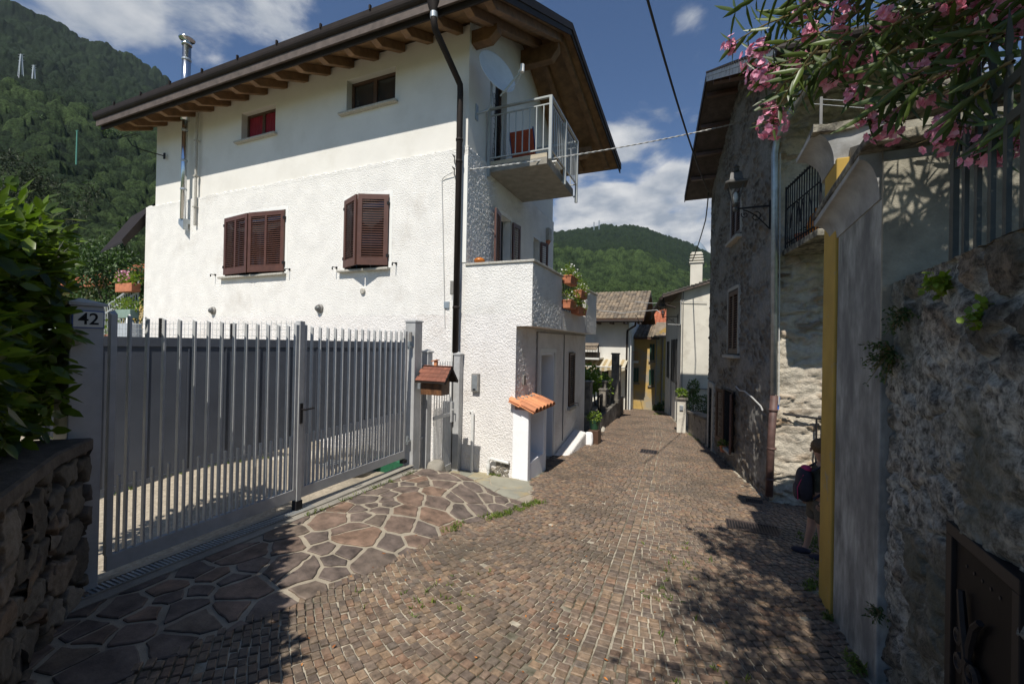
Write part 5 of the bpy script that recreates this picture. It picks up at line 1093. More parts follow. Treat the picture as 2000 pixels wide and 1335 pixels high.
TW = [  # (px, py, y-depth) of shoot tips; then where each comes from
 (1425, 90, 2.45, 1600, 15, 1), (1475, 110, 2.4, 1650, 60, 2), (1490, 150, 2.35, 1620, 100, 2), (1505, 245, 2.3, 1600, 90, 2), (1500, 205, 2.4, 1590, 120, 1), (1555, 112, 2.5, 1680, 20, 1),
 (1595, 0, 2.5, 1700, -60, 2), (1430, 25, 2.3, 1560, -20, 0), (1530, 20, 2.4, 1640, -60, 0), (1660, 130, 2.3, 1780, 30, 2), (1720, 105, 2.45, 1820, 20, 1), (1613, 160, 2.3, 1700, 60, 1), (1670, 185, 2.25, 1760, 90, 1),
 (1690, 230, 2.2, 1800, 150, 1), (1725, 250, 2.2, 1850, 140, 2), (1780, 85, 2.4, 1880, 20, 1), (1830, 120, 2.2, 1930, 60, 2), (1855, 80, 2.35, 1940, 10, 1), (1820, 190, 2.2, 1910, 110, 1), (1845, 262, 2.15, 1930, 170, 2),
 (1900, 10, 2.3, 2000, -40, 2), (1945, 30, 2.2, 2040, -20, 2), (1985, 50, 2.1, 2080, -10, 2), (1890, 110, 2.2, 1990, 60, 1), (1930, 300, 2.1, 2010, 200, 2), (1975, 290, 2.05, 2060, 200, 1), (1640, 60, 2.6, 1740, -20, 0), (1750, 150, 2.4, 1850, 80, 0),
 (1560, 190, 2.35, 1640, 110, 0), (1580, 160, 2.3, 1660, 60, 0), (1700, 60, 2.6, 1800, -30, 0), (1765, 20, 2.5, 1850, -60, 0), (1800, 60, 2.3, 1890, -10, 0), (1560, 60, 2.5, 1680, -10, 0), (1500, 60, 2.35, 1620, -10, 0), (1960, 170, 2.1, 2040, 90, 0), (1900, 200, 2.1, 1980, 120, 0), (1870, 150, 2.2, 1960, 70, 0), (1740, 200, 2.2, 1820, 130, 0),]
for px, py, yd, qx, qy, fl_ in TW:
    a = np.array(P(px, py, 'y', yd)); b = np.array(P(qx, qy, 'y', yd-.25)); whorl_stem(b, a, (0, 0, .06), 5, .125, .006, .15)
    if fl_: flower_cluster(a, .045 if fl_ == 1 else .075, 14 if fl_ == 1 else 38)
for i in range(22):      # inner shoots, thicker towards the right
    u = NR.random()**.6; px = 1520+470*u; lim = 40+230*u; py = NR.uniform(-60, lim); yd = NR.uniform(2.2, 2.8)
    a = np.array(P(px, py, 'y', yd)); d_ = np.array((NR.uniform(.05, .22), NR.uniform(-.2, .05), NR.uniform(-.05, .16))); whorl_stem(a+d_, a, (0, 0, .02), 3, .125, .005, .1)
    if NR.random() < .10: flower_cluster(a, .035, 7)
for i in range(300):      # crown over the wall and lane beside the photographer
    c = np.array((.72, .62, 3.35)) + NR.normal(size=3)*np.array((.45, .60, .22))
    if c[0] < -.22 or c[2] < 2.95 or c[1] > 1.45-.3*(c[0] < .3): continue
    d_ = np.array((NR.uniform(-.1, .25), NR.uniform(-.2, .2), NR.uniform(-.15, .1))); whorl_stem(c+d_, c, (0, 0, .03), 4, .14, .005, .1)
for i in range(520):  # unseen crown added above the frame to shade the gateway's south face
    c = np.array((1.45, 1.75, 3.45)) + NR.normal(size=3)*np.array((.50, .45, .25))
    if c[2] < 3.08 or c[0] < .55 or c[1] > 2.35: continue
    d_ = np.array((NR.uniform(-.1, .25), NR.uniform(-.2, .2), NR.uniform(-.15, .1))); whorl_stem(c+d_, c, (0, 0, .03), 4, .14, .005, .1)
for i in range(13):
    px, py = NR.uniform(1560, 1990), 0; py = NR.uniform(0, 60+.5*(px-1560)); flower_cluster(P(px, py, 'y', NR.uniform(2.05, 2.35)), .04, 12)
for q in ([(1.7, 1.5, 1.9), (1.55, 1.7, 2.6), (1.25, 2.0, 3.2), P(1700, 0, 'y', 2.3), P(1600, 90, 'y', 2.35)], [(1.6, 1.3, 1.9), (1.4, 1.5, 2.8), (1.0, 1.6, 3.5), (.5, 2.0, 3.6), P(1530, 30, 'y', 2.35)], [(1.75, 1.7, 1.9), (1.6, 2.0, 2.7), P(1900, 60, 'y', 2.2), P(1790, 150, 'y', 2.2), P(1690, 240, 'y', 2.2)], [(1.6, .9, 1.9), (1.3, .8, 2.8), (.8, .7, 3.3), (.3, .6, 3.4)], [(1.7, 1.1, 1.9), (1.2, 1.3, 2.9), (.7, 1.1, 3.4), (.2, 1.3, 3.5)], [(1.7, 1.5, 1.9), (1.75, 1.9, 2.7), P(1960, 60, 'y', 2.2), P(1880, 190, 'y', 2.15)], [(1.7, 1.5, 1.9), (1.5, 1.9, 2.8), P(1800, 20, 'y', 2.4), P(1720, 120, 'y', 2.4)]):
    woody.tube(q, [.022, .018, .013, .009, .005][:len(q)], 7)
woody.build('branches', M['bark'], OL); stems.build('twigs', M['twig'], OL)
leaves('foliage', SB, np.array(SD), np.array(SN), np.array(SL), .021, M['leafo'], OL, .12, .12)
FB = []; FD = []; FN = []
for c, d_ in FL:
    d_ = d_/np.linalg.norm(d_); bb = np.cross(d_, (0, 0, 1)); bb /= np.linalg.norm(bb)+1e-6; cc = np.cross(d_, bb); a0 = NR.uniform(0, 6)
    for j in range(6): a = a0+j*1.047; r_ = math.cos(a)*bb+math.sin(a)*cc; FB.append(c); FD.append(r_+d_*.45); FN.append(d_-r_*.4+NR.normal(size=3)*.15)
leaves('blossom', FB, np.array(FD), np.array(FN), NR.uniform(.015, .024, len(FB)), .019, M['petal'], OL, .2, .2)

# ================================================================ RIGHT STONE HOUSE
SH = thing('stone_house', 'tall old grey rubble stone house on the right with a deep dark eave', 'house', (1.2, 9, -.6))
c0 = np.array((1.0, 6.85)); c1 = np.array((.336, 11.3)); du = (c1-c0)/np.linalg.norm(c1-c0); nw = np.array((-du[1], du[0])); nw = nw if nw[0] < 0 else -nw
LWs = np.linalg.norm(c1-c0)
def yz(u): return c0[1]+du[1]*u
def rtop(y): return 6.82-.50*(y-8.75) if y > 8.75 else 6.82-.57*(8.75-y)
HW = [(1.72, 3.72, 2.38, 4.62), (1.79, 1.56, 2.48, 2.72), (2.03, -.24, 2.69, .82), (3.92, -1.0, 4.24, .70)]
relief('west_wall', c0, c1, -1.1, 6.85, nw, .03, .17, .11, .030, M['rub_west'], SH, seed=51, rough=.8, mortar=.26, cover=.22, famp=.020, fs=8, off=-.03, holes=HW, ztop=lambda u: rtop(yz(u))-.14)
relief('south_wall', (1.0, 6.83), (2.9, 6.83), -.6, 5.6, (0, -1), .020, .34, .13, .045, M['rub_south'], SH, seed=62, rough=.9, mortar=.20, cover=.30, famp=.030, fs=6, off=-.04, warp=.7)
mb = MB(); mb.add([(1.03, 6.86, -.6), (2.9, 6.86, -.6), (2.9, 11.28, -.9), (.345, 11.28, -.9), (1.03, 6.86, 5.5), (2.9, 6.86, 5.5), (2.9, 11.28, 5.2), (.345, 11.28, 5.2)], [(1, 2, 6, 5), (2, 3, 7, 6)]); mb.build('core', M['concrete'], SH)
def rp(y, off): x = c0[0]+(y-c0[1])*du[0]/du[1]; return x+nw[0]*off
mb = MB(); vov = .56
for ya, yb in ((4.95, 8.75), (8.75, 11.5)):
    a = [(rp(ya, vov), ya, rtop(ya)-.10), (4.2, ya, rtop(ya)-.10), (4.2, yb, rtop(yb)-.10), (rp(yb, vov), yb, rtop(yb)-.10)]
    b = [(x, y, z+.14) for x, y, z in a]; mb.add(a+b, [(3, 2, 1, 0), (4, 5, 6, 7), (0, 1, 5, 4), (1, 2, 6, 5), (2, 3, 7, 6), (3, 0, 4, 7)])
rr1 = mb.build('roof', M['tiles_dk'], SH)
mb = MB()
for k in range(30):     # slate courses on the south slope
    y = 4.93+k*.13; mb.box(rp(y, vov+.03), y, rtop(y)+.035, 4.2, y+.17, rtop(y)+.058+.0)
mb.build('slate_courses', M['tiles_dk'], rr1)
mb = MB()
def vbar(ya, yb, zo, h, t_, o): 
    a = [(rp(ya, vov+o), ya, rtop(ya)+zo), (rp(yb, vov+o), yb, rtop(yb)+zo), (rp(yb, vov+o), yb, rtop(yb)+zo+h), (rp(ya, vov+o), ya, rtop(ya)+zo+h)]; mb.ext(a, (-t_, 0, 0))
vbar(4.95, 8.77, -.115, .085, .012, .003); vbar(4.95, 8.77, -.025, .06, .018, .003)
mb.build('painted_bargeboard', mat('flaking_white_board', (.62, .62, .60), .6, .1, 12, dirt=(.22, .09, .05), dscale=9, dlo=.56, dhi=.66), rr1)
mb = MB(); vbar(8.77, 11.5, -.13, .16, .02, .003); vbar(4.95, 8.77, .037, .04, .022, .003); mb.build('bargeboard', M['gutter'], rr1)
mb = MB(); mb.tube([(rp(4.95, vov)-.02, 4.89, rtop(4.95)-.03), (4.2, 4.89, rtop(4.95)-.05)], .06, 12); mb.build('gutter', M['gutter'], rr1)
for k in range(7):
    u = .3+k*.62; y = yz(u); x0 = rp(y, -.02); x1 = rp(y, vov-.04); mb = MB(); mb.box(x1, y-.05, rtop(y)-.20-(.0), x0, y+.05, rtop(y)-.105-abs(.05*.573)); mb.build('rafter', M['shutter_dk'], rr1)
def w3(u, o, z): p = c0+du*u+nw*o; return np.array((p[0], p[1], z))
def wbox(mb, u0, u1, z0, z1, o0, o1): c = w3((u0+u1)/2, (o0+o1)/2, (z0+z1)/2); mb.obox(c, np.array((*du, 0))*(u1-u0)/2, np.array((*nw, 0))*(o1-o0)/2, (0, 0, (z1-z0)/2))
for i, (a, b, c, d) in enumerate(HW):
    nm = 'door' if i == 3 else 'window'; mb = MB(); wbox(mb, a-.05, c+.05, b-.05, d+.05, -.24, -.22)
    for u0, u1, z0, z1 in ((a-.03, a, b, d), (c, c+.03, b, d), (a-.03, c+.03, d, d+.03), (a-.03, c+.03, b-.03, b)): wbox(mb, u0, u1, z0, z1, -.22, .012)
    o_ = mb.build(nm, M['dark'], SH); o_['label'] = ['small upper shuttered window behind the street lamp', 'first floor window with closed brown louvres', 'ground floor window with open shutters', 'dark doorway framed in granite'][i]
    mb = MB()
    if i < 2:
        for s0, s1 in ((a, (a+c)/2-.004), ((a+c)/2+.004, c)):
            wbox(mb, s0, s0+.05, b, d, -.03, .012); wbox(mb, s1-.05, s1, b, d, -.03, .012); wbox(mb, s0+.05, s1-.05, b, b+.08, -.03, .01); wbox(mb, s0+.05, s1-.05, d-.07, d, -.03, .01)
            for k in range(int((d-b-.15)/.045)): zc_ = b+.1+k*.045; cc_ = w3((s0+s1)/2, -.01, zc_); mb.obox(cc_, np.array((*du, 0))*((s1-s0)/2-.05), np.array((*nw, 0))*.018+np.array((0, 0, -.012)), (0, 0, .004))
        mb.build('shutters', M['shutter_dk'], o_); mb = MB(); wbox(mb, a-.1, c+.1, b-.09, b-.031, -.1, .10); mb.build('sill', M['stone_sill'], o_, bevel=.012)
        mb = MB(); wbox(mb, a-.07, a-.031, b, d+.07, -.05, .02); wbox(mb, c+.031, c+.07, b, d+.07, -.05, .02); wbox(mb, a-.03, c+.03, d+.031, d+.09, -.05, .02); mb.build('surround', M['stone_sill'], o_)
    elif i == 2:
        for hu, sg in ((a, -1), (c, 1)):
            mb = MB(); dirv = (np.array((*du, 0))*sg*.95+np.array((*nw, 0))*.3) if sg < 0 else (np.array((*du, 0))*sg*.97+np.array((*nw, 0))*.2); dirv /= np.linalg.norm(dirv); h_ = w3(hu, .02, 0); th = np.cross(dirv, (0, 0, 1)); wl = .36
            def B(u0, u1, z0, z1): mb.obox(h_+dirv*(u0+u1)/2+np.array((0, 0, (z0+z1)/2)), dirv*(u1-u0)/2, th*.016, (0, 0, (z1-z0)/2))
            B(0, .05, b, d); B(wl-.05, wl, b, d); B(.05, wl-.05, b, b+.08); B(.05, wl-.05, d-.07, d)
            for k in range(20): mb.obox(h_+dirv*wl/2+np.array((0, 0, b+.11+k*.046)), dirv*(wl/2-.05), th*.016+np.array((0, 0, -.010)), (0, 0, .004))
            mb.build('shutter', mat('old_brown_shutter', (.095, .045, .03), .6, .2, 12) if sg < 0 else M['shutter_dk'], o_)
        mb = MB(); wbox(mb, a-.05, c+.05, b-.08, b-.031, -.1, .09); mb.build('sill', M['stone_sill'], o_, bevel=.01); mb = MB(); wbox(mb, (a+c)/2-.02, (a+c)/2+.02, b, d, -.2, -.17); wbox(mb, a, c, d-.05, d, -.2, -.17); mb.build('frame', M['pvc'], o_)
    else:
        mb = MB(); wbox(mb, a-.18, a-.031, b, d+.14, -.1, .03); wbox(mb, c+.031, c+.14, b, d+.14, -.1, .03); wbox(mb, a-.03, c+.03, d+.031, d+.16, -.1, .03); mb.build('surround', M['stone_sill'], o_, bevel=.012)
        mb = MB(); wbox(mb, a, c, b, d, -.2, -.16); mb.build('door_leaf', M['shutter_dk'], o_)
mb = MB(); q = [P(1512, 770, 'y', 6.72), P(1513, 300, 'y', 6.72), P(1520, 262, 'y', 6.70), P(1556, 200, 'y', 6.2), P(1575, 170, 'y', 5.6), (1.2, 4.8, 4.55)]
mb.tube(q, .042, 12); dpp = mb.build('downpipe', M['galv'], SH, smooth=True)
mb = MB(); b_ = P(1502, 968, 'y', 6.72); mb.tube([P(1512, 772, 'y', 6.72), P(1506, 860, 'y', 6.71), b_], .048, 12)
for py in (800, 875, 935): c = P(1511-(py-780)*.045, py, 'y', 6.715); mb.lathe(c, [(.05, -.015), (.058, -.012), (.058, .012), (.05, .015)], 14)
mb.build('cast_iron_foot', mat('rusty_red_iron', (.10, .055, .045), .6, .2, 12), dpp, smooth=True)
mb = MB(); mb.tube([P(1524, 300, 'y', 6.72), P(1521, 790, 'y', 6.74)], .008, 5); mb.build('wall_cable', M['cablew'], SH)
mb = MB(); mb.tube([P(1522, 775, 'y', 6.76), P(1519, 800, 'y', 6.76)], .012, 5); mb.build('blue_sleeve', mat('blue_plastic', (.02, .12, .45), .5, .1, 9), SH)
mb = MB(); z = .73; mb.tube([(1.13, 6.74, .78), (1.63, 6.74, .74), (1.9, 6.74, .74)], .016, 8); mb.tube([(1.51, 6.74, .74), (1.51, 6.74, .0)], .012, 8)
for x in (1.3, 1.55, 1.62): mb.lathe((x, 6.74, .76), [(.024, -.02), (.024, .02)], 8, (1, 0, 0))
mb.build('gas_pipe', M['iron'], SH)
mb = MB(); mb.box(1.58, 6.68, .15, 1.95, 6.80, .72); mb.build('meter_box', mat('pale_blue_metal', (.34, .40, .43), .5, .06, 6), SH, bevel=.01)
mb = MB(); mb.tube([w3(1.75, .03, .97), w3(1.4, .05, .93), w3(1.1, .05, .95), w3(.7, .05, .90), w3(.25, .05, .82), w3(.0, .1, .80)], .012, 6); mb.build('loose_cable', M['cablew'], SH)
# balcony on the south side
bd = np.array((math.sin(R(8)), -math.cos(R(8)))); b0 = np.array((1.10, 6.80)); b1 = b0+bd*1.12
mb = MB(); mb.add([(*b0, 2.93), (*b1, 2.93), (2.9, b1[1], 2.93), (2.9, 6.80, 2.93), (*b0, 3.01), (*b1, 3.01), (2.9, b1[1], 3.01), (2.9, 6.80, 3.01)], [(3, 2, 1, 0), (4, 5, 6, 7), (0, 1, 5, 4), (1, 2, 6, 5), (2, 3, 7, 6), (3, 0, 4, 7)])
sbal = mb.build('balcony', M['mossc'], SH, bevel=.01)
mb = MB(); e0 = b0+np.array((.03, -.05)); e1 = b1+np.array((.03, .03)); n_ = 14
mb.bar((*e0, 3.83), (*e1, 3.83), .025, .012); mb.bar((*e0, 3.08), (*e1, 3.08), .02, .01); mb.bar((*e0, 3.55), (*e1, 3.55), .015, .01)
for i in range(n_+1): p = e0+(e1-e0)*i/n_; r_ = .007 if i not in (0, n_) else .013; mb.tube([(*p, 3.01), (*p, 3.86)], r_, 6)
for c_, r_ in ((.32, .24), (.62, .24), (.47, .15)):
    p = lambda t: e0+(e1-e0)*t; mb.tube([(*p(c_+r_*.65*math.cos(a)), 3.25+.3*math.sin(a)) for a in np.linspace(0, math.pi, 13)], .006, 5)
mb.bar((*e1, 3.83), (2.8, e1[1], 3.83), .025, .012)
mb.build('railing', M['iron'], sbal)
def pot(name, label, c, r_, h, m_, plant=None, cat='flower pot', group=None, n=60, L_=.04, blossom=None):
    t_ = thing(name, label, cat, c, group); mb = MB(); mb.lathe(c, [(r_*.7, 0), (r_, h*.82), (r_*1.1, h*.83), (r_*1.1, h), (r_*.9, h), (r_*.85, h*.8)], 16); mb.build('pot', m_, t_, smooth=False)
    if plant:
        Pp, Oo = crown_pts([(c[0], c[1], c[2]+h+r_*.5, r_*1.2, r_*1.2, r_*.9)], n, .2); leaves('leaves', Pp, Oo+NR.normal(size=Oo.shape)*.4, NR.normal(size=Oo.shape)*.5+(0, 0, .8), NR.uniform(.6, 1.2, n)*L_, L_*.5, plant, t_)
    return t_
pot('terracotta_pot', 'terracotta pot at the wall end of the stone house balcony', (*(e0+(e1-e0)*.15+np.array((.13, 0))), 3.011), .075, .16, M['terra'])
pot('terracotta_pot', 'small terracotta pot beside the amber jar on the balcony', (*(e0+(e1-e0)*.32+np.array((.16, 0))), 3.011), .07, .14, M['terra'], M['leafd'])
t_ = thing('amber_jar', 'round amber glass jar on the stone house balcony behind the railing', 'jar', (*(e0+(e1-e0)*.62+np.array((.16, 0))), 3.011)); mb = MB(); mb.lathe(ORG[t_], [(.09, 0), (.14, .08), (.15, .16), (.11, .27), (.07, .30), (.08, .34)], 20); mb.build('body', mat('amber_glass', (.50, .17, .01), .12, .1, 6, spec=.8), t_, smooth=True)
pot('terracotta_pot', 'terracotta pot at the outer end of the balcony', (*(e0+(e1-e0)*.85+np.array((.2, 0))), 3.011), .08, .15, M['terra'])
t_ = pot('window_pot', 'terracotta pot of dry flowers on the ground floor window sill of the stone house', tuple(w3(2.5, .06, -.38)), .07, .13, M['terra'], M['grass'], n=90, L_=.06)
# street lamp on scroll bracket
M['lamp_dk'] = mat('dark_lantern_metal', (.075, .072, .066), .45, .15, 20)
def lantern(name, label, at, arm_from, s_=1.0, group='bracket street lanterns'):
    t_ = thing(name, label, 'street lamp', tuple(at), group); x, y, z = at
    mb = MB(); mb.lathe((x, y, z), [(.025*s_, -.10*s_), (.04*s_, -.06*s_), (.02*s_, -.03*s_), (.05*s_, 0), (.055*s_, .02*s_)], 12); mb.build('socket', M['lamp_dk'], t_)
    for k in range(4):
        a = math.pi/4+k*math.pi/2; mb = MB(); mb.bar((x+.055*s_*math.cos(a), y+.055*s_*math.sin(a), z+.02*s_), (x+.145*s_*math.cos(a), y+.145*s_*math.sin(a), z+.30*s_), .012*s_, .012*s_); mb.build('frame_bar', M['lamp_dk'], t_)
    mb = MB(); mb.lathe((x, y, z), [(.05*s_, .021*s_), (.125*s_, .295*s_)], 4, (0, 0, 1))
    mb = MB(); q = [(math.cos(math.pi/4+k*math.pi/2), math.sin(math.pi/4+k*math.pi/2)) for k in range(4)]
    mb.add([(x+.05*s_*a, y+.05*s_*b, z+.022*s_) for a, b in q]+[(x+.136*s_*a, y+.136*s_*b, z+.295*s_) for a, b in q], [(k, (k+1) % 4, 4+(k+1) % 4, 4+k) for k in range(4)])
    gm = bpy.data.materials.get('clear_lantern_glass') or mat('clear_lantern_glass', (.12, .13, .13), .05, .02, 3, spec=.6)
    gb = gm.node_tree.nodes['Principled BSDF']; gb.inputs['Alpha'].default_value = .22; mb.build('glass', gm, t_)
    mb = MB(); prof = [(.21, .295), (.215, .31), (.125, .36), (.105, .46), (.085, .475), (.03, .49), (.045, .52), (.03, .545), (.05, .56), (.01, .60)]
    vs = []
    for r_, zz2 in prof[:5]: vs += [(x+r_*s_*a, y+r_*s_*b, z+zz2*s_) for a, b in q]
    mb.add(vs, [(4*i+k, 4*i+(k+1) % 4, 4*i+4+(k+1) % 4, 4*i+4+k) for i in range(4) for k in range(4)]+[(0, 1, 2, 3), (16, 17, 18, 19)]); mb.lathe((x, y, z), [(r_*s_, zz2*s_) for r_, zz2 in prof[4:]], 14)
    mb.build('hood', M['lamp_dk'], t_)
    ax = np.array(arm_from, float); at_ = np.array(at, float); at2 = at_+np.array((0, 0, -.06*s_)); a0 = np.array((ax[0], ax[1], at2[2]))
    mb = MB(); mb.bar(a0, at2, .022*s_, .022*s_); mb.bar(a0+np.array((0, 0, .08*s_)), a0-np.array((0, 0, .34*s_)), .03*s_, .012*s_, (0, 1, 0))
    v = at2-a0; l = np.linalg.norm(v); v /= l
    pth = []
    for t in np.linspace(0, 1, 14): pth.append(a0+v*(l*(.02+.75*t))+np.array((0, 0, -(.30*(1-t)**1.5+.03)*s_)))
    mb.tube(pth, .009*s_, 6)
    for (cu_, cz_, r0, st, sg) in ((.18, -.14, .075, 1.5, 1), (.72*l, -.10, .05, 2.6, -1)):
        mb.tube([a0+v*(cu_+sg*r0*s_*(1-k/22)*math.cos(st+k*.42))+np.array((0, 0, (cz_*s_+r0*s_*(1-k/22)*math.sin(st+k*.42)))) for k in range(20)], .007*s_, 5)
    mb.build('bracket', M['iron'], t_)
    mb = MB(); mb.lathe((x, y, z+.10*s_), [(.02*s_, -.07*s_), (.035*s_, 0), (.03*s_, .06*s_), (.01*s_, .09*s_)], 12); mb.build('bulb', M['trim'], t_, smooth=True); return t_
lantern('street_lamp', 'square iron street lantern on a scroll bracket at the corner of the stone house', (.53, 6.93, 3.74), (.97, 6.93, 0), .98)
lantern('street_lamp', 'distant street lantern on the far white gabled house', (-.98, 15.4, 2.75), (-.50, 15.4, 0), .95)
# ---------------------------------------------------------------- ground things in the lane
def grate(label, c, a, b, n, name='drain_grate'):
    t_ = thing(name, label, 'drain', tuple(c)); a = np.array(a, float); b = np.array(b, float); c = np.array(c, float)
    mb = MB(); mb.obox(c+np.array((0, 0, .012)), a, b, (0, 0, .003)); mb.build('pit', M['dark'], t_); mb = MB()
    for i in range(n+1): mb.obox(c+a*(-1+2*i/n)+np.array((0, 0, .018)), a/n*.32, b, (0, 0, .004))
    for s_ in (-1, 1): mb.obox(c+b*s_+np.array((0, 0, .019)), a, b*.08, (0, 0, .005))
    mb.build('bars', mat('rusty_grate_iron', (.06, .045, .04), .6, .2, 20), t_); return t_
grate('long rusty storm drain grate crossing the lane beside the gateway', (.645, 5.50, gz(.6, 5.5)), (.26, .0, 0), (-.0, .13, 0), 18)
grate('small rusty drain cover at the stone house corner', (.80, 6.70, gz(.8, 6.7)), (.10, 0, 0), (0, .05, 0), 8)
grate('square iron cover in the middle of the lane further on', (-.85, 9.55, gz(-.85, 9.55)), (.16, 0, 0), (0, .16, 0), 6)
# weeds
WB = []; WD = []
def weeds(pts, n, sp):
    for _ in range(n):
        p = pts[NR.integers(len(pts)-1)]; q = pts[(pts.index(p)+1) % len(pts)]; t = NR.random(); x = p[0]+(q[0]-p[0])*t+NR.normal()*sp; y = p[1]+(q[1]-p[1])*t+NR.normal()*sp
        k = NR.integers(3, 8)
        for j in range(k): WB.append((x+NR.normal()*.01, y+NR.normal()*.01, gz(x, y))); WD.append((NR.normal()*.6, NR.normal()*.6, 1.0))
weeds([(-1.85, 4.95), (-1.95, 4.5), (-2.08, 4.2)], 130, .035); weeds([(-1.75, 5.15), (-1.85, 4.95)], 40, .04); weeds([(-2.2, 3.9), (-2.2, 3.6)], 25, .02); weeds([(-3.42, 3.0), (-3.42, 4.7)], 40, .012)
weeds([(1.2, 5.6), (1.3, 4.6), (1.1, 4.4)], 260, .09); weeds([(.93, 4.3), (.9, 4.1)], 30, .03); weeds([(-2.88, 5.95), (-2.7, 5.96)], 24, .02); weeds([(.31, 11.4), (-.05, 13.2)], 60, .05)
weeds([(-.1, 2.9), (-.15, 4.6)], 26, .12); weeds([(-1.9, 2.4), (-1.5, 2.9)], 22, .12); weeds([(.1, 2.3), (.5, 2.6)], 30, .12); weeds([(-1.3, 18), (-1.2, 19.5)], 80, .12)
for _ in range(40): y = NR.uniform(1.6, 4.8); x = -4.62+.31*(y-4.95) if 0 else pa[0]+(pb[0]-pa[0])*((y-pa[1])/(pb[1]-pa[1]))+.04; WB += [(x, y, gin(x, y))]*5; WD += [(NR.normal()*.6, NR.normal()*.6, 1) for _ in range(5)]
WB = np.array(WB); o = leaves('weeds', WB, np.array(WD), NR.normal(size=WB.shape), NR.uniform(.02, .055, len(WB)), .008, M['grass'], None, .1, .5); tag(o, 'grass and weeds growing in the joints of the paving', 'weeds', kind='stuff')
# dry leaves fallen on the paving
k = 60; B_ = np.array([(NR.uniform(-2.4, .8), NR.uniform(1.4, 4.5), 0) for _ in range(k)]); B_[:, 2] = [gz(x, y)+.014 for x, y, _ in B_]
o = leaves('fallen_leaves', B_, NR.normal(size=(k, 3))*(1, 1, .1), NR.normal(size=(k, 3))*.2+(0, 0, 1), NR.uniform(.012, .035, k), .012, mat('dry_orange_leaf', (.34, .13, .04), .7, .2, 20, island=[(.5, .5, .5), (1.2, 1.1, 1), (1.5, 1.6, 1.2)])); tag(o, 'small dry leaves and petals scattered on the cobbles', 'leaves', kind='stuff')
# ================================================================ PERSON with a backpack, half behind the ochre pilaster
M['skin'] = mat('skin', (.42, .24, .16), .55, .08, 9); M['hair'] = mat('light_brown_hair', (.13, .075, .035), .7, .25, 60, bump=.5, bscale=160, bdist=.004)
M['shirt'] = mat('olive_green_shirt', (.055, .055, .035), .9, .15, 20, bump=.3, bscale=60, bdist=.005); M['shorts'] = mat('khaki_shorts', (.12, .10, .07), .9, .15, 20, bump=.3, bscale=50, bdist=.005)
M['pack'] = mat('navy_backpack_fabric', (.025, .022, .035), .8, .15, 20); M['pink'] = mat('pink_fabric', (.45, .03, .12), .8, .1, 20)
def skin_obj(name, V, E, Rr, m_, parent, sub=2, rootv=0):
    me = bpy.data.meshes.new(name); off = np.array(ORG[root(parent)]); me.from_pydata((np.array(V)-off).tolist(), E, []); me.materials.append(m_)
    bm = bmesh.new(); bm.from_mesh(me); ly = bm.verts.layers.skin.verify(); bm.verts.ensure_lookup_table()
    for i, v in enumerate(bm.verts):
        r_ = Rr[i]; v[ly].radius = (r_, r_) if not isinstance(r_, tuple) else r_; v[ly].use_root = (i == rootv)
    bm.to_mesh(me); bm.free(); o = bpy.data.objects.new(name, me); COL.objects.link(o); o.parent = parent
    s_ = o.modifiers.new('skin', 'SKIN'); s_.use_smooth_shade = True; ss = o.modifiers.new('sub', 'SUBSURF'); ss.levels = sub; ss.render_levels = sub; return o
g0 = gz(1.1, 4.95)
BY = thing('person', 'child in olive shirt and khaki shorts leaning on the wall beside the ochre pilaster', 'person', (1.10, 4.95, g0))
bx, by = 1.14, 4.95
V = [(bx, by, g0+.56), (bx, by, g0+.68), (bx+.01, by, g0+.80), (bx+.02, by, g0+.885), (bx+.02, by, g0+.935), (bx+.01, by-.005, g0+1.0), (bx+.0, by-.01, g0+1.075),      # 0-6 spine, head
     (bx-.02, by+.065, g0+.53), (bx-.035, by+.07, g0+.30), (bx-.085, by+.06, g0+.07), (bx-.10, by+.055, g0+.035), (bx-.15, by+.0, g0+.02),     # 7-11 leg stretched forward
     (bx+.01, by-.06, g0+.53), (bx+.015, by-.065, g0+.29), (bx+.02, by-.06, g0+.07), (bx+.01, by-.06, g0+.035), (bx-.02, by-.10, g0+.02),     # 12-16
     (bx+.01, by+.11, g0+.86), (bx-.01, by+.15, g0+.70), (bx-.07, by+.12, g0+.56), (bx-.09, by+.10, g0+.52),     # arm 17-20
     (bx+.02, by-.11, g0+.86), (bx+.04, by-.15, g0+.71), (bx+.0, by-.13, g0+.57), (bx-.02, by-.12, g0+.53)]
E_ = [(0, 1), (1, 2), (2, 3), (3, 4), (4, 5), (5, 6), (0, 7), (7, 8), (8, 9), (9, 10), (10, 11), (0, 12), (12, 13), (13, 14), (14, 15), (15, 16), (2, 17), (17, 18), (18, 19), (19, 20), (2, 21), (21, 22), (22, 23), (23, 24)]
Rd = [(.075, .09), (.07, .085), (.075, .095), .04, .036, (.075, .07), (.07, .068), .065, .045, .026, .026, .022, .065, .045, .026, .026, .022, .036, .028, .020, .022, .036, .028, .020, .022]
skin_obj('body', V, E_, Rd, M['skin'], BY)
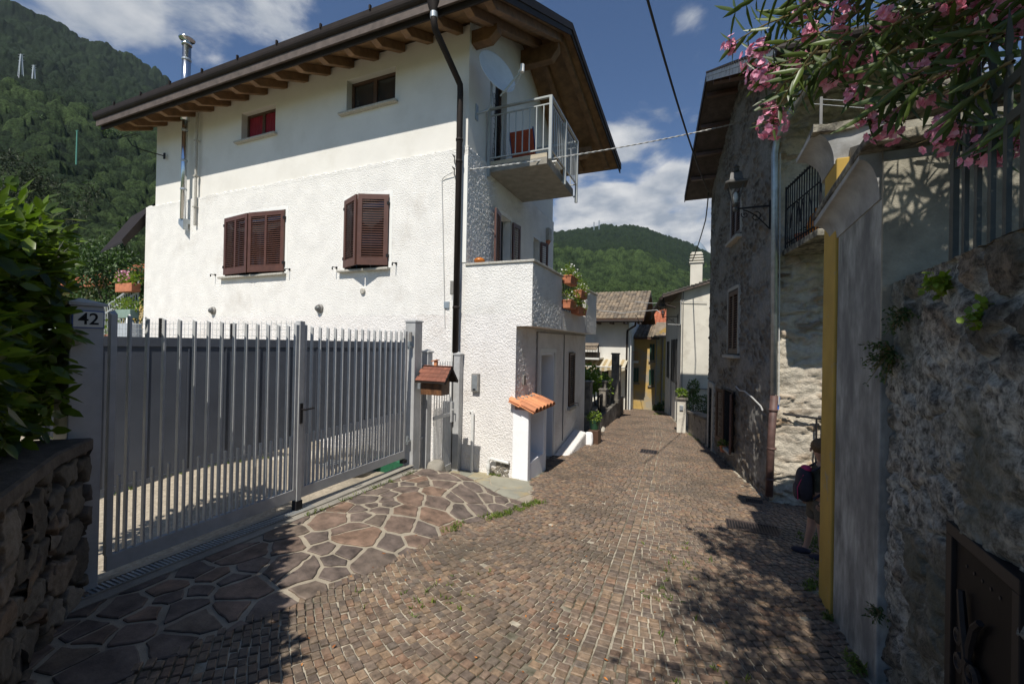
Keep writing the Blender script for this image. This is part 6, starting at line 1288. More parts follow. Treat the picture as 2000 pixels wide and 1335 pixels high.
# fingers of the hands
for (hx, hy, hz) in ((bx-.09, by+.10, g0+.52), (bx-.02, by-.12, g0+.53)):
    for k in range(4): dx = (k-1.5)*.011; skin_obj('finger', [(hx+dx, hy, hz-.005), (hx+dx-.004, hy, hz-.030-.004*(k in (1, 2))), (hx+dx+.002, hy+.004, hz-.050-.006*(k in (1, 2)))], [(0, 1), (1, 2)], [.0065, .006, .0045], M['skin'], BY, 1)
    skin_obj('thumb', [(hx-.018, hy, hz+.006), (hx-.03, hy-.004, hz-.014), (hx-.03, hy-.006, hz-.03)], [(0, 1), (1, 2)], [.007, .0065, .005], M['skin'], BY, 1)
skin_obj('shirt', [(bx, by, g0+.54), (bx, by, g0+.68), (bx+.01, by, g0+.80), (bx+.02, by, g0+.87), (bx+.01, by+.11, g0+.855), (bx+.0, by+.145, g0+.765), (bx+.02, by-.11, g0+.855), (bx+.035, by-.145, g0+.765)], [(0, 1), (1, 2), (2, 3), (2, 4), (4, 5), (2, 6), (6, 7)], [(.09, .11), (.082, .10), (.088, .108), (.05, .055), .048, .040, .048, .040], M['shirt'], BY)
skin_obj('shorts', [(bx, by, g0+.60), (bx, by, g0+.53), (bx-.02, by+.065, g0+.47), (bx-.033, by+.07, g0+.33), (bx+.012, by-.06, g0+.47), (bx+.015, by-.065, g0+.33)], [(0, 1), (1, 2), (2, 3), (1, 4), (4, 5)], [(.088, .105), (.088, .105), .075, .064, .075, .064], M['shorts'], BY)
def blobm(name, c, r_, m_, parent, n=3, f=None):
    bm = bmesh.new(); bmesh.ops.create_icosphere(bm, subdivisions=n, radius=1)
    for v in bm.verts:
        p = np.array(v.co)
        if f: p = f(p)
        v.co = Vector(p*np.array(r_)+np.array(c)-np.array(ORG[root(parent)]))
    me = bpy.data.meshes.new(name); bm.to_mesh(me); bm.free(); me.materials.append(m_)
    for q in me.polygons: q.use_smooth = True
    o = bpy.data.objects.new(name, me); COL.objects.link(o); o.parent = parent; return o
hx, hy, hz = bx+.005, by-.005, g0+1.04
blobm('hair', (hx+.0, hy-.008, hz+.030), (.083, .082, .077), M['hair'], BY, 4, lambda p: p*(1+.05*math.sin(14*p[0]+9*p[2])*math.cos(12*p[1])) if p[2] > -.25 or p[1] < 0 else p*np.array((.9, .8, .6)))
for s_ in (-1, 1): blobm('ear', (hx+s_*.079, hy+.005, hz-.01), (.010, .016, .022), M['skin'], BY, 2)
blobm('nose', (hx, hy+.085, hz-.005), (.010, .016, .014), M['skin'], BY, 2); blobm('mouth', (hx, hy+.074, hz-.045), (.020, .006, .005), mat('lips', (.35, .12, .10), .5), BY, 2)
for s_ in (-1, 1): blobm('eye', (hx+s_*.028, hy+.069, hz+.008), (.010, .006, .007), M['dark'], BY, 2)
for (x, y, z) in ((bx-.125, by+.03, g0+.02), (bx+.0, by-.08, g0+.02)): blobm('shoe', (x-.01, y, z+.008), (.085, .045, .030), M['pack'], BY, 3, lambda p: np.array((p[0], p[1]*(1-.2*p[0]), max(p[2], -.7))))
BP = thing('backpack', 'navy backpack with pink trim on the back of the child', 'backpack', (bx-.13, by-.01, g0+.5))
blobm('bag', (bx-.125, by-.01, g0+.69), (.07, .11, .165), M['pack'], BP, 4, lambda p: np.sign(p)*np.abs(p)**.75)
blobm('front_pocket', (bx-.185, by-.01, g0+.62), (.028, .08, .08), M['pack'], BP, 3, lambda p: np.sign(p)*np.abs(p)**.75)
blobm('top_flap', (bx-.11, by-.01, g0+.845), (.045, .07, .03), M['pink'], BP, 3)
mb = MB()
for s_ in (-.09, .07): mb.tube([(bx-.08, by+s_, g0+.84), (bx-.0, by+s_*1.1, g0+.90), (bx+.07, by+s_, g0+.84), (bx+.085, by+s_, g0+.72), (bx-.07, by+s_*1.2, g0+.58)], .011, 6)
mb.build('strap', M['pack'], BP); mb = MB(); mb.tube([(bx-.19, by-.09, g0+.55), (bx-.198, by-.10, g0+.67), (bx-.15, by-.10, g0+.80)], .004, 5); mb.build('piping', M['pink'], BP)
# ================================================================ flower boxes and pots of the white house
FX = XP+.04
def fbox(y0, y1, z, lab, m_=M['terra'], out=True):
    x0 = XP-.02 if out else XP-.3; t_ = thing('flower_box', lab, 'flower box', (x0+.1, (y0+y1)/2, z), 'terracotta flower boxes on the terrace railing')
    mb = MB(); mb.add([(x0+.02, y0+.02, z), (x0+.16, y0+.02, z), (x0+.16, y1-.02, z), (x0+.02, y1-.02, z), (x0, y0, z+.15), (x0+.18, y0, z+.15), (x0+.18, y1, z+.15), (x0, y1, z+.15)], [(0, 3, 2, 1), (4, 5, 6, 7), (0, 1, 5, 4), (1, 2, 6, 5), (2, 3, 7, 6), (3, 0, 4, 7)])
    mb.box(x0-.008, y0-.008, z+.13, x0+.188, y1+.008, z+.152); mb.build('box', m_, t_, bevel=.006)
    n_ = 420; bl_ = [(x0+.09+NR.normal()*.03, y0+(y1-y0)*(i+.5)/5, z+.24+NR.normal()*.03, .13, .12, .12) for i in range(5)]+[(x0+.17, y0+(y1-y0)*.6, z+.15, .10, .12, .12)]
    Pp, Oo = crown_pts(bl_, n_, .1); leaves('plant', Pp, Oo+NR.normal(size=Oo.shape)*.5, NR.normal(size=Oo.shape)*.5+(0, 0, .8), NR.uniform(.02, .05, n_), .022, M['leafy'], t_)
    k = 26; Pp, Oo = crown_pts(bl_, k, .95); Bq = np.repeat(Pp, 5, 0); Dq = NR.normal(size=Bq.shape); leaves('flowers', Bq, Dq, NR.normal(size=Bq.shape), .024, .02, M['petalw'], t_); return t_
fbox(7.60, 8.12, 2.80, 'upper terracotta flower box nearest the parapet corner'); fbox(8.40, 8.95, 2.62, 'upper terracotta flower box further along the terrace railing')
fbox(7.60, 8.05, 2.34, 'lower terracotta flower box nearest the parapet corner'); fbox(8.2, 8.9, 2.28, 'lower terracotta flower box further along, hanging below the railing')
ob = thing('orange_bowl', 'small amber orange bowl on the terrace parapet', 'bowl', (-3.2, 6.07, 2.94)); mb = MB(); mb.lathe((-3.2, 6.07, 2.94), [(.05, 0), (.085, .03), (.09, .06), (.06, .085), (.02, .10)], 16); mb.build('bowl', mat('amber_ceramic', (.45, .14, .02), .3, .15, 20), ob, smooth=True)
pz = gz(-2.2, 9.3)
t_ = thing('planter_crate', 'small dark planter crate at the end of the white ledge', 'crate', (-2.1, 9.3, pz)); mb = MB(); mb.box(-2.22, 9.75, pz-.02, -1.98, 10.1, pz+.30); mb.build('crate', M['shutter_dk'], t_, bevel=.01)
t_ = thing('white_kerb_stone', 'rounded whitewashed stone beside the dark planter crate', 'stone', (-2.2, 9.65, pz)); rock('stone', (-2.17, 9.66, pz+.10), (.09, .07, .17), M['white'], t_, 4)
pot('green_pot', 'dark green pot of bright yellow green leaves on the planter crate', (-2.10, 9.9, pz+.30), .13, .22, mat('green_glazed_pot', (.02, .07, .035), .3, .1, 9), M['leafy'], n=220, L_=.07)
# ================================================================ FAR END OF THE LANE
def tri_roof(mb, x0, x1, y0, y1, z0, z1, th=.12):       # one slope rising towards y1
    mb.add([(x0, y0, z0), (x1, y0, z0), (x1, y1, z1), (x0, y1, z1), (x0, y0, z0+th), (x1, y0, z0+th), (x1, y1, z1+th), (x0, y1, z1+th)], [(3, 2, 1, 0), (4, 5, 6, 7), (0, 1, 5, 4), (1, 2, 6, 5), (2, 3, 7, 6), (3, 0, 4, 7)])
def tiled(mb, x0, x1, y0, y1, z0, z1, cw, cl, side=0):        # rows of curved tiles on that slope, side>0 narrows right edge towards the top
    n_ = max(1, int((y1-y0)/cl)); 
    for r_ in range(n_):
        ya = y0+(y1-y0)*r_/n_; yb = y0+(y1-y0)*(r_+1.12)/n_; za = z0+(z1-z0)*r_/n_; zb2 = z0+(z1-z0)*(r_+1.12)/n_; xr = x1-side*r_/n_
        for i in range(int((xr-x0)/cw)):
            x = x0+i*cw+rnd.uniform(-.01, .01); h = cw*.32*rnd.uniform(.8, 1.2); mb.add([(x, ya, za+.03), (x+cw*.25, ya, za+h+.03), (x+cw*.7, ya, za+h+.03), (x+cw*.95, ya, za+.03), (x, yb, zb2+.01), (x+cw*.25, yb, zb2+h*.7), (x+cw*.7, yb, zb2+h*.7), (x+cw*.95, yb, zb2+.01)], [(0, 1, 5, 4), (1, 2, 6, 5), (2, 3, 7, 6), (0, 3, 2, 1)])
M['oldtile'] = mat('weathered_grey_brown_tiles', (.20, .165, .125), .9, .2, 3, island=[(.6, .6, .6), (1, .98, .95), (1.35, 1.25, 1.1)], bump=.3, bscale=40, bdist=.01)
M['redtile'] = mat('orange_red_roof_tiles', (.42, .15, .075), .85, .15, 3, island=[(.75, .7, .7), (1.1, 1.0, .95)])
M['farwhite'] = mat('off_white_render', (.66, .65, .60), .9, .06, 1.2, bump=.3, bscale=20, bdist=.01, dirt=(.42, .40, .35), dscale=.9, dlo=.55, dhi=.8)
M['cream'] = mat('stained_cream_render', (.62, .59, .51), .9, .07, 1.5, bump=.4, bscale=22, bdist=.01, dirt=(.36, .32, .26), dscale=1.6, dlo=.55, dhi=.8)
M['ochre'] = mat('peeling_ochre_render', (.46, .31, .10), .9, .12, 1.4, bump=.4, bscale=15, bdist=.01, dirt=(.32, .28, .21), dscale=1.1, dlo=.48, dhi=.6)
M['greensh'] = mat('dark_green_shutter_paint', (.022, .065, .04), .6, .15, 12)
W2_ = thing('white_tiled_house', 'white house with grey tiled roof and striped awning at the far bend', 'house', (-6, 21, -1.4))
mb = MB(); wy = 20.5; wall(mb, lambda u, z: (u, wy, z), -11, -2.80, -1.6, 2.95, [(-4.05, -.20, -3.65, .55)], .12); mb.add([(-2.80, wy, -1.6), (-2.80, 25.5, -1.6), (-2.80, 25.5, 2.95), (-2.80, wy, 2.95)], [(0, 1, 2, 3)]); mb.add([(-2.80, wy, 2.95), (-2.80, 25.5, 2.95), (-2.80, 23, 4.3)], [(0, 1, 2)]); mb.build('wall', M['farwhite'], W2_)
mb = MB(); mb.box(-11, wy-.004, -1.6, -2.805, wy, -.88); mb.build('plinth', M['cream'], W2_)
mb = MB(); tri_roof(mb, -11.5, -2.06, 19.72, 23.0, 2.80, 4.42, .10); tri_roof(mb, -11.5, -2.06, 26.3, 23.0, 2.80, 4.42, .10); r2 = mb.build('roof', M['shutter_dk'], W2_)
mb = MB(); tiled(mb, -7.5, -2.04, 19.70, 23.0, 2.90, 4.52, .17, .30); mb.build('tiles', M['oldtile'], r2)
mb = MB(); mb.tube([(-8, 19.68, 2.80), (-2.1, 19.68, 2.80)], .06, 8); mb.tube([(-2.4, 19.7, 2.76), (-2.45, 19.9, 2.6), (-2.86, 20.42, 2.40), (-2.88, 20.44, 2.2), (-2.88, 20.44, -1.3)], .045, 8); mb.build('gutter', M['gutter'], r2)
mb = MB()
for i in range(8): x = -2.3-.62*i; mb.box(x-.05, 19.75, 2.68, x+.05, 20.5, 2.80)
mb.build('rafters', M['shutter_dk'], r2)
mb = MB(); mb.tube([(-2.70, 20.46, 2.3), (-2.70, 20.46, -1.35)], .035, 6); mb.build('white_pipe', M['pvc'], W2_)
mb = MB(); mb.box(-4.05, wy+.09, -.20, -3.65, wy+.11, .55); wn = mb.build('window', M['dark'], W2_); mb = MB(); mb.box(-3.72, wy-.02, -.24, -3.60, wy+.02, .58); mb.build('frame', M['cream'], wn)
mb = MB(); mb.box(-3.52, wy-.03, -.98, -3.12, wy, -.25); mb.build('meter_hatch', M['galv'], W2_, bevel=.01)
AW = thing('awning', 'cream and tan striped awning with a scalloped edge on the white house', 'awning', (-4.1, 19.9, .5))
mb1 = MB(); mb2 = MB(); n_ = 26
for i in range(n_):
    x0 = -6.2+i*.13; x1 = x0+.13; q = mb1 if i % 2 else mb2; xe0 = x0+.0; q.add([(x0, wy-.01, 1.02), (x1, wy-.01, 1.02), (x1, wy-1.0, .70), (x0, wy-1.0, .70)], [(0, 1, 2, 3)])
    zz3 = .53+.04*math.sin(i*1.26); q.add([(x0, wy-1.0, .70), (x1, wy-1.0, .70), (x1, wy-1.005, .53+.04*math.sin((i+1)*1.26)), (x0, wy-1.005, zz3)], [(0, 1, 2, 3)])
mb1.build('stripe', mat('cream_canvas', (.62, .57, .44), .9, .05, 9, trans=.2), AW); mb2.build('cloth', mat('tan_canvas', (.46, .36, .20), .9, .05, 9, trans=.2), AW)
mb = MB(); mb.tube([(-6.2, wy-1.0, .70), (-2.83, wy-1.0, .70)], .02, 6); mb.tube([(-2.85, wy, .60), (-2.85, wy-1.0, .69)], .015, 6); mb.build('bar', M['pvc'], AW)
t_ = thing('porch_balcony', 'little roofed wooden balcony with iron rail beside the striped awning', 'balcony', (-4.6, 19.3, 1.0))
mb = MB(); mb.box(-6.4, 19.3, 1.02, -3.95, 20.49, 1.10); mb.build('floor', M['farwhite'], t_); mb = MB(); tri_roof(mb, -6.4, -4.05, 19.2, 19.75, 1.45, 1.72, .06); mb.build('stone_roof', M['oldtile'], t_)
mb = MB(); mb.box(-6.4, 19.32, 1.62, -3.9, 19.34, 1.65)
for i in range(20): x = -6.3+i*.12; mb.box(x, 19.32, 1.1, x+.015, 19.34, 1.62)
for x in (-4.0, -4.9): mb.box(x, 19.3, 1.1, x+.04, 19.36, 1.70)
mb.build('railing', M['iron'], t_)
mb = MB(); mb.box(-6.2, 19.5, 1.1, -4.1, 20.3, 1.35); mb.build('logs', M['bark'], t_)
# garden wall with pillars in front of it
GP = thing('garden_balustrade', 'old grey garden wall with stone pillars at the left beyond the white house', 'wall', (-2.7, 13, -1))
M['oldst'] = mat('dark_streaked_stone', (.20, .18, .15), .95, .3, 5, bump=.7, bscale=30, bdist=.02, dirt=(.06, .055, .045), dscale=2, dlo=.45, dhi=.65)
mb = MB(); mb.add([(-3.3, 11.3, -1.1), (-2.35, 11.9, -1.1), (-2.55, 17.5, -1.5), (-3.3, 17.5, -1.5), (-3.3, 11.3, -.35), (-2.35, 11.9, -.35), (-2.55, 17.5, -.35), (-3.3, 17.5, -.35)], [(0, 3, 2, 1), (4, 5, 6, 7), (0, 1, 5, 4), (1, 2, 6, 5), (2, 3, 7, 6), (3, 0, 4, 7)]); mb.build('wall', M['oldst'], GP, bevel=.02)
for (x, y, w_, z0, z1) in ((-2.85, 12.2, .16, -.35, .58), (-2.52, 13.0, .10, -.35, .30), (-2.52, 15.2, .12, -.35, 1.36), (-2.78, 14.2, .14, -.35, .45), (-2.62, 16.3, .12, -.35, .9)):
    mb = MB(); mb.box(x-w_, y-w_, z0, x+w_, y+w_, z1); mb.box(x-w_*1.2, y-w_*1.2, z1, x+w_*1.2, y+w_*1.2, z1+.05); mb.box(x-w_*1.15, y-w_*1.15, z0, x+w_*1.15, y+w_*1.15, z0+.12); mb.build('pillar', M['oldst'], GP, bevel=.015)
mb = MB(); 
for i in range(8): y = 12.5+i*.28; mb.tube([(-2.55+.0*i, y, -.35), (-2.55, y, .15)], .02, 6)
mb.tube([(-2.5, 12.3, .18), (-2.6, 15, .18)], .03, 6); mb.build('iron_rail', M['iron'], GP)
mb = MB(); mb.add([(-2.6, 11.6, -1.0), (-2.2, 11.9, -1.0), (-2.3, 12.3, -1.0), (-2.6, 12.3, -1.0), (-2.6, 11.6, -.55), (-2.25, 11.9, -.75), (-2.3, 12.3, -.7), (-2.6, 12.3, -.5)], [(4, 5, 6, 7), (0, 1, 5, 4), (1, 2, 6, 5), (2, 3, 7, 6), (3, 0, 4, 7)]); mb.build('buttress', M['stones'], GP, bevel=.02)
VN = thing('garden_vine', 'bright yellow green vine climbing behind the old garden pillars', 'vine', (-3.3, 14.0, -.3))
bl_ = [(-3.2+NR.uniform(-.9, .45), 14.2+NR.uniform(-.8, .8), .55+NR.uniform(-.35, .3), .3, .3, .24) for _ in range(16)]+[(-2.75, 14.6, .2, .22, .2, .4)]
Pp, Oo = crown_pts(bl_, 2600, .3); leaves('leaves', Pp, Oo+NR.normal(size=Oo.shape)*.6, NR.normal(size=Oo.shape)*.5+(0, -.3, .8), NR.uniform(.06, .12, len(Pp)), .075, M['leafy'], VN); mb = MB(); mb.tube([(-3.0, 14.2, -.4), (-3.1, 14.3, .4), (-3.4, 14.2, .6)], .03, 6); mb.build('stem', M['bark'], VN)
# ochre house closing the lane
OC = thing('ochre_house', 'peeling ochre house with green shutters closing the end of the lane', 'house', (-3, 23, -1.6)); oy = 22.5
mb = MB(); mb.add([(-5, oy, -1.9), (-1.75, oy, -1.9), (-1.75, oy, 2.25), (-5, oy, 2.25)], [(0, 1, 2, 3)]); mb.add([(-1.75, oy, -1.9), (-.9, oy+.75, -1.9), (-.9, oy+.75, 2.95), (-1.75, oy, 2.35)], [(0, 1, 2, 3)]); mb.add([(-.9, oy+.75, -1.9), (-.9, 28, -1.9), (-.9, 28, 2.9), (-.9, oy+.75, 2.95)], [(0, 1, 2, 3)]); mb.build('wall', M['ochre'], OC)
mb = MB(); tri_roof(mb, -5.3, -1.55, oy-.35, oy+2.2, 2.02, 2.75, .08); ro = mb.build('roof', M['shutter_dk'], OC); mb = MB(); tiled(mb, -5.3, -1.5, oy-.38, oy+2.2, 2.10, 2.84, .19, .3); mb.build('tiles', M['oldtile'], ro)
mb = MB(); tri_roof(mb, -1.9, -.95, oy-.25, oy+2.2, 2.1, 2.95, .07); mb.build('side_roof', M['oldtile'], ro)
for (x0, x1, z0, z1, lab) in ((-2.80, -2.55, -.16, .56, 'lower left green shuttered window'), (-2.05, -1.81, -.26, .50, 'lower right green shuttered window'), (-2.03, -1.80, .98, 1.80, 'upper green shuttered window')):
    mb = MB(); mb.box(x0-.05, oy-.08, z0-.12, x1+.05, oy, z0-.04); wn = mb.build('window', M['oldst'], OC, bevel=.01); wn['label'] = lab
    for a, b in ((x0, (x0+x1)/2-.008), ((x0+x1)/2+.008, x1)):
        mb = MB(); mb.box(a, oy-.04, z0, b, oy-.015, z1)
        for k in range(int((z1-z0)/.06)): mb.obox(((a+b)/2, oy-.045, z0+.03+k*.06), ((b-a)/2-.02, 0, 0), (0, .010, -.008), (0, 0, .004))
        mb.build('shutter', M['greensh'], wn)
mb = MB(); mb.box(-4.2, oy-.5, .83, -2.55, oy, .93); ob_ = mb.build('balcony', M['farwhite'], OC); mb = MB(); mb.box(-4.2, oy-.5, 1.36, -2.55, oy-.48, 1.39)
for i in range(16): x = -4.15+i*.105; mb.box(x, oy-.5, .93, x+.015, oy-.485, 1.36)
mb.build('railing', M['terra'], ob_)
mb = MB(); mb.tube([(-1.70, oy-.05, 2.2), (-1.72, oy-.05, -1.6)], .03, 6); mb.tube([(-1.42, oy+.25, 2.4), (-1.45, oy+.22, -1.6)], .04, 6); mb.build('downpipes', M['lamp_grey'], OC)
RR_ = thing('red_roofed_house', 'house behind the ochre one, showing only its orange red roof', 'house', (-3, 28, -1)); mb = MB(); mb.box(-6, 26.6, -2, -.9, 32, 3.05); mb.build('wall', M['ochre'], RR_); mb = MB(); tri_roof(mb, -6.3, -.7, 26.2, 29.6, 2.75, 4.05, .1); r3 = mb.build('roof', M['redtile'], RR_); mb = MB(); tiled(mb, -5.2, -.7, 26.2, 29.6, 2.86, 4.16, .22, .35); mb.build('tiles', M['redtile'], r3)
t_ = thing('foot_bush', 'low green bush at the foot of the ochre house', 'bush', (-1.4, 21.6, -1.45)); Pp, Oo = crown_pts([(-1.25, 21.6, -1.25, .3, .3, .28), (-1.5, 21.8, -1.35, .25, .25, .2)], 500, .3); leaves('leaves', Pp, Oo, NR.normal(size=Oo.shape), .10, .05, M['leafd'], t_)
# white gabled house on the right
WG = thing('white_gabled_house', 'white house with stained gable wall, slate roof and stepped chimney on the right', 'house', (.5, 17, -1.4))
ga = np.array((-.38, 15.0)); gb = np.array((-1.18, 20.8)); gu = (gb-ga)/np.linalg.norm(gb-ga)
mb = MB(); mb.add([(*ga, -1.6), (3.2, 15.0, -1.6), (3.2, 15.0, 4.15), (1.6, 15.0, 4.25), (*ga, 3.58)], [(0, 1, 2, 3, 4)]); mb.build('gable_wall', M['cream'], WG)
mb = MB(); hg = [(1.2, .35, 1.6, 1.95), (2.3, .35, 2.7, 1.95), (2.8, -1.5, 3.4, .45), (.9, -1.5, 1.5, .45), (4.2, .35, 4.6, 1.9)]
wall(mb, lambda u, z: (ga[0]+gu[0]*u, ga[1]+gu[1]*u, z), 0, 5.85, -1.9, 3.5, hg, .12, (1, 0, 0)); mb.add([(*gb, -1.9), (3, 20.8, -1.9), (3, 20.8, 3.5), (*gb, 3.5)], [(0, 1, 2, 3)]); mb.build('lane_wall', mat('grey_beige_render', (.40, .38, .34), .9, .08, 2, bump=.3, bscale=20, bdist=.01), WG)
for i, h in enumerate(hg):
    mb = MB(); p0 = ga+gu*(h[0]-.02); p1 = ga+gu*(h[2]+.02); mb.ext([(p0[0]+.12, p0[1], h[1]), (p1[0]+.12, p1[1], h[1]), (p1[0]+.12, p1[1], h[3]), (p0[0]+.12, p0[1], h[3])], (.02, 0, 0)); o_ = mb.build('window' if h[1] > 0 else 'door', M['dark'], WG)
    if h[1] > 0:
        for s_ in (0, 1):
            q = ga+gu*(h[0]-.2 if s_ == 0 else h[2]+.02); q2 = q+gu*.18; mb = MB(); mb.ext([(q[0]-.01, q[1], h[1]), (q2[0]-.01, q2[1], h[1]), (q2[0]-.01, q2[1], h[3]), (q[0]-.01, q[1], h[3])], (-.025, 0, 0)); mb.build('shutter', M['dark'], o_)
mb = MB(); xl = -.92
a = [(xl, 14.78, 3.30), (.65, 14.78, 4.02), (3.4, 14.78, 4.42), (3.4, 21.4, 4.42), (.2, 21.4, 4.0), (xl-.95, 21.4, 3.05)]
def rz(x, y): return 3.30+(x+.92+.14*(y-14.8))*.30
a0_ = [(-.95, 14.76), (3.2, 14.76), (3.2, 21.3), (-1.9, 21.3)]
mb.add([(x, y, rz(x, y)) for x, y in a0_]+[(x, y, rz(x, y)+.10) for x, y in a0_], [(3, 2, 1, 0), (4, 5, 6, 7), (0, 1, 5, 4), (1, 2, 6, 5), (2, 3, 7, 6), (3, 0, 4, 7)]); rg = mb.build('roof', M['tiles_dk'], WG)
mb = MB()
for i in range(34):
    for j in range(14):
        x = -.95+i*.12-.13*j*.48; y = 14.74+j*.48; mb.box(x, y, rz(x, y)+.10, x+.125, y+.50, rz(x, y)+.125+rnd.random()*.02)
mb.build('slates', mat('grey_slate', (.10, .095, .085), .85, .2, 5, island=[(.7, .7, .7), (1.3, 1.25, 1.2)]), rg)
mb = MB(); mb.tube([(-1.0, 14.8, 3.27), (-1.9, 21.2, 3.0)], .06, 8); mb.tube([(-.97, 14.9, 3.22), (-.85, 14.95, 3.05), (-.55, 14.98, 2.95)], .035, 8); mb.build('gutter', M['gutter'], rg)
mb = MB(); mb.box(-.14, 15.6, 3.6, .24, 15.98, 4.52)
for k in range(4): mb.box(-.18+.012*k, 15.56+.012*k, 4.52+k*.095, .28-.012*k, 16.02-.012*k, 4.565+k*.095); mb.box(-.11, 15.63, 4.565+k*.095, .21, 15.95, 4.615+k*.095)
mb.build('chimney', M['cream'], rg, bevel=.01)
mb = MB(); mb.tube([(-.33, 14.97, 3.5), (-.33, 14.97, -1.2)], .02, 6); mb.tube([(.6, 14.97, .33), (-.10, 14.97, .33), (-.10, 14.97, -1.0)], .025, 6); mb.build('wall_pipes', M['lamp_grey'], WG)
ps = thing('gate_pillar', 'slim pale garden pillar with a letterbox, topped by a bright yellow green plant', 'pillar', (-.27, 13.3, -1.0)); mb = MB(); mb.box(-.41, 13.2, -1.2, -.17, 13.45, .14); mb.build('shaft', M['cream'], ps, bevel=.01); mb = MB(); mb.box(-.46, 13.15, .141, -.12, 13.5, .20); mb.build('cap', M['oldst'], ps, bevel=.01); mb = MB(); mb.box(-.34, 13.16, -.16, -.24, 13.2, -.02); mb.build('bell_box', M['galv'], ps, bevel=.004)
pot('planter_bowl', 'bright yellow green plant in a low bowl on the slim garden pillar', (-.29, 13.3, .20), .12, .08, M['oldst'], M['leafy'], n=160, L_=.09)
LG = thing('low_garden_wall', 'low dark stone garden wall with a flat cap beside the stone house door', 'wall', (.1, 12.9, -1)); mb = MB(); mb.add([(.30, 11.38, -1.1), (-.10, 13.3, -1.1), (.12, 13.3, -1.1), (.6, 11.38, -1.1), (.30, 11.38, -.10), (-.10, 13.3, -.24), (.12, 13.3, -.24), (.6, 11.38, -.10)], [(4, 5, 6, 7), (0, 1, 5, 4), (1, 2, 6, 5), (2, 3, 7, 6), (3, 0, 4, 7)]); mb.build('wall', M['stonew'], LG)
mb = MB(); mb.add([(.25, 11.35, -.099), (-.16, 13.33, -.239), (.16, 13.33, -.239), (.66, 11.35, -.099), (.25, 11.35, -.03), (-.16, 13.33, -.17), (.16, 13.33, -.17), (.66, 11.35, -.03)], [(3, 2, 1, 0), (4, 5, 6, 7), (0, 1, 5, 4), (1, 2, 6, 5), (2, 3, 7, 6), (3, 0, 4, 7)]); mb.build('cap', M['oldst'], LG, bevel=.01)
t_ = thing('garden_bush', 'dark green bush behind the low wall next to the stone house', 'bush', (.3, 13.4, -1)); Pp, Oo = crown_pts([(.15, 13.5, -.02, .35, .3, .3), (.45, 13.6, .0, .4, .3, .32), (.0, 13.9, -.1, .3, .3, .3), (.62, 13.3, -.1, .3, .3, .3)], 2200, .5); leaves('leaves', Pp, Oo+NR.normal(size=Oo.shape)*.4, NR.normal(size=Oo.shape)+(0, 0, .5), .05, .025, M['leafd'], t_)
t_ = thing('small_conifer', 'small upright yellow green conifer against the white gable wall', 'bush', (.05, 14.2, -.2)); Pp, Oo = crown_pts([(.02, 14.3, .42, .16, .16, .25), (.02, 14.3, .15, .13, .13, .2)], 500, .3); leaves('leaves', Pp, Oo+(0, 0, .6), NR.normal(size=Oo.shape), .07, .03, M['leafd'], t_); mb = MB(); mb.tube([(.02, 14.3, -1), (.02, 14.3, .4)], .02, 6); mb.build('stem', M['bark'], t_)
# ================================================================ CABLES
def cable(name, label, pts, r_, m_, sag=0, n=14):
    t_ = None; Q = []
    for a, b in zip(pts, pts[1:]):
        a, b = np.array(a, float), np.array(b, float)
        for i in range(n):
            t = i/n; Q.append(a+(b-a)*t-np.array((0, 0, 4*sag*t*(1-t))))
    Q.append(np.array(pts[-1], float)); mb = MB(); mb.tube(Q, r_, 6); return tag(mb.build(name, m_, smooth=True), label, 'cable')
ce = P(1384, 375, 'y', 11.2)
cable('power_cable', 'thick black power cable dropping across the sky to the stone house corner', [P(1240, -90, 'y', 4.0), ce], .014, M['cable'], .18, 24)
tp = P(1380, 405, 'y', 11.6)
cable('power_cable', 'knotted black cable from the stone house down to the white gabled roof', [ce, P(1378, 430, 'y', 12.2), P(1352, 510, 'y', 14.9)], .015, M['cable'], .06)
tw = [np.array(P(893, 334, 'y', 5.97)), np.array(P(1130, 298, 'y', 7.0)), np.array(P(1447, 239, 'y', 8.9))]
Q = []
for k in range(2):
    mb = MB(); q = []
    A_, B_2 = np.array(P(893, 334, 'y', 5.95)), np.array(P(1447, 239, 'y', 8.75))
    for i in range(220): t = i/219; c = A_+(B_2-A_)*t-np.array((0, 0, .30*t*(1-t))); a = i*.62+k*math.pi; q.append(c+np.array((0, math.cos(a)*.007, math.sin(a)*.007)))
    mb.tube(q, .0065, 5); Q.append(mb)
mb = Q[0]; b0_ = len(mb.v); mb.v += Q[1].v; mb.f += [tuple(i+b0_ for i in f) for f in Q[1].f]; mb.m += Q[1].m
tag(mb.build('twisted_cable', M['cablew'], smooth=True), 'pale twisted cable pair strung from the white house to the stone house', 'cable')
cable('phone_line', 'white line with a hooked end crossing in front of the far tiled roof', [P(1140, 603, 'y', 10.5), P(1215, 611, 'y', 11.5), P(1283, 605, 'y', 13.5), P(1290, 611, 'y', 13.5)], .010, M['cablew'], 0)
cable('phone_line', 'thin pale line running from the far tiled roof to the white gabled house', [P(1240, 589, 'y', 19.6), P(1275, 592, 'y', 17), P(1332, 589, 'y', 14.95), P(1381, 590, 'y', 14.95)], .012, M['cablew'], 0)
cable('phone_line', 'short pale wire beside the distant street lantern', [P(1304, 633, 'y', 15.3), P(1329, 634, 'y', 14.96), P(1330, 585, 'y', 14.96)], .012, M['cablew'], 0)
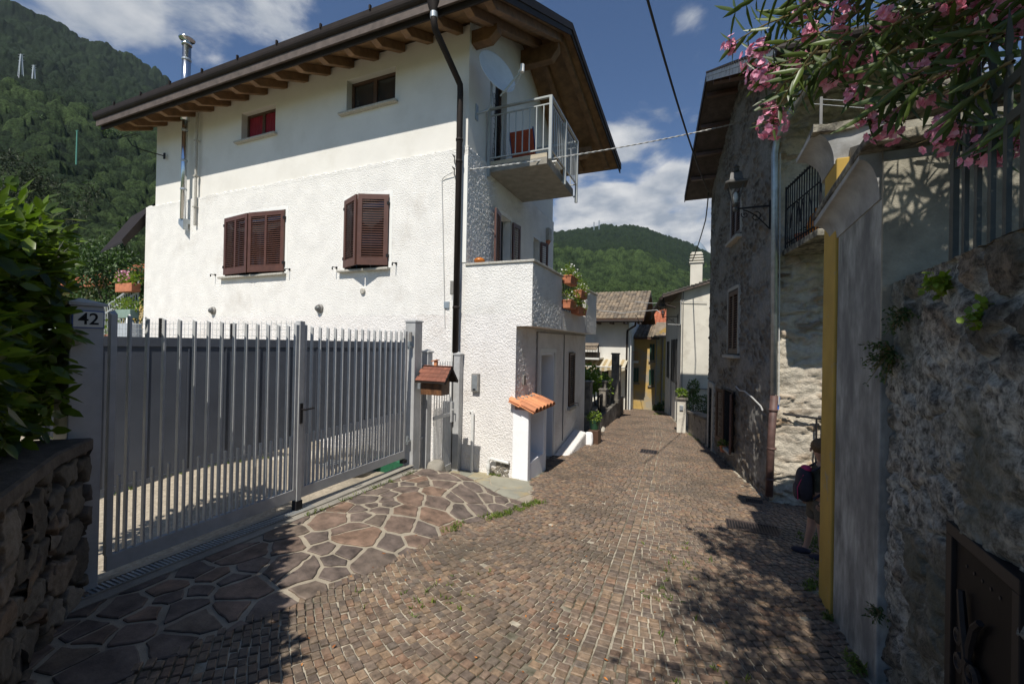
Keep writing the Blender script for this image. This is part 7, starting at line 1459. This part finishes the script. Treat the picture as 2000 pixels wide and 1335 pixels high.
ws = thing('clothes_line', 'thin washing lines on a rusty post above the gateway roof', 'clothes line', (1.1, 5.6, 3.0)); mb = MB(); mb.tube([P(1603, 245, 'y', 4.4), P(1604, 190, 'y', 4.4)], .012, 6); mb.build('post', M['lamp_grey'], ws); mb = MB(); mb.tube([P(1604, 194, 'y', 4.4), P(1740, 202, 'y', 4.4)], .003, 4); mb.tube([P(1590, 203, 'y', 4.4), P(1720, 214, 'y', 4.4)], .003, 4); mb.build('lines', M['pvc'], ws)
# TV aerial bracket on left corner of the white house
mb = MB(); q0 = np.array(P(322, 305, 'y', 5.98)); mb.box(q0[0]-.03, q0[1]-.02, q0[2]-.07, q0[0]+.03, q0[1], q0[2]+.07); mb.tube([q0, q0+np.array((-.45, -.25, .12)), q0+np.array((-.75, -.3, .25)), q0+np.array((-.95, -.3, .45))], .012, 6)
mb.tube([q0+np.array((-1.1, -.3, .52)), q0+np.array((-.6, -.3, .50))], .008, 5)
for k in range(5): c = q0+np.array((-1.1+.12*k, -.3, .52)); mb.tube([c+np.array((0, -.12, 0)), c+np.array((0, .12, 0))], .005, 4)
tag(mb.build('tv_aerial', M['iron']), 'thin television aerial on a wall bracket at the left corner of the white house', 'aerial')
# ================================================================ LEFT BACKGROUND
ST = thing('outside_stairs', 'outdoor staircase with grey railing at the left end of the white house', 'stairs', (-14.6, 6.6, -.4)); sy = 6.3
mb = MB()
for i in range(9): x = -16.6+i*.36; z = .1+i*.19; mb.box(x, sy+.05, -.6, x+.36, sy+1.1, z+.25)
mb.build('steps', M['farwhite'], ST)
mb = MB(); pA_, pB_ = np.array(P(202, 603, 'y', sy)), np.array(P(250, 568, 'y', sy)); pC_ = np.array(P(271, 560, 'y', sy)); dz = np.array((0, 0, -.28))
mb.bar(pA_, pB_, .04, .05); mb.bar(pA_+dz*.6, pC_+np.array((0, 0, -.12)), .03, .04); mb.bar(P(203, 645, 'y', sy), P(240, 618, 'y', sy), .03, .03)
for i in range(13): p = pA_+(pB_-pA_)*i/11; mb.tube([p, p-np.array((0, 0, .95))], .013, 5)
for px in (255, 260, 265, 270): p = np.array(P(px, 560, 'y', sy)); mb.tube([p, p-np.array((0, 0, .8))], .013, 5)
p = np.array(P(271, 545, 'y', sy)); mb.tube([p, p-np.array((0, 0, 1.6))], .022, 6); mb.build('railing', M['balc'], ST)
def wbox2(lab, px0, px1, py, m_, y, fl_=True):
    a = np.array(P(px0, py, 'y', y)); b = np.array(P(px1, py, 'y', y)); t_ = thing('balcony_box', lab, 'flower box', tuple(a)); mb = MB(); mb.box(a[0], y-.1, a[2]-.22, b[0], y+.1, a[2]); mb.build('box', m_, t_, bevel=.01)
    Pp, Oo = crown_pts([(a[0]+(b[0]-a[0])*k/3, y, a[2]+.14, .2, .12, .16) for k in range(4)], 260, .2); leaves('plant', Pp, Oo, NR.normal(size=Oo.shape), .07, .04, M['leafy'], t_)
    if fl_: Pp, Oo = crown_pts([(a[0]+(b[0]-a[0])*.3, y-.05, a[2]+.2, .3, .1, .14)], 60, .9); leaves('flowers', Pp, NR.normal(size=Oo.shape), NR.normal(size=Oo.shape), .05, .045, M['petal'], t_)
wbox2('terracotta box of pink geraniums hung on the outside stair railing', 234, 266, 555, M['terra'], sy-.12); wbox2('pale green plant trough lower on the outside stairs', 233, 263, 605, mat('pale_green_metal', (.22, .30, .25), .5, .1, 9), sy-.15, False)
t_ = thing('garden_parasol', 'closed pale garden parasol standing below the outside stairs', 'parasol', P(252, 665, 'y', 6.1)); mb = MB(); mb.tube([P(250, 612, 'y', 6.1), P(256, 640, 'y', 6.1), P(246, 668, 'y', 6.1)], [.02, .13, .2], 8); mb.build('cloth', M['pvc'], t_)
t_ = thing('garden_cabinet', 'pale blue-grey garden cabinet at the left end of the house', 'cabinet', P(273, 670, 'y', 6.0)); a = np.array(P(252, 632, 'y', 6.05)); b = np.array(P(287, 632, 'y', 6.05)); mb = MB(); mb.box(a[0], 5.75, .2, -12.6, 6.05, a[2]); mb.build('body', mat('pale_blue_enamel', (.40, .43, .46), .5, .05, 5), t_, bevel=.02)
pot('yard_shrub', 'small bright shrub below the stairs, seen over the dark screen', P(212, 668, 'y', 5.9), .25, .2, M['terra'], M['leafy'], n=200, L_=.10)
RH = thing('orange_roofed_house', 'low house with orange tiled roof behind the garden tree at far left', 'house', (-36, 16, 0)); ry = 15.0
a = np.array(P(150, 500, 'y', ry)); b = np.array(P(272, 552, 'y', ry)); mb = MB(); mb.box(a[0]-2, ry, -1, b[0]+1.0, ry+6, b[2]); mb.build('wall', M['ochre'], RH)
mb = MB(); tri_roof(mb, a[0]-3, b[0]+1.5, ry-.6, ry+4.6, b[2]-.15, b[2]+2.25, .15); r4 = mb.build('roof', M['redtile'], RH); mb = MB(); tiled(mb, a[0]-3, b[0]+1.5, ry-.6, ry+4.6, b[2]+.02, b[2]+2.42, .4, .5); mb.build('tiles', M['redtile'], r4)
c = P(205, 560, 'y', 8.5)
bs = [(c[0]+NR.uniform(-1.6, 1.5), 8.8+NR.uniform(-.9, .9), c[2]+NR.uniform(-2.3, 1.5), .75, .6, .6) for _ in range(34)]+[(c[0]+.7, 8.8, c[2]+1.9, .3, .3, .7), (c[0]-.7, 8.8, c[2]+1.6, .4, .4, .6), (c[0]-1.6, 8.8, c[2]+1.0, .5, .5, .6)]
tree('leafy_tree', 'dense dark green garden tree between the hedge and the white house', (c[0], 8.8, -1.0), 4.0, bs, 9000, .13, .06, M['leafd'], .12, .3)
c = P(20, 330, 'y', 8.0)
bs = [(c[0]+NR.normal()*1.0*(1-i/60), 8.4+NR.normal()*.8, c[2]-3.5+i*.085, .9*(1-i/75), .8*(1-i/75), .5) for i in range(48)]
tree('conifer', 'dark feathery conifer rising behind the hedge at the far left', (c[0], 8.4, -1.5), 6, bs, 9000, .16, .035, mat('conifer_needles', (.030, .042, .018), .7, .25, 3, island=[(.6, .6, .6), (1.2, 1.2, 1)]), .14, .2)
# ================================================================ HILLS
def forest(name, az0, az1, nc, prof, r0, r1, nr, seed, kind='structure'):
    az = np.radians(np.linspace(az0, az1, nc)); rr = np.geomspace(r0, r1, nr); A, Rr = np.meshgrid(az, rr, indexing='ij')
    X = Rr*np.sin(A); Y = Rr*np.cos(A); el = prof(np.degrees(A), Rr, X, Y)
    Z = 1.65+Rr*np.tan(np.radians(el))
    H_ = 0; tint = np.zeros_like(Z); cell = 6.5
    sx = X+6*(fbm(X/14, Y/14, 3, seed+2)-.5); sy_ = Y+6*(fbm(X/14+9, Y/14, 3, seed+4)-.5)
    a, b, cid = worley(sx/cell, sy_/cell, seed); a2, b2, cid2 = worley(sx/3.1, sy_/3.1, seed+3); a3, _, _ = worley(X/1.1, Y/1.1, seed+8)
    big = np.sqrt(np.clip(1-(a/.85)**2, 0, 1)); sm = np.sqrt(np.clip(1-(a2/.85)**2, 0, 1)); ti = np.clip(1-a3, 0, 1)
    H_ = (4.0+5.0*cid)*big+2.0*sm+.9*ti+1.0*fbm(X*.9, Y*.9, 4, seed+6); H_ = H_*np.clip(Rr/130, .35, 1.0)
    mead = meadow_mask(np.degrees(A), el, Rr)
    Z = Z+H_*(1-mead)
    me_ = M['forest']; o = grid_mesh(name, X, Y, Z, me_, True); ca = o.data.color_attributes.new('tint', 'FLOAT_COLOR', 'POINT'); col = np.ones((Z.size, 4), np.float32)
    col[:, 0] = np.clip((.55*cid+.3*cid2+.3*fbm(X/60, Y/60, 3, seed+7))*np.where(Rr > 410, .5, 1), 0, 1).ravel(); col[:, 1] = mead.ravel(); ca.data.foreach_set('color', col.ravel()); tag(o, kind=kind)  # far upper slopes tinted darker, a cloud shadow put into the colour
    return o
def meadow_mask(az, el, r):
    m = np.zeros_like(az)
    for a0, a1, e0, e1, k in ((-70.3, -67.6, 12.55, 13.15, 0), (-68.5, -65.2, 13.6, 13.9, -.18), (-1, 4, 9.3, 9.6, 0), (-8.5, -2, 5.6, 6.1, .0)):
        ec = el-k*(az-a0); m = np.maximum(m, ((az > a0) & (az < a1) & (ec > e0) & (ec < e1)).astype(float))
    return m
fm_ = bpy.data.materials.new('forest_canopy'); M['forest'] = fm_; fm_.use_nodes = True; t = fm_.node_tree; b = t.nodes['Principled BSDF']; n = t.nodes.new; l = t.links.new; b.inputs['Roughness'].default_value = .9; b.inputs['Specular IOR Level'].default_value = .1
at = n('ShaderNodeAttribute'); at.attribute_name = 'tint'; sp = n('ShaderNodeSeparateColor'); l(at.outputs['Color'], sp.inputs[0]); r_ = n('ShaderNodeValToRGB'); l(sp.outputs[0], r_.inputs[0]); e = r_.color_ramp.elements; e[0].position = .15; e[0].color = (.008, .015, .008, 1); e[1].position = .85; e[1].color = (.046, .072, .025, 1); e2 = e.new(.5); e2.color = (.020, .034, .014, 1)
nz = n('ShaderNodeTexNoise'); nz.inputs['Scale'].default_value = 1.1; nz.inputs['Detail'].default_value = 9; nz.inputs['Roughness'].default_value = .75; l(n('ShaderNodeNewGeometry').outputs['Position'], nz.inputs['Vector']); mr2 = n('ShaderNodeMapRange'); l(nz.outputs[0], mr2.inputs[0]); mr2.inputs[1].default_value = .35; mr2.inputs[2].default_value = .65; mr2.inputs[3].default_value = .25; mr2.inputs[4].default_value = 2.0
mm = n('ShaderNodeMix'); mm.data_type = 'RGBA'; mm.blend_type = 'MULTIPLY'; mm.inputs[0].default_value = 1; l(r_.outputs[0], mm.inputs[6]); l(mr2.outputs[0], mm.inputs[7]); m3 = n('ShaderNodeMix'); m3.data_type = 'RGBA'; l(sp.outputs[1], m3.inputs[0]); l(mm.outputs[2], m3.inputs[6]); m3.inputs[7].default_value = (.075, .12, .03, 1); l(m3.outputs[2], b.inputs['Base Color'])
bp = n('ShaderNodeBump'); bp.inputs['Strength'].default_value = 1; bp.inputs['Distance'].default_value = 1.6; l(nz.outputs[0], bp.inputs['Height']); l(bp.outputs[0], b.inputs['Normal'])
def tab(x, pts): return np.interp(x, [p[0] for p in pts], [p[1] for p in pts])
def pL(az, r, X, Y):
    E_top = tab(az, [(-90, 26.6), (-74, 25.9), (-71, 26.2), (-67.7, 25.9), (-63.9, 25.0), (-62.5, 24.2), (-58, 22), (-50, 18)])
    s = np.clip((r-70)/(330-70), 0, 1); low = 1.5+(19.5-1.5)*s**.9
    low = low + 1.4*np.sin(az*.55+r*.012)*s*(1-s)*2+1.2*(fbm(X/55, Y/55, 3, 3)-.5)*(s > 0)*2*np.clip(s*3, 0, 1)
    s2 = np.clip((r-330)/(420-330), 0, 1); mid = low-.8*np.sin(s2*math.pi)
    s3 = np.clip((r-420)/(900-420), 0, 1); top = mid+(E_top-19.5)*s3**.85+1.2*(fbm(X/120, Y/120, 3, 5)-.5)*np.sin(s3*math.pi)*2
    s4 = np.clip((r-900)/200, 0, 1); return top-4*s4
def pR(az, r, X, Y):
    E_top = tab(az, [(-30, 12.0), (-24, 13.2), (-18, 14.3), (-15.5, 14.7), (-13, 14.9), (-11, 15.3), (-9.4, 14.9), (-8.5, 15.1), (-6, 14.6), (-4.1, 13.8), (-1.5, 12.8), (1.3, 11.3), (4, 9), (10, 6)])
    sh = tab(az, [(-30, 9), (-18, 12.3), (-13, 11.2), (-9, 11.4), (-6, 10.9), (-3, 9.3), (0, 7.6), (6, 5)])
    s = np.clip((r-75)/(400-75), 0, 1); low = .3+(sh-.3)*s**.85+.8*(fbm(X/45, Y/45, 3, 3)-.5)*2*np.clip(s*3, 0, 1)*np.clip((1-s)*4, 0, 1)
    s2 = np.clip((r-400)/(520-400), 0, 1); mid = low-.9*np.sin(s2*math.pi)*(s2 < 1)
    s3 = np.clip((r-520)/(950-520), 0, 1); top = mid+(E_top-sh)*s3**.9+.5*(fbm(X/90, Y/90, 3, 5)-.5)*np.sin(s3*math.pi)*2
    s4 = np.clip((r-950)/200, 0, 1); return top-3*s4
forest('left_hill', -80, -56, 330, pL, 62, 1080, 520, 3); forest('right_hill', -27, 9, 420, pR, 68, 1130, 460, 8)
# middle part of the range, hidden by the house from here
aa = np.radians(np.linspace(-57, -26, 60)); rr = np.geomspace(90, 1000, 60); A, Rr = np.meshgrid(aa, rr, indexing='ij'); X = Rr*np.sin(A); Y = Rr*np.cos(A); e_ = tab(np.degrees(A), [(-57, 21.5), (-45, 15), (-26, 12)])*np.clip((Rr-90)/700, 0, 1)
o = grid_mesh('middle_hill', X, Y, 1.65+Rr*np.tan(np.radians(e_))-3+3*fbm(X/20, Y/20, 3, 4), M['forest']); tag(o, kind='structure')
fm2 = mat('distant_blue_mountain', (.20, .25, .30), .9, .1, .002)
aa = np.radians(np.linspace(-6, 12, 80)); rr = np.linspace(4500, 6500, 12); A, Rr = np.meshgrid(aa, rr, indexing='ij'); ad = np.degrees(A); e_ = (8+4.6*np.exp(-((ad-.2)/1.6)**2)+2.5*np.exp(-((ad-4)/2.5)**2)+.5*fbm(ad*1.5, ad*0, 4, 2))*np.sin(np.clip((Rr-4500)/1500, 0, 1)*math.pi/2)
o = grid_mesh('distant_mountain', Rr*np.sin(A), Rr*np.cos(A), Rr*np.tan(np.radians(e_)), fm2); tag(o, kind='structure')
def at_dir(az, el, r): return (r*math.sin(R(az)), r*math.cos(R(az)), 1.65+r*math.tan(R(el)))
def on_hill(px, py, prof):      # where the ray through that direction meets the hillside
    q = ray(px, py); az = math.degrees(math.atan2(q[0], q[1])); el = math.degrees(math.atan2(q[2], math.hypot(q[0], q[1])))
    best = None
    for r in np.geomspace(75, 1000, 900):
        x = r*math.sin(R(az)); y = r*math.cos(R(az)); e_ = float(prof(np.array([az]), np.array([r]), np.array([x]), np.array([y]))[0])
        if e_ >= el: best = r; break
    r = best or 800; r *= .985; return np.array((r*math.sin(R(az)), r*math.cos(R(az)), 1.65+r*math.tan(R(el)))), r
def farhouse(lab, px, py, w_, h_, prof, m_w, m_r, dep=None, wins=3):
    c, r = on_hill(px, py, prof); k = r/F_PX; w_ *= k*1.0; h_ *= k; dep = dep or w_*.7; f = np.array((c[0], c[1]))/r; sd = np.array((f[1], -f[0])); t_ = thing('hillside_house', lab, 'house', tuple(c-np.array((0, 0, h_))))
    def Q(u, v, z): p = np.array((c[0], c[1]))+sd*u+f*v; return (p[0], p[1], c[2]+z)
    mb = MB(); v = [Q(u, vv, z) for z in (-h_*1.3, h_*.35) for u, vv in ((-w_/2, 0), (w_/2, 0), (w_/2, dep), (-w_/2, dep))]; mb.add(v, [(0, 1, 5, 4), (1, 2, 6, 5), (2, 3, 7, 6), (3, 0, 4, 7)]); mb.build('wall', m_w, t_)
    mb = MB(); mb.add([Q(-w_*.55, -dep*.1, h_*.33), Q(w_*.55, -dep*.1, h_*.33), Q(w_*.55, dep*.5, h_*.85), Q(-w_*.55, dep*.5, h_*.85), Q(w_*.55, dep*1.1, h_*.33), Q(-w_*.55, dep*1.1, h_*.33)], [(0, 1, 2, 3), (3, 2, 4, 5), (0, 3, 5), (1, 4, 2)]); mb.build('roof', m_r, t_)
    for i in range(wins): u = -w_*.35+w_*.7*i/max(1, wins-1); mb = MB(); mb.add([Q(u-w_*.05, -.05, -h_*.15), Q(u+w_*.05, -.05, -h_*.15), Q(u+w_*.05, -.05, h_*.1), Q(u-w_*.05, -.05, h_*.1)], [(0, 1, 2, 3)]); mb.build('window', M['dark'], t_)
M['fh'] = mat('far_white_render', (.62, .62, .60), .9); M['fho'] = mat('far_yellow_render', (.52, .36, .16), .9)
farhouse('yellow house with orange roof on the green slope left of the white house', 282, 345, 28, 14, pL, M['fho'], M['redtile'])
for px, py, w_, lab in ((35, 142, 16, 'leftmost pale house on the wooded mountain'), (178, 191, 14, 'pale house on the mountain right of the pylons'), (137, 182, 12, 'small pale house between the others on the mountain')): farhouse(lab, px, py, w_, 7, pL, M['fh'], M['fh'], wins=2)
for px, py, w_, lab in ((1303, 514, 16, 'small white house high on the right hill'), (1332, 548, 14, 'small white house just above the slate roof'), (1322, 545, 10, 'tiny white house left of another above the slate roof')): farhouse(lab, px, py, w_, 6, pR, M['fh'], M['fh'], wins=2)
def pylon(lab, px, py0, py1, prof, name='pylon', m_=M['galv'], solid=False):
    c, r = on_hill(px, py1, prof); k = r/F_PX; h = (py1-py0)*k; t_ = thing(name, lab, 'pylon' if not solid else 'mast', tuple(c))
    mb = MB(); wd = h*.07; th = max(.06, .55*k)
    if solid: mb.tube([c-np.array((0, 0, 2)), c+np.array((0, 0, h))], [1.0*k, .7*k], 8); mb.tube([c+np.array((-2*k, 0, h)), c+np.array((2*k, 0, h))], .8*k, 6)
    else:
        for sx, sy2 in ((-1, -1), (1, -1), (1, 1), (-1, 1)): mb.tube([c+np.array((sx*wd, sy2*wd, -2)), c+np.array((sx*wd*.25, sy2*wd*.25, h))], th*.6, 4)
        for i in range(9): z0 = h*i/9; z1 = h*(i+1)/9; a = wd*(1-.75*i/9); b = wd*(1-.75*(i+1)/9); mb.tube([c+np.array((-a, -a, z0)), c+np.array((b, -b, z1))], th*.4, 3); mb.tube([c+np.array((a, -a, z0)), c+np.array((-b, -b, z1))], th*.4, 3)
        for z in (.78, .9, 1.0): mb.tube([c+np.array((-wd*1.6, -wd*.6, h*z)), c+np.array((wd*1.6, wd*.6, h*z))], th*.5, 4)
    mb.build('mast', m_, t_)
pylon('left steel lattice pylon on the wooded mountain', 40, 125, 160, pL); pylon('right steel lattice pylon on the wooded mountain', 65, 142, 170, pL)
pylon('slim green mast standing on the lower slope', 148, 285, 352, pL, 'green_mast', mat('green_mast_paint', (.10, .30, .22), .5), True)
pylon('tiny mast on the top of the right hill', 1160, 434, 447, pR); pylon('second tiny mast on the top of the right hill, right of the first', 1170, 431, 446, pR)
# trees standing apart on the slopes
for i, (px, py, s_) in enumerate([(235, 330, 9), (120, 380, 10), (180, 400, 12), (260, 395, 11), (215, 280, 9), (60, 240, 9), (110, 330, 9)]):
    c, r = on_hill(px, py, pL); k = r/F_PX*s_*1.6
    bs = [(c[0]+NR.normal()*k*.5, c[1]+NR.normal()*k*.5, c[2]+NR.uniform(-.6, .9)*k, k*.55, k*.55, k*.5) for _ in range(9)]
    tree('slope_tree', ['round tree left of the yellow house', 'dark tree below the green mast on the slope', 'tree beside the small meadow', 'tree just below the yellow house', 'tree high on the slope near the house eave', 'tree under the mountain houses', 'tree left of the green mast'][i], (c[0], c[1], c[2]-k*1.5), k*2, bs, 1500, k*.16, k*.10, M['leafd'], k*.08, .4, 'trees on the left slope')
# ================================================================ HAZE
def haze():
    mb = MB(); mb.box(-1150, -60, -9, 320, 1250, 560); hm = bpy.data.materials.new('thin_air'); hm.use_nodes = True; t = hm.node_tree; t.nodes.remove(t.nodes['Principled BSDF']); v = t.nodes.new('ShaderNodeVolumePrincipled')
    v.inputs['Color'].default_value = (.72, .84, 1, 1); v.inputs['Density'].default_value = HAZE; v.inputs['Anisotropy'].default_value = .2; t.links.new(v.outputs[0], t.nodes['Material Output'].inputs['Volume'])
    o = mb.build('haze', hm, loc=(0, 0, 0)); tag(o, kind='stuff')
HAZE = .00006
if HAZE: haze()
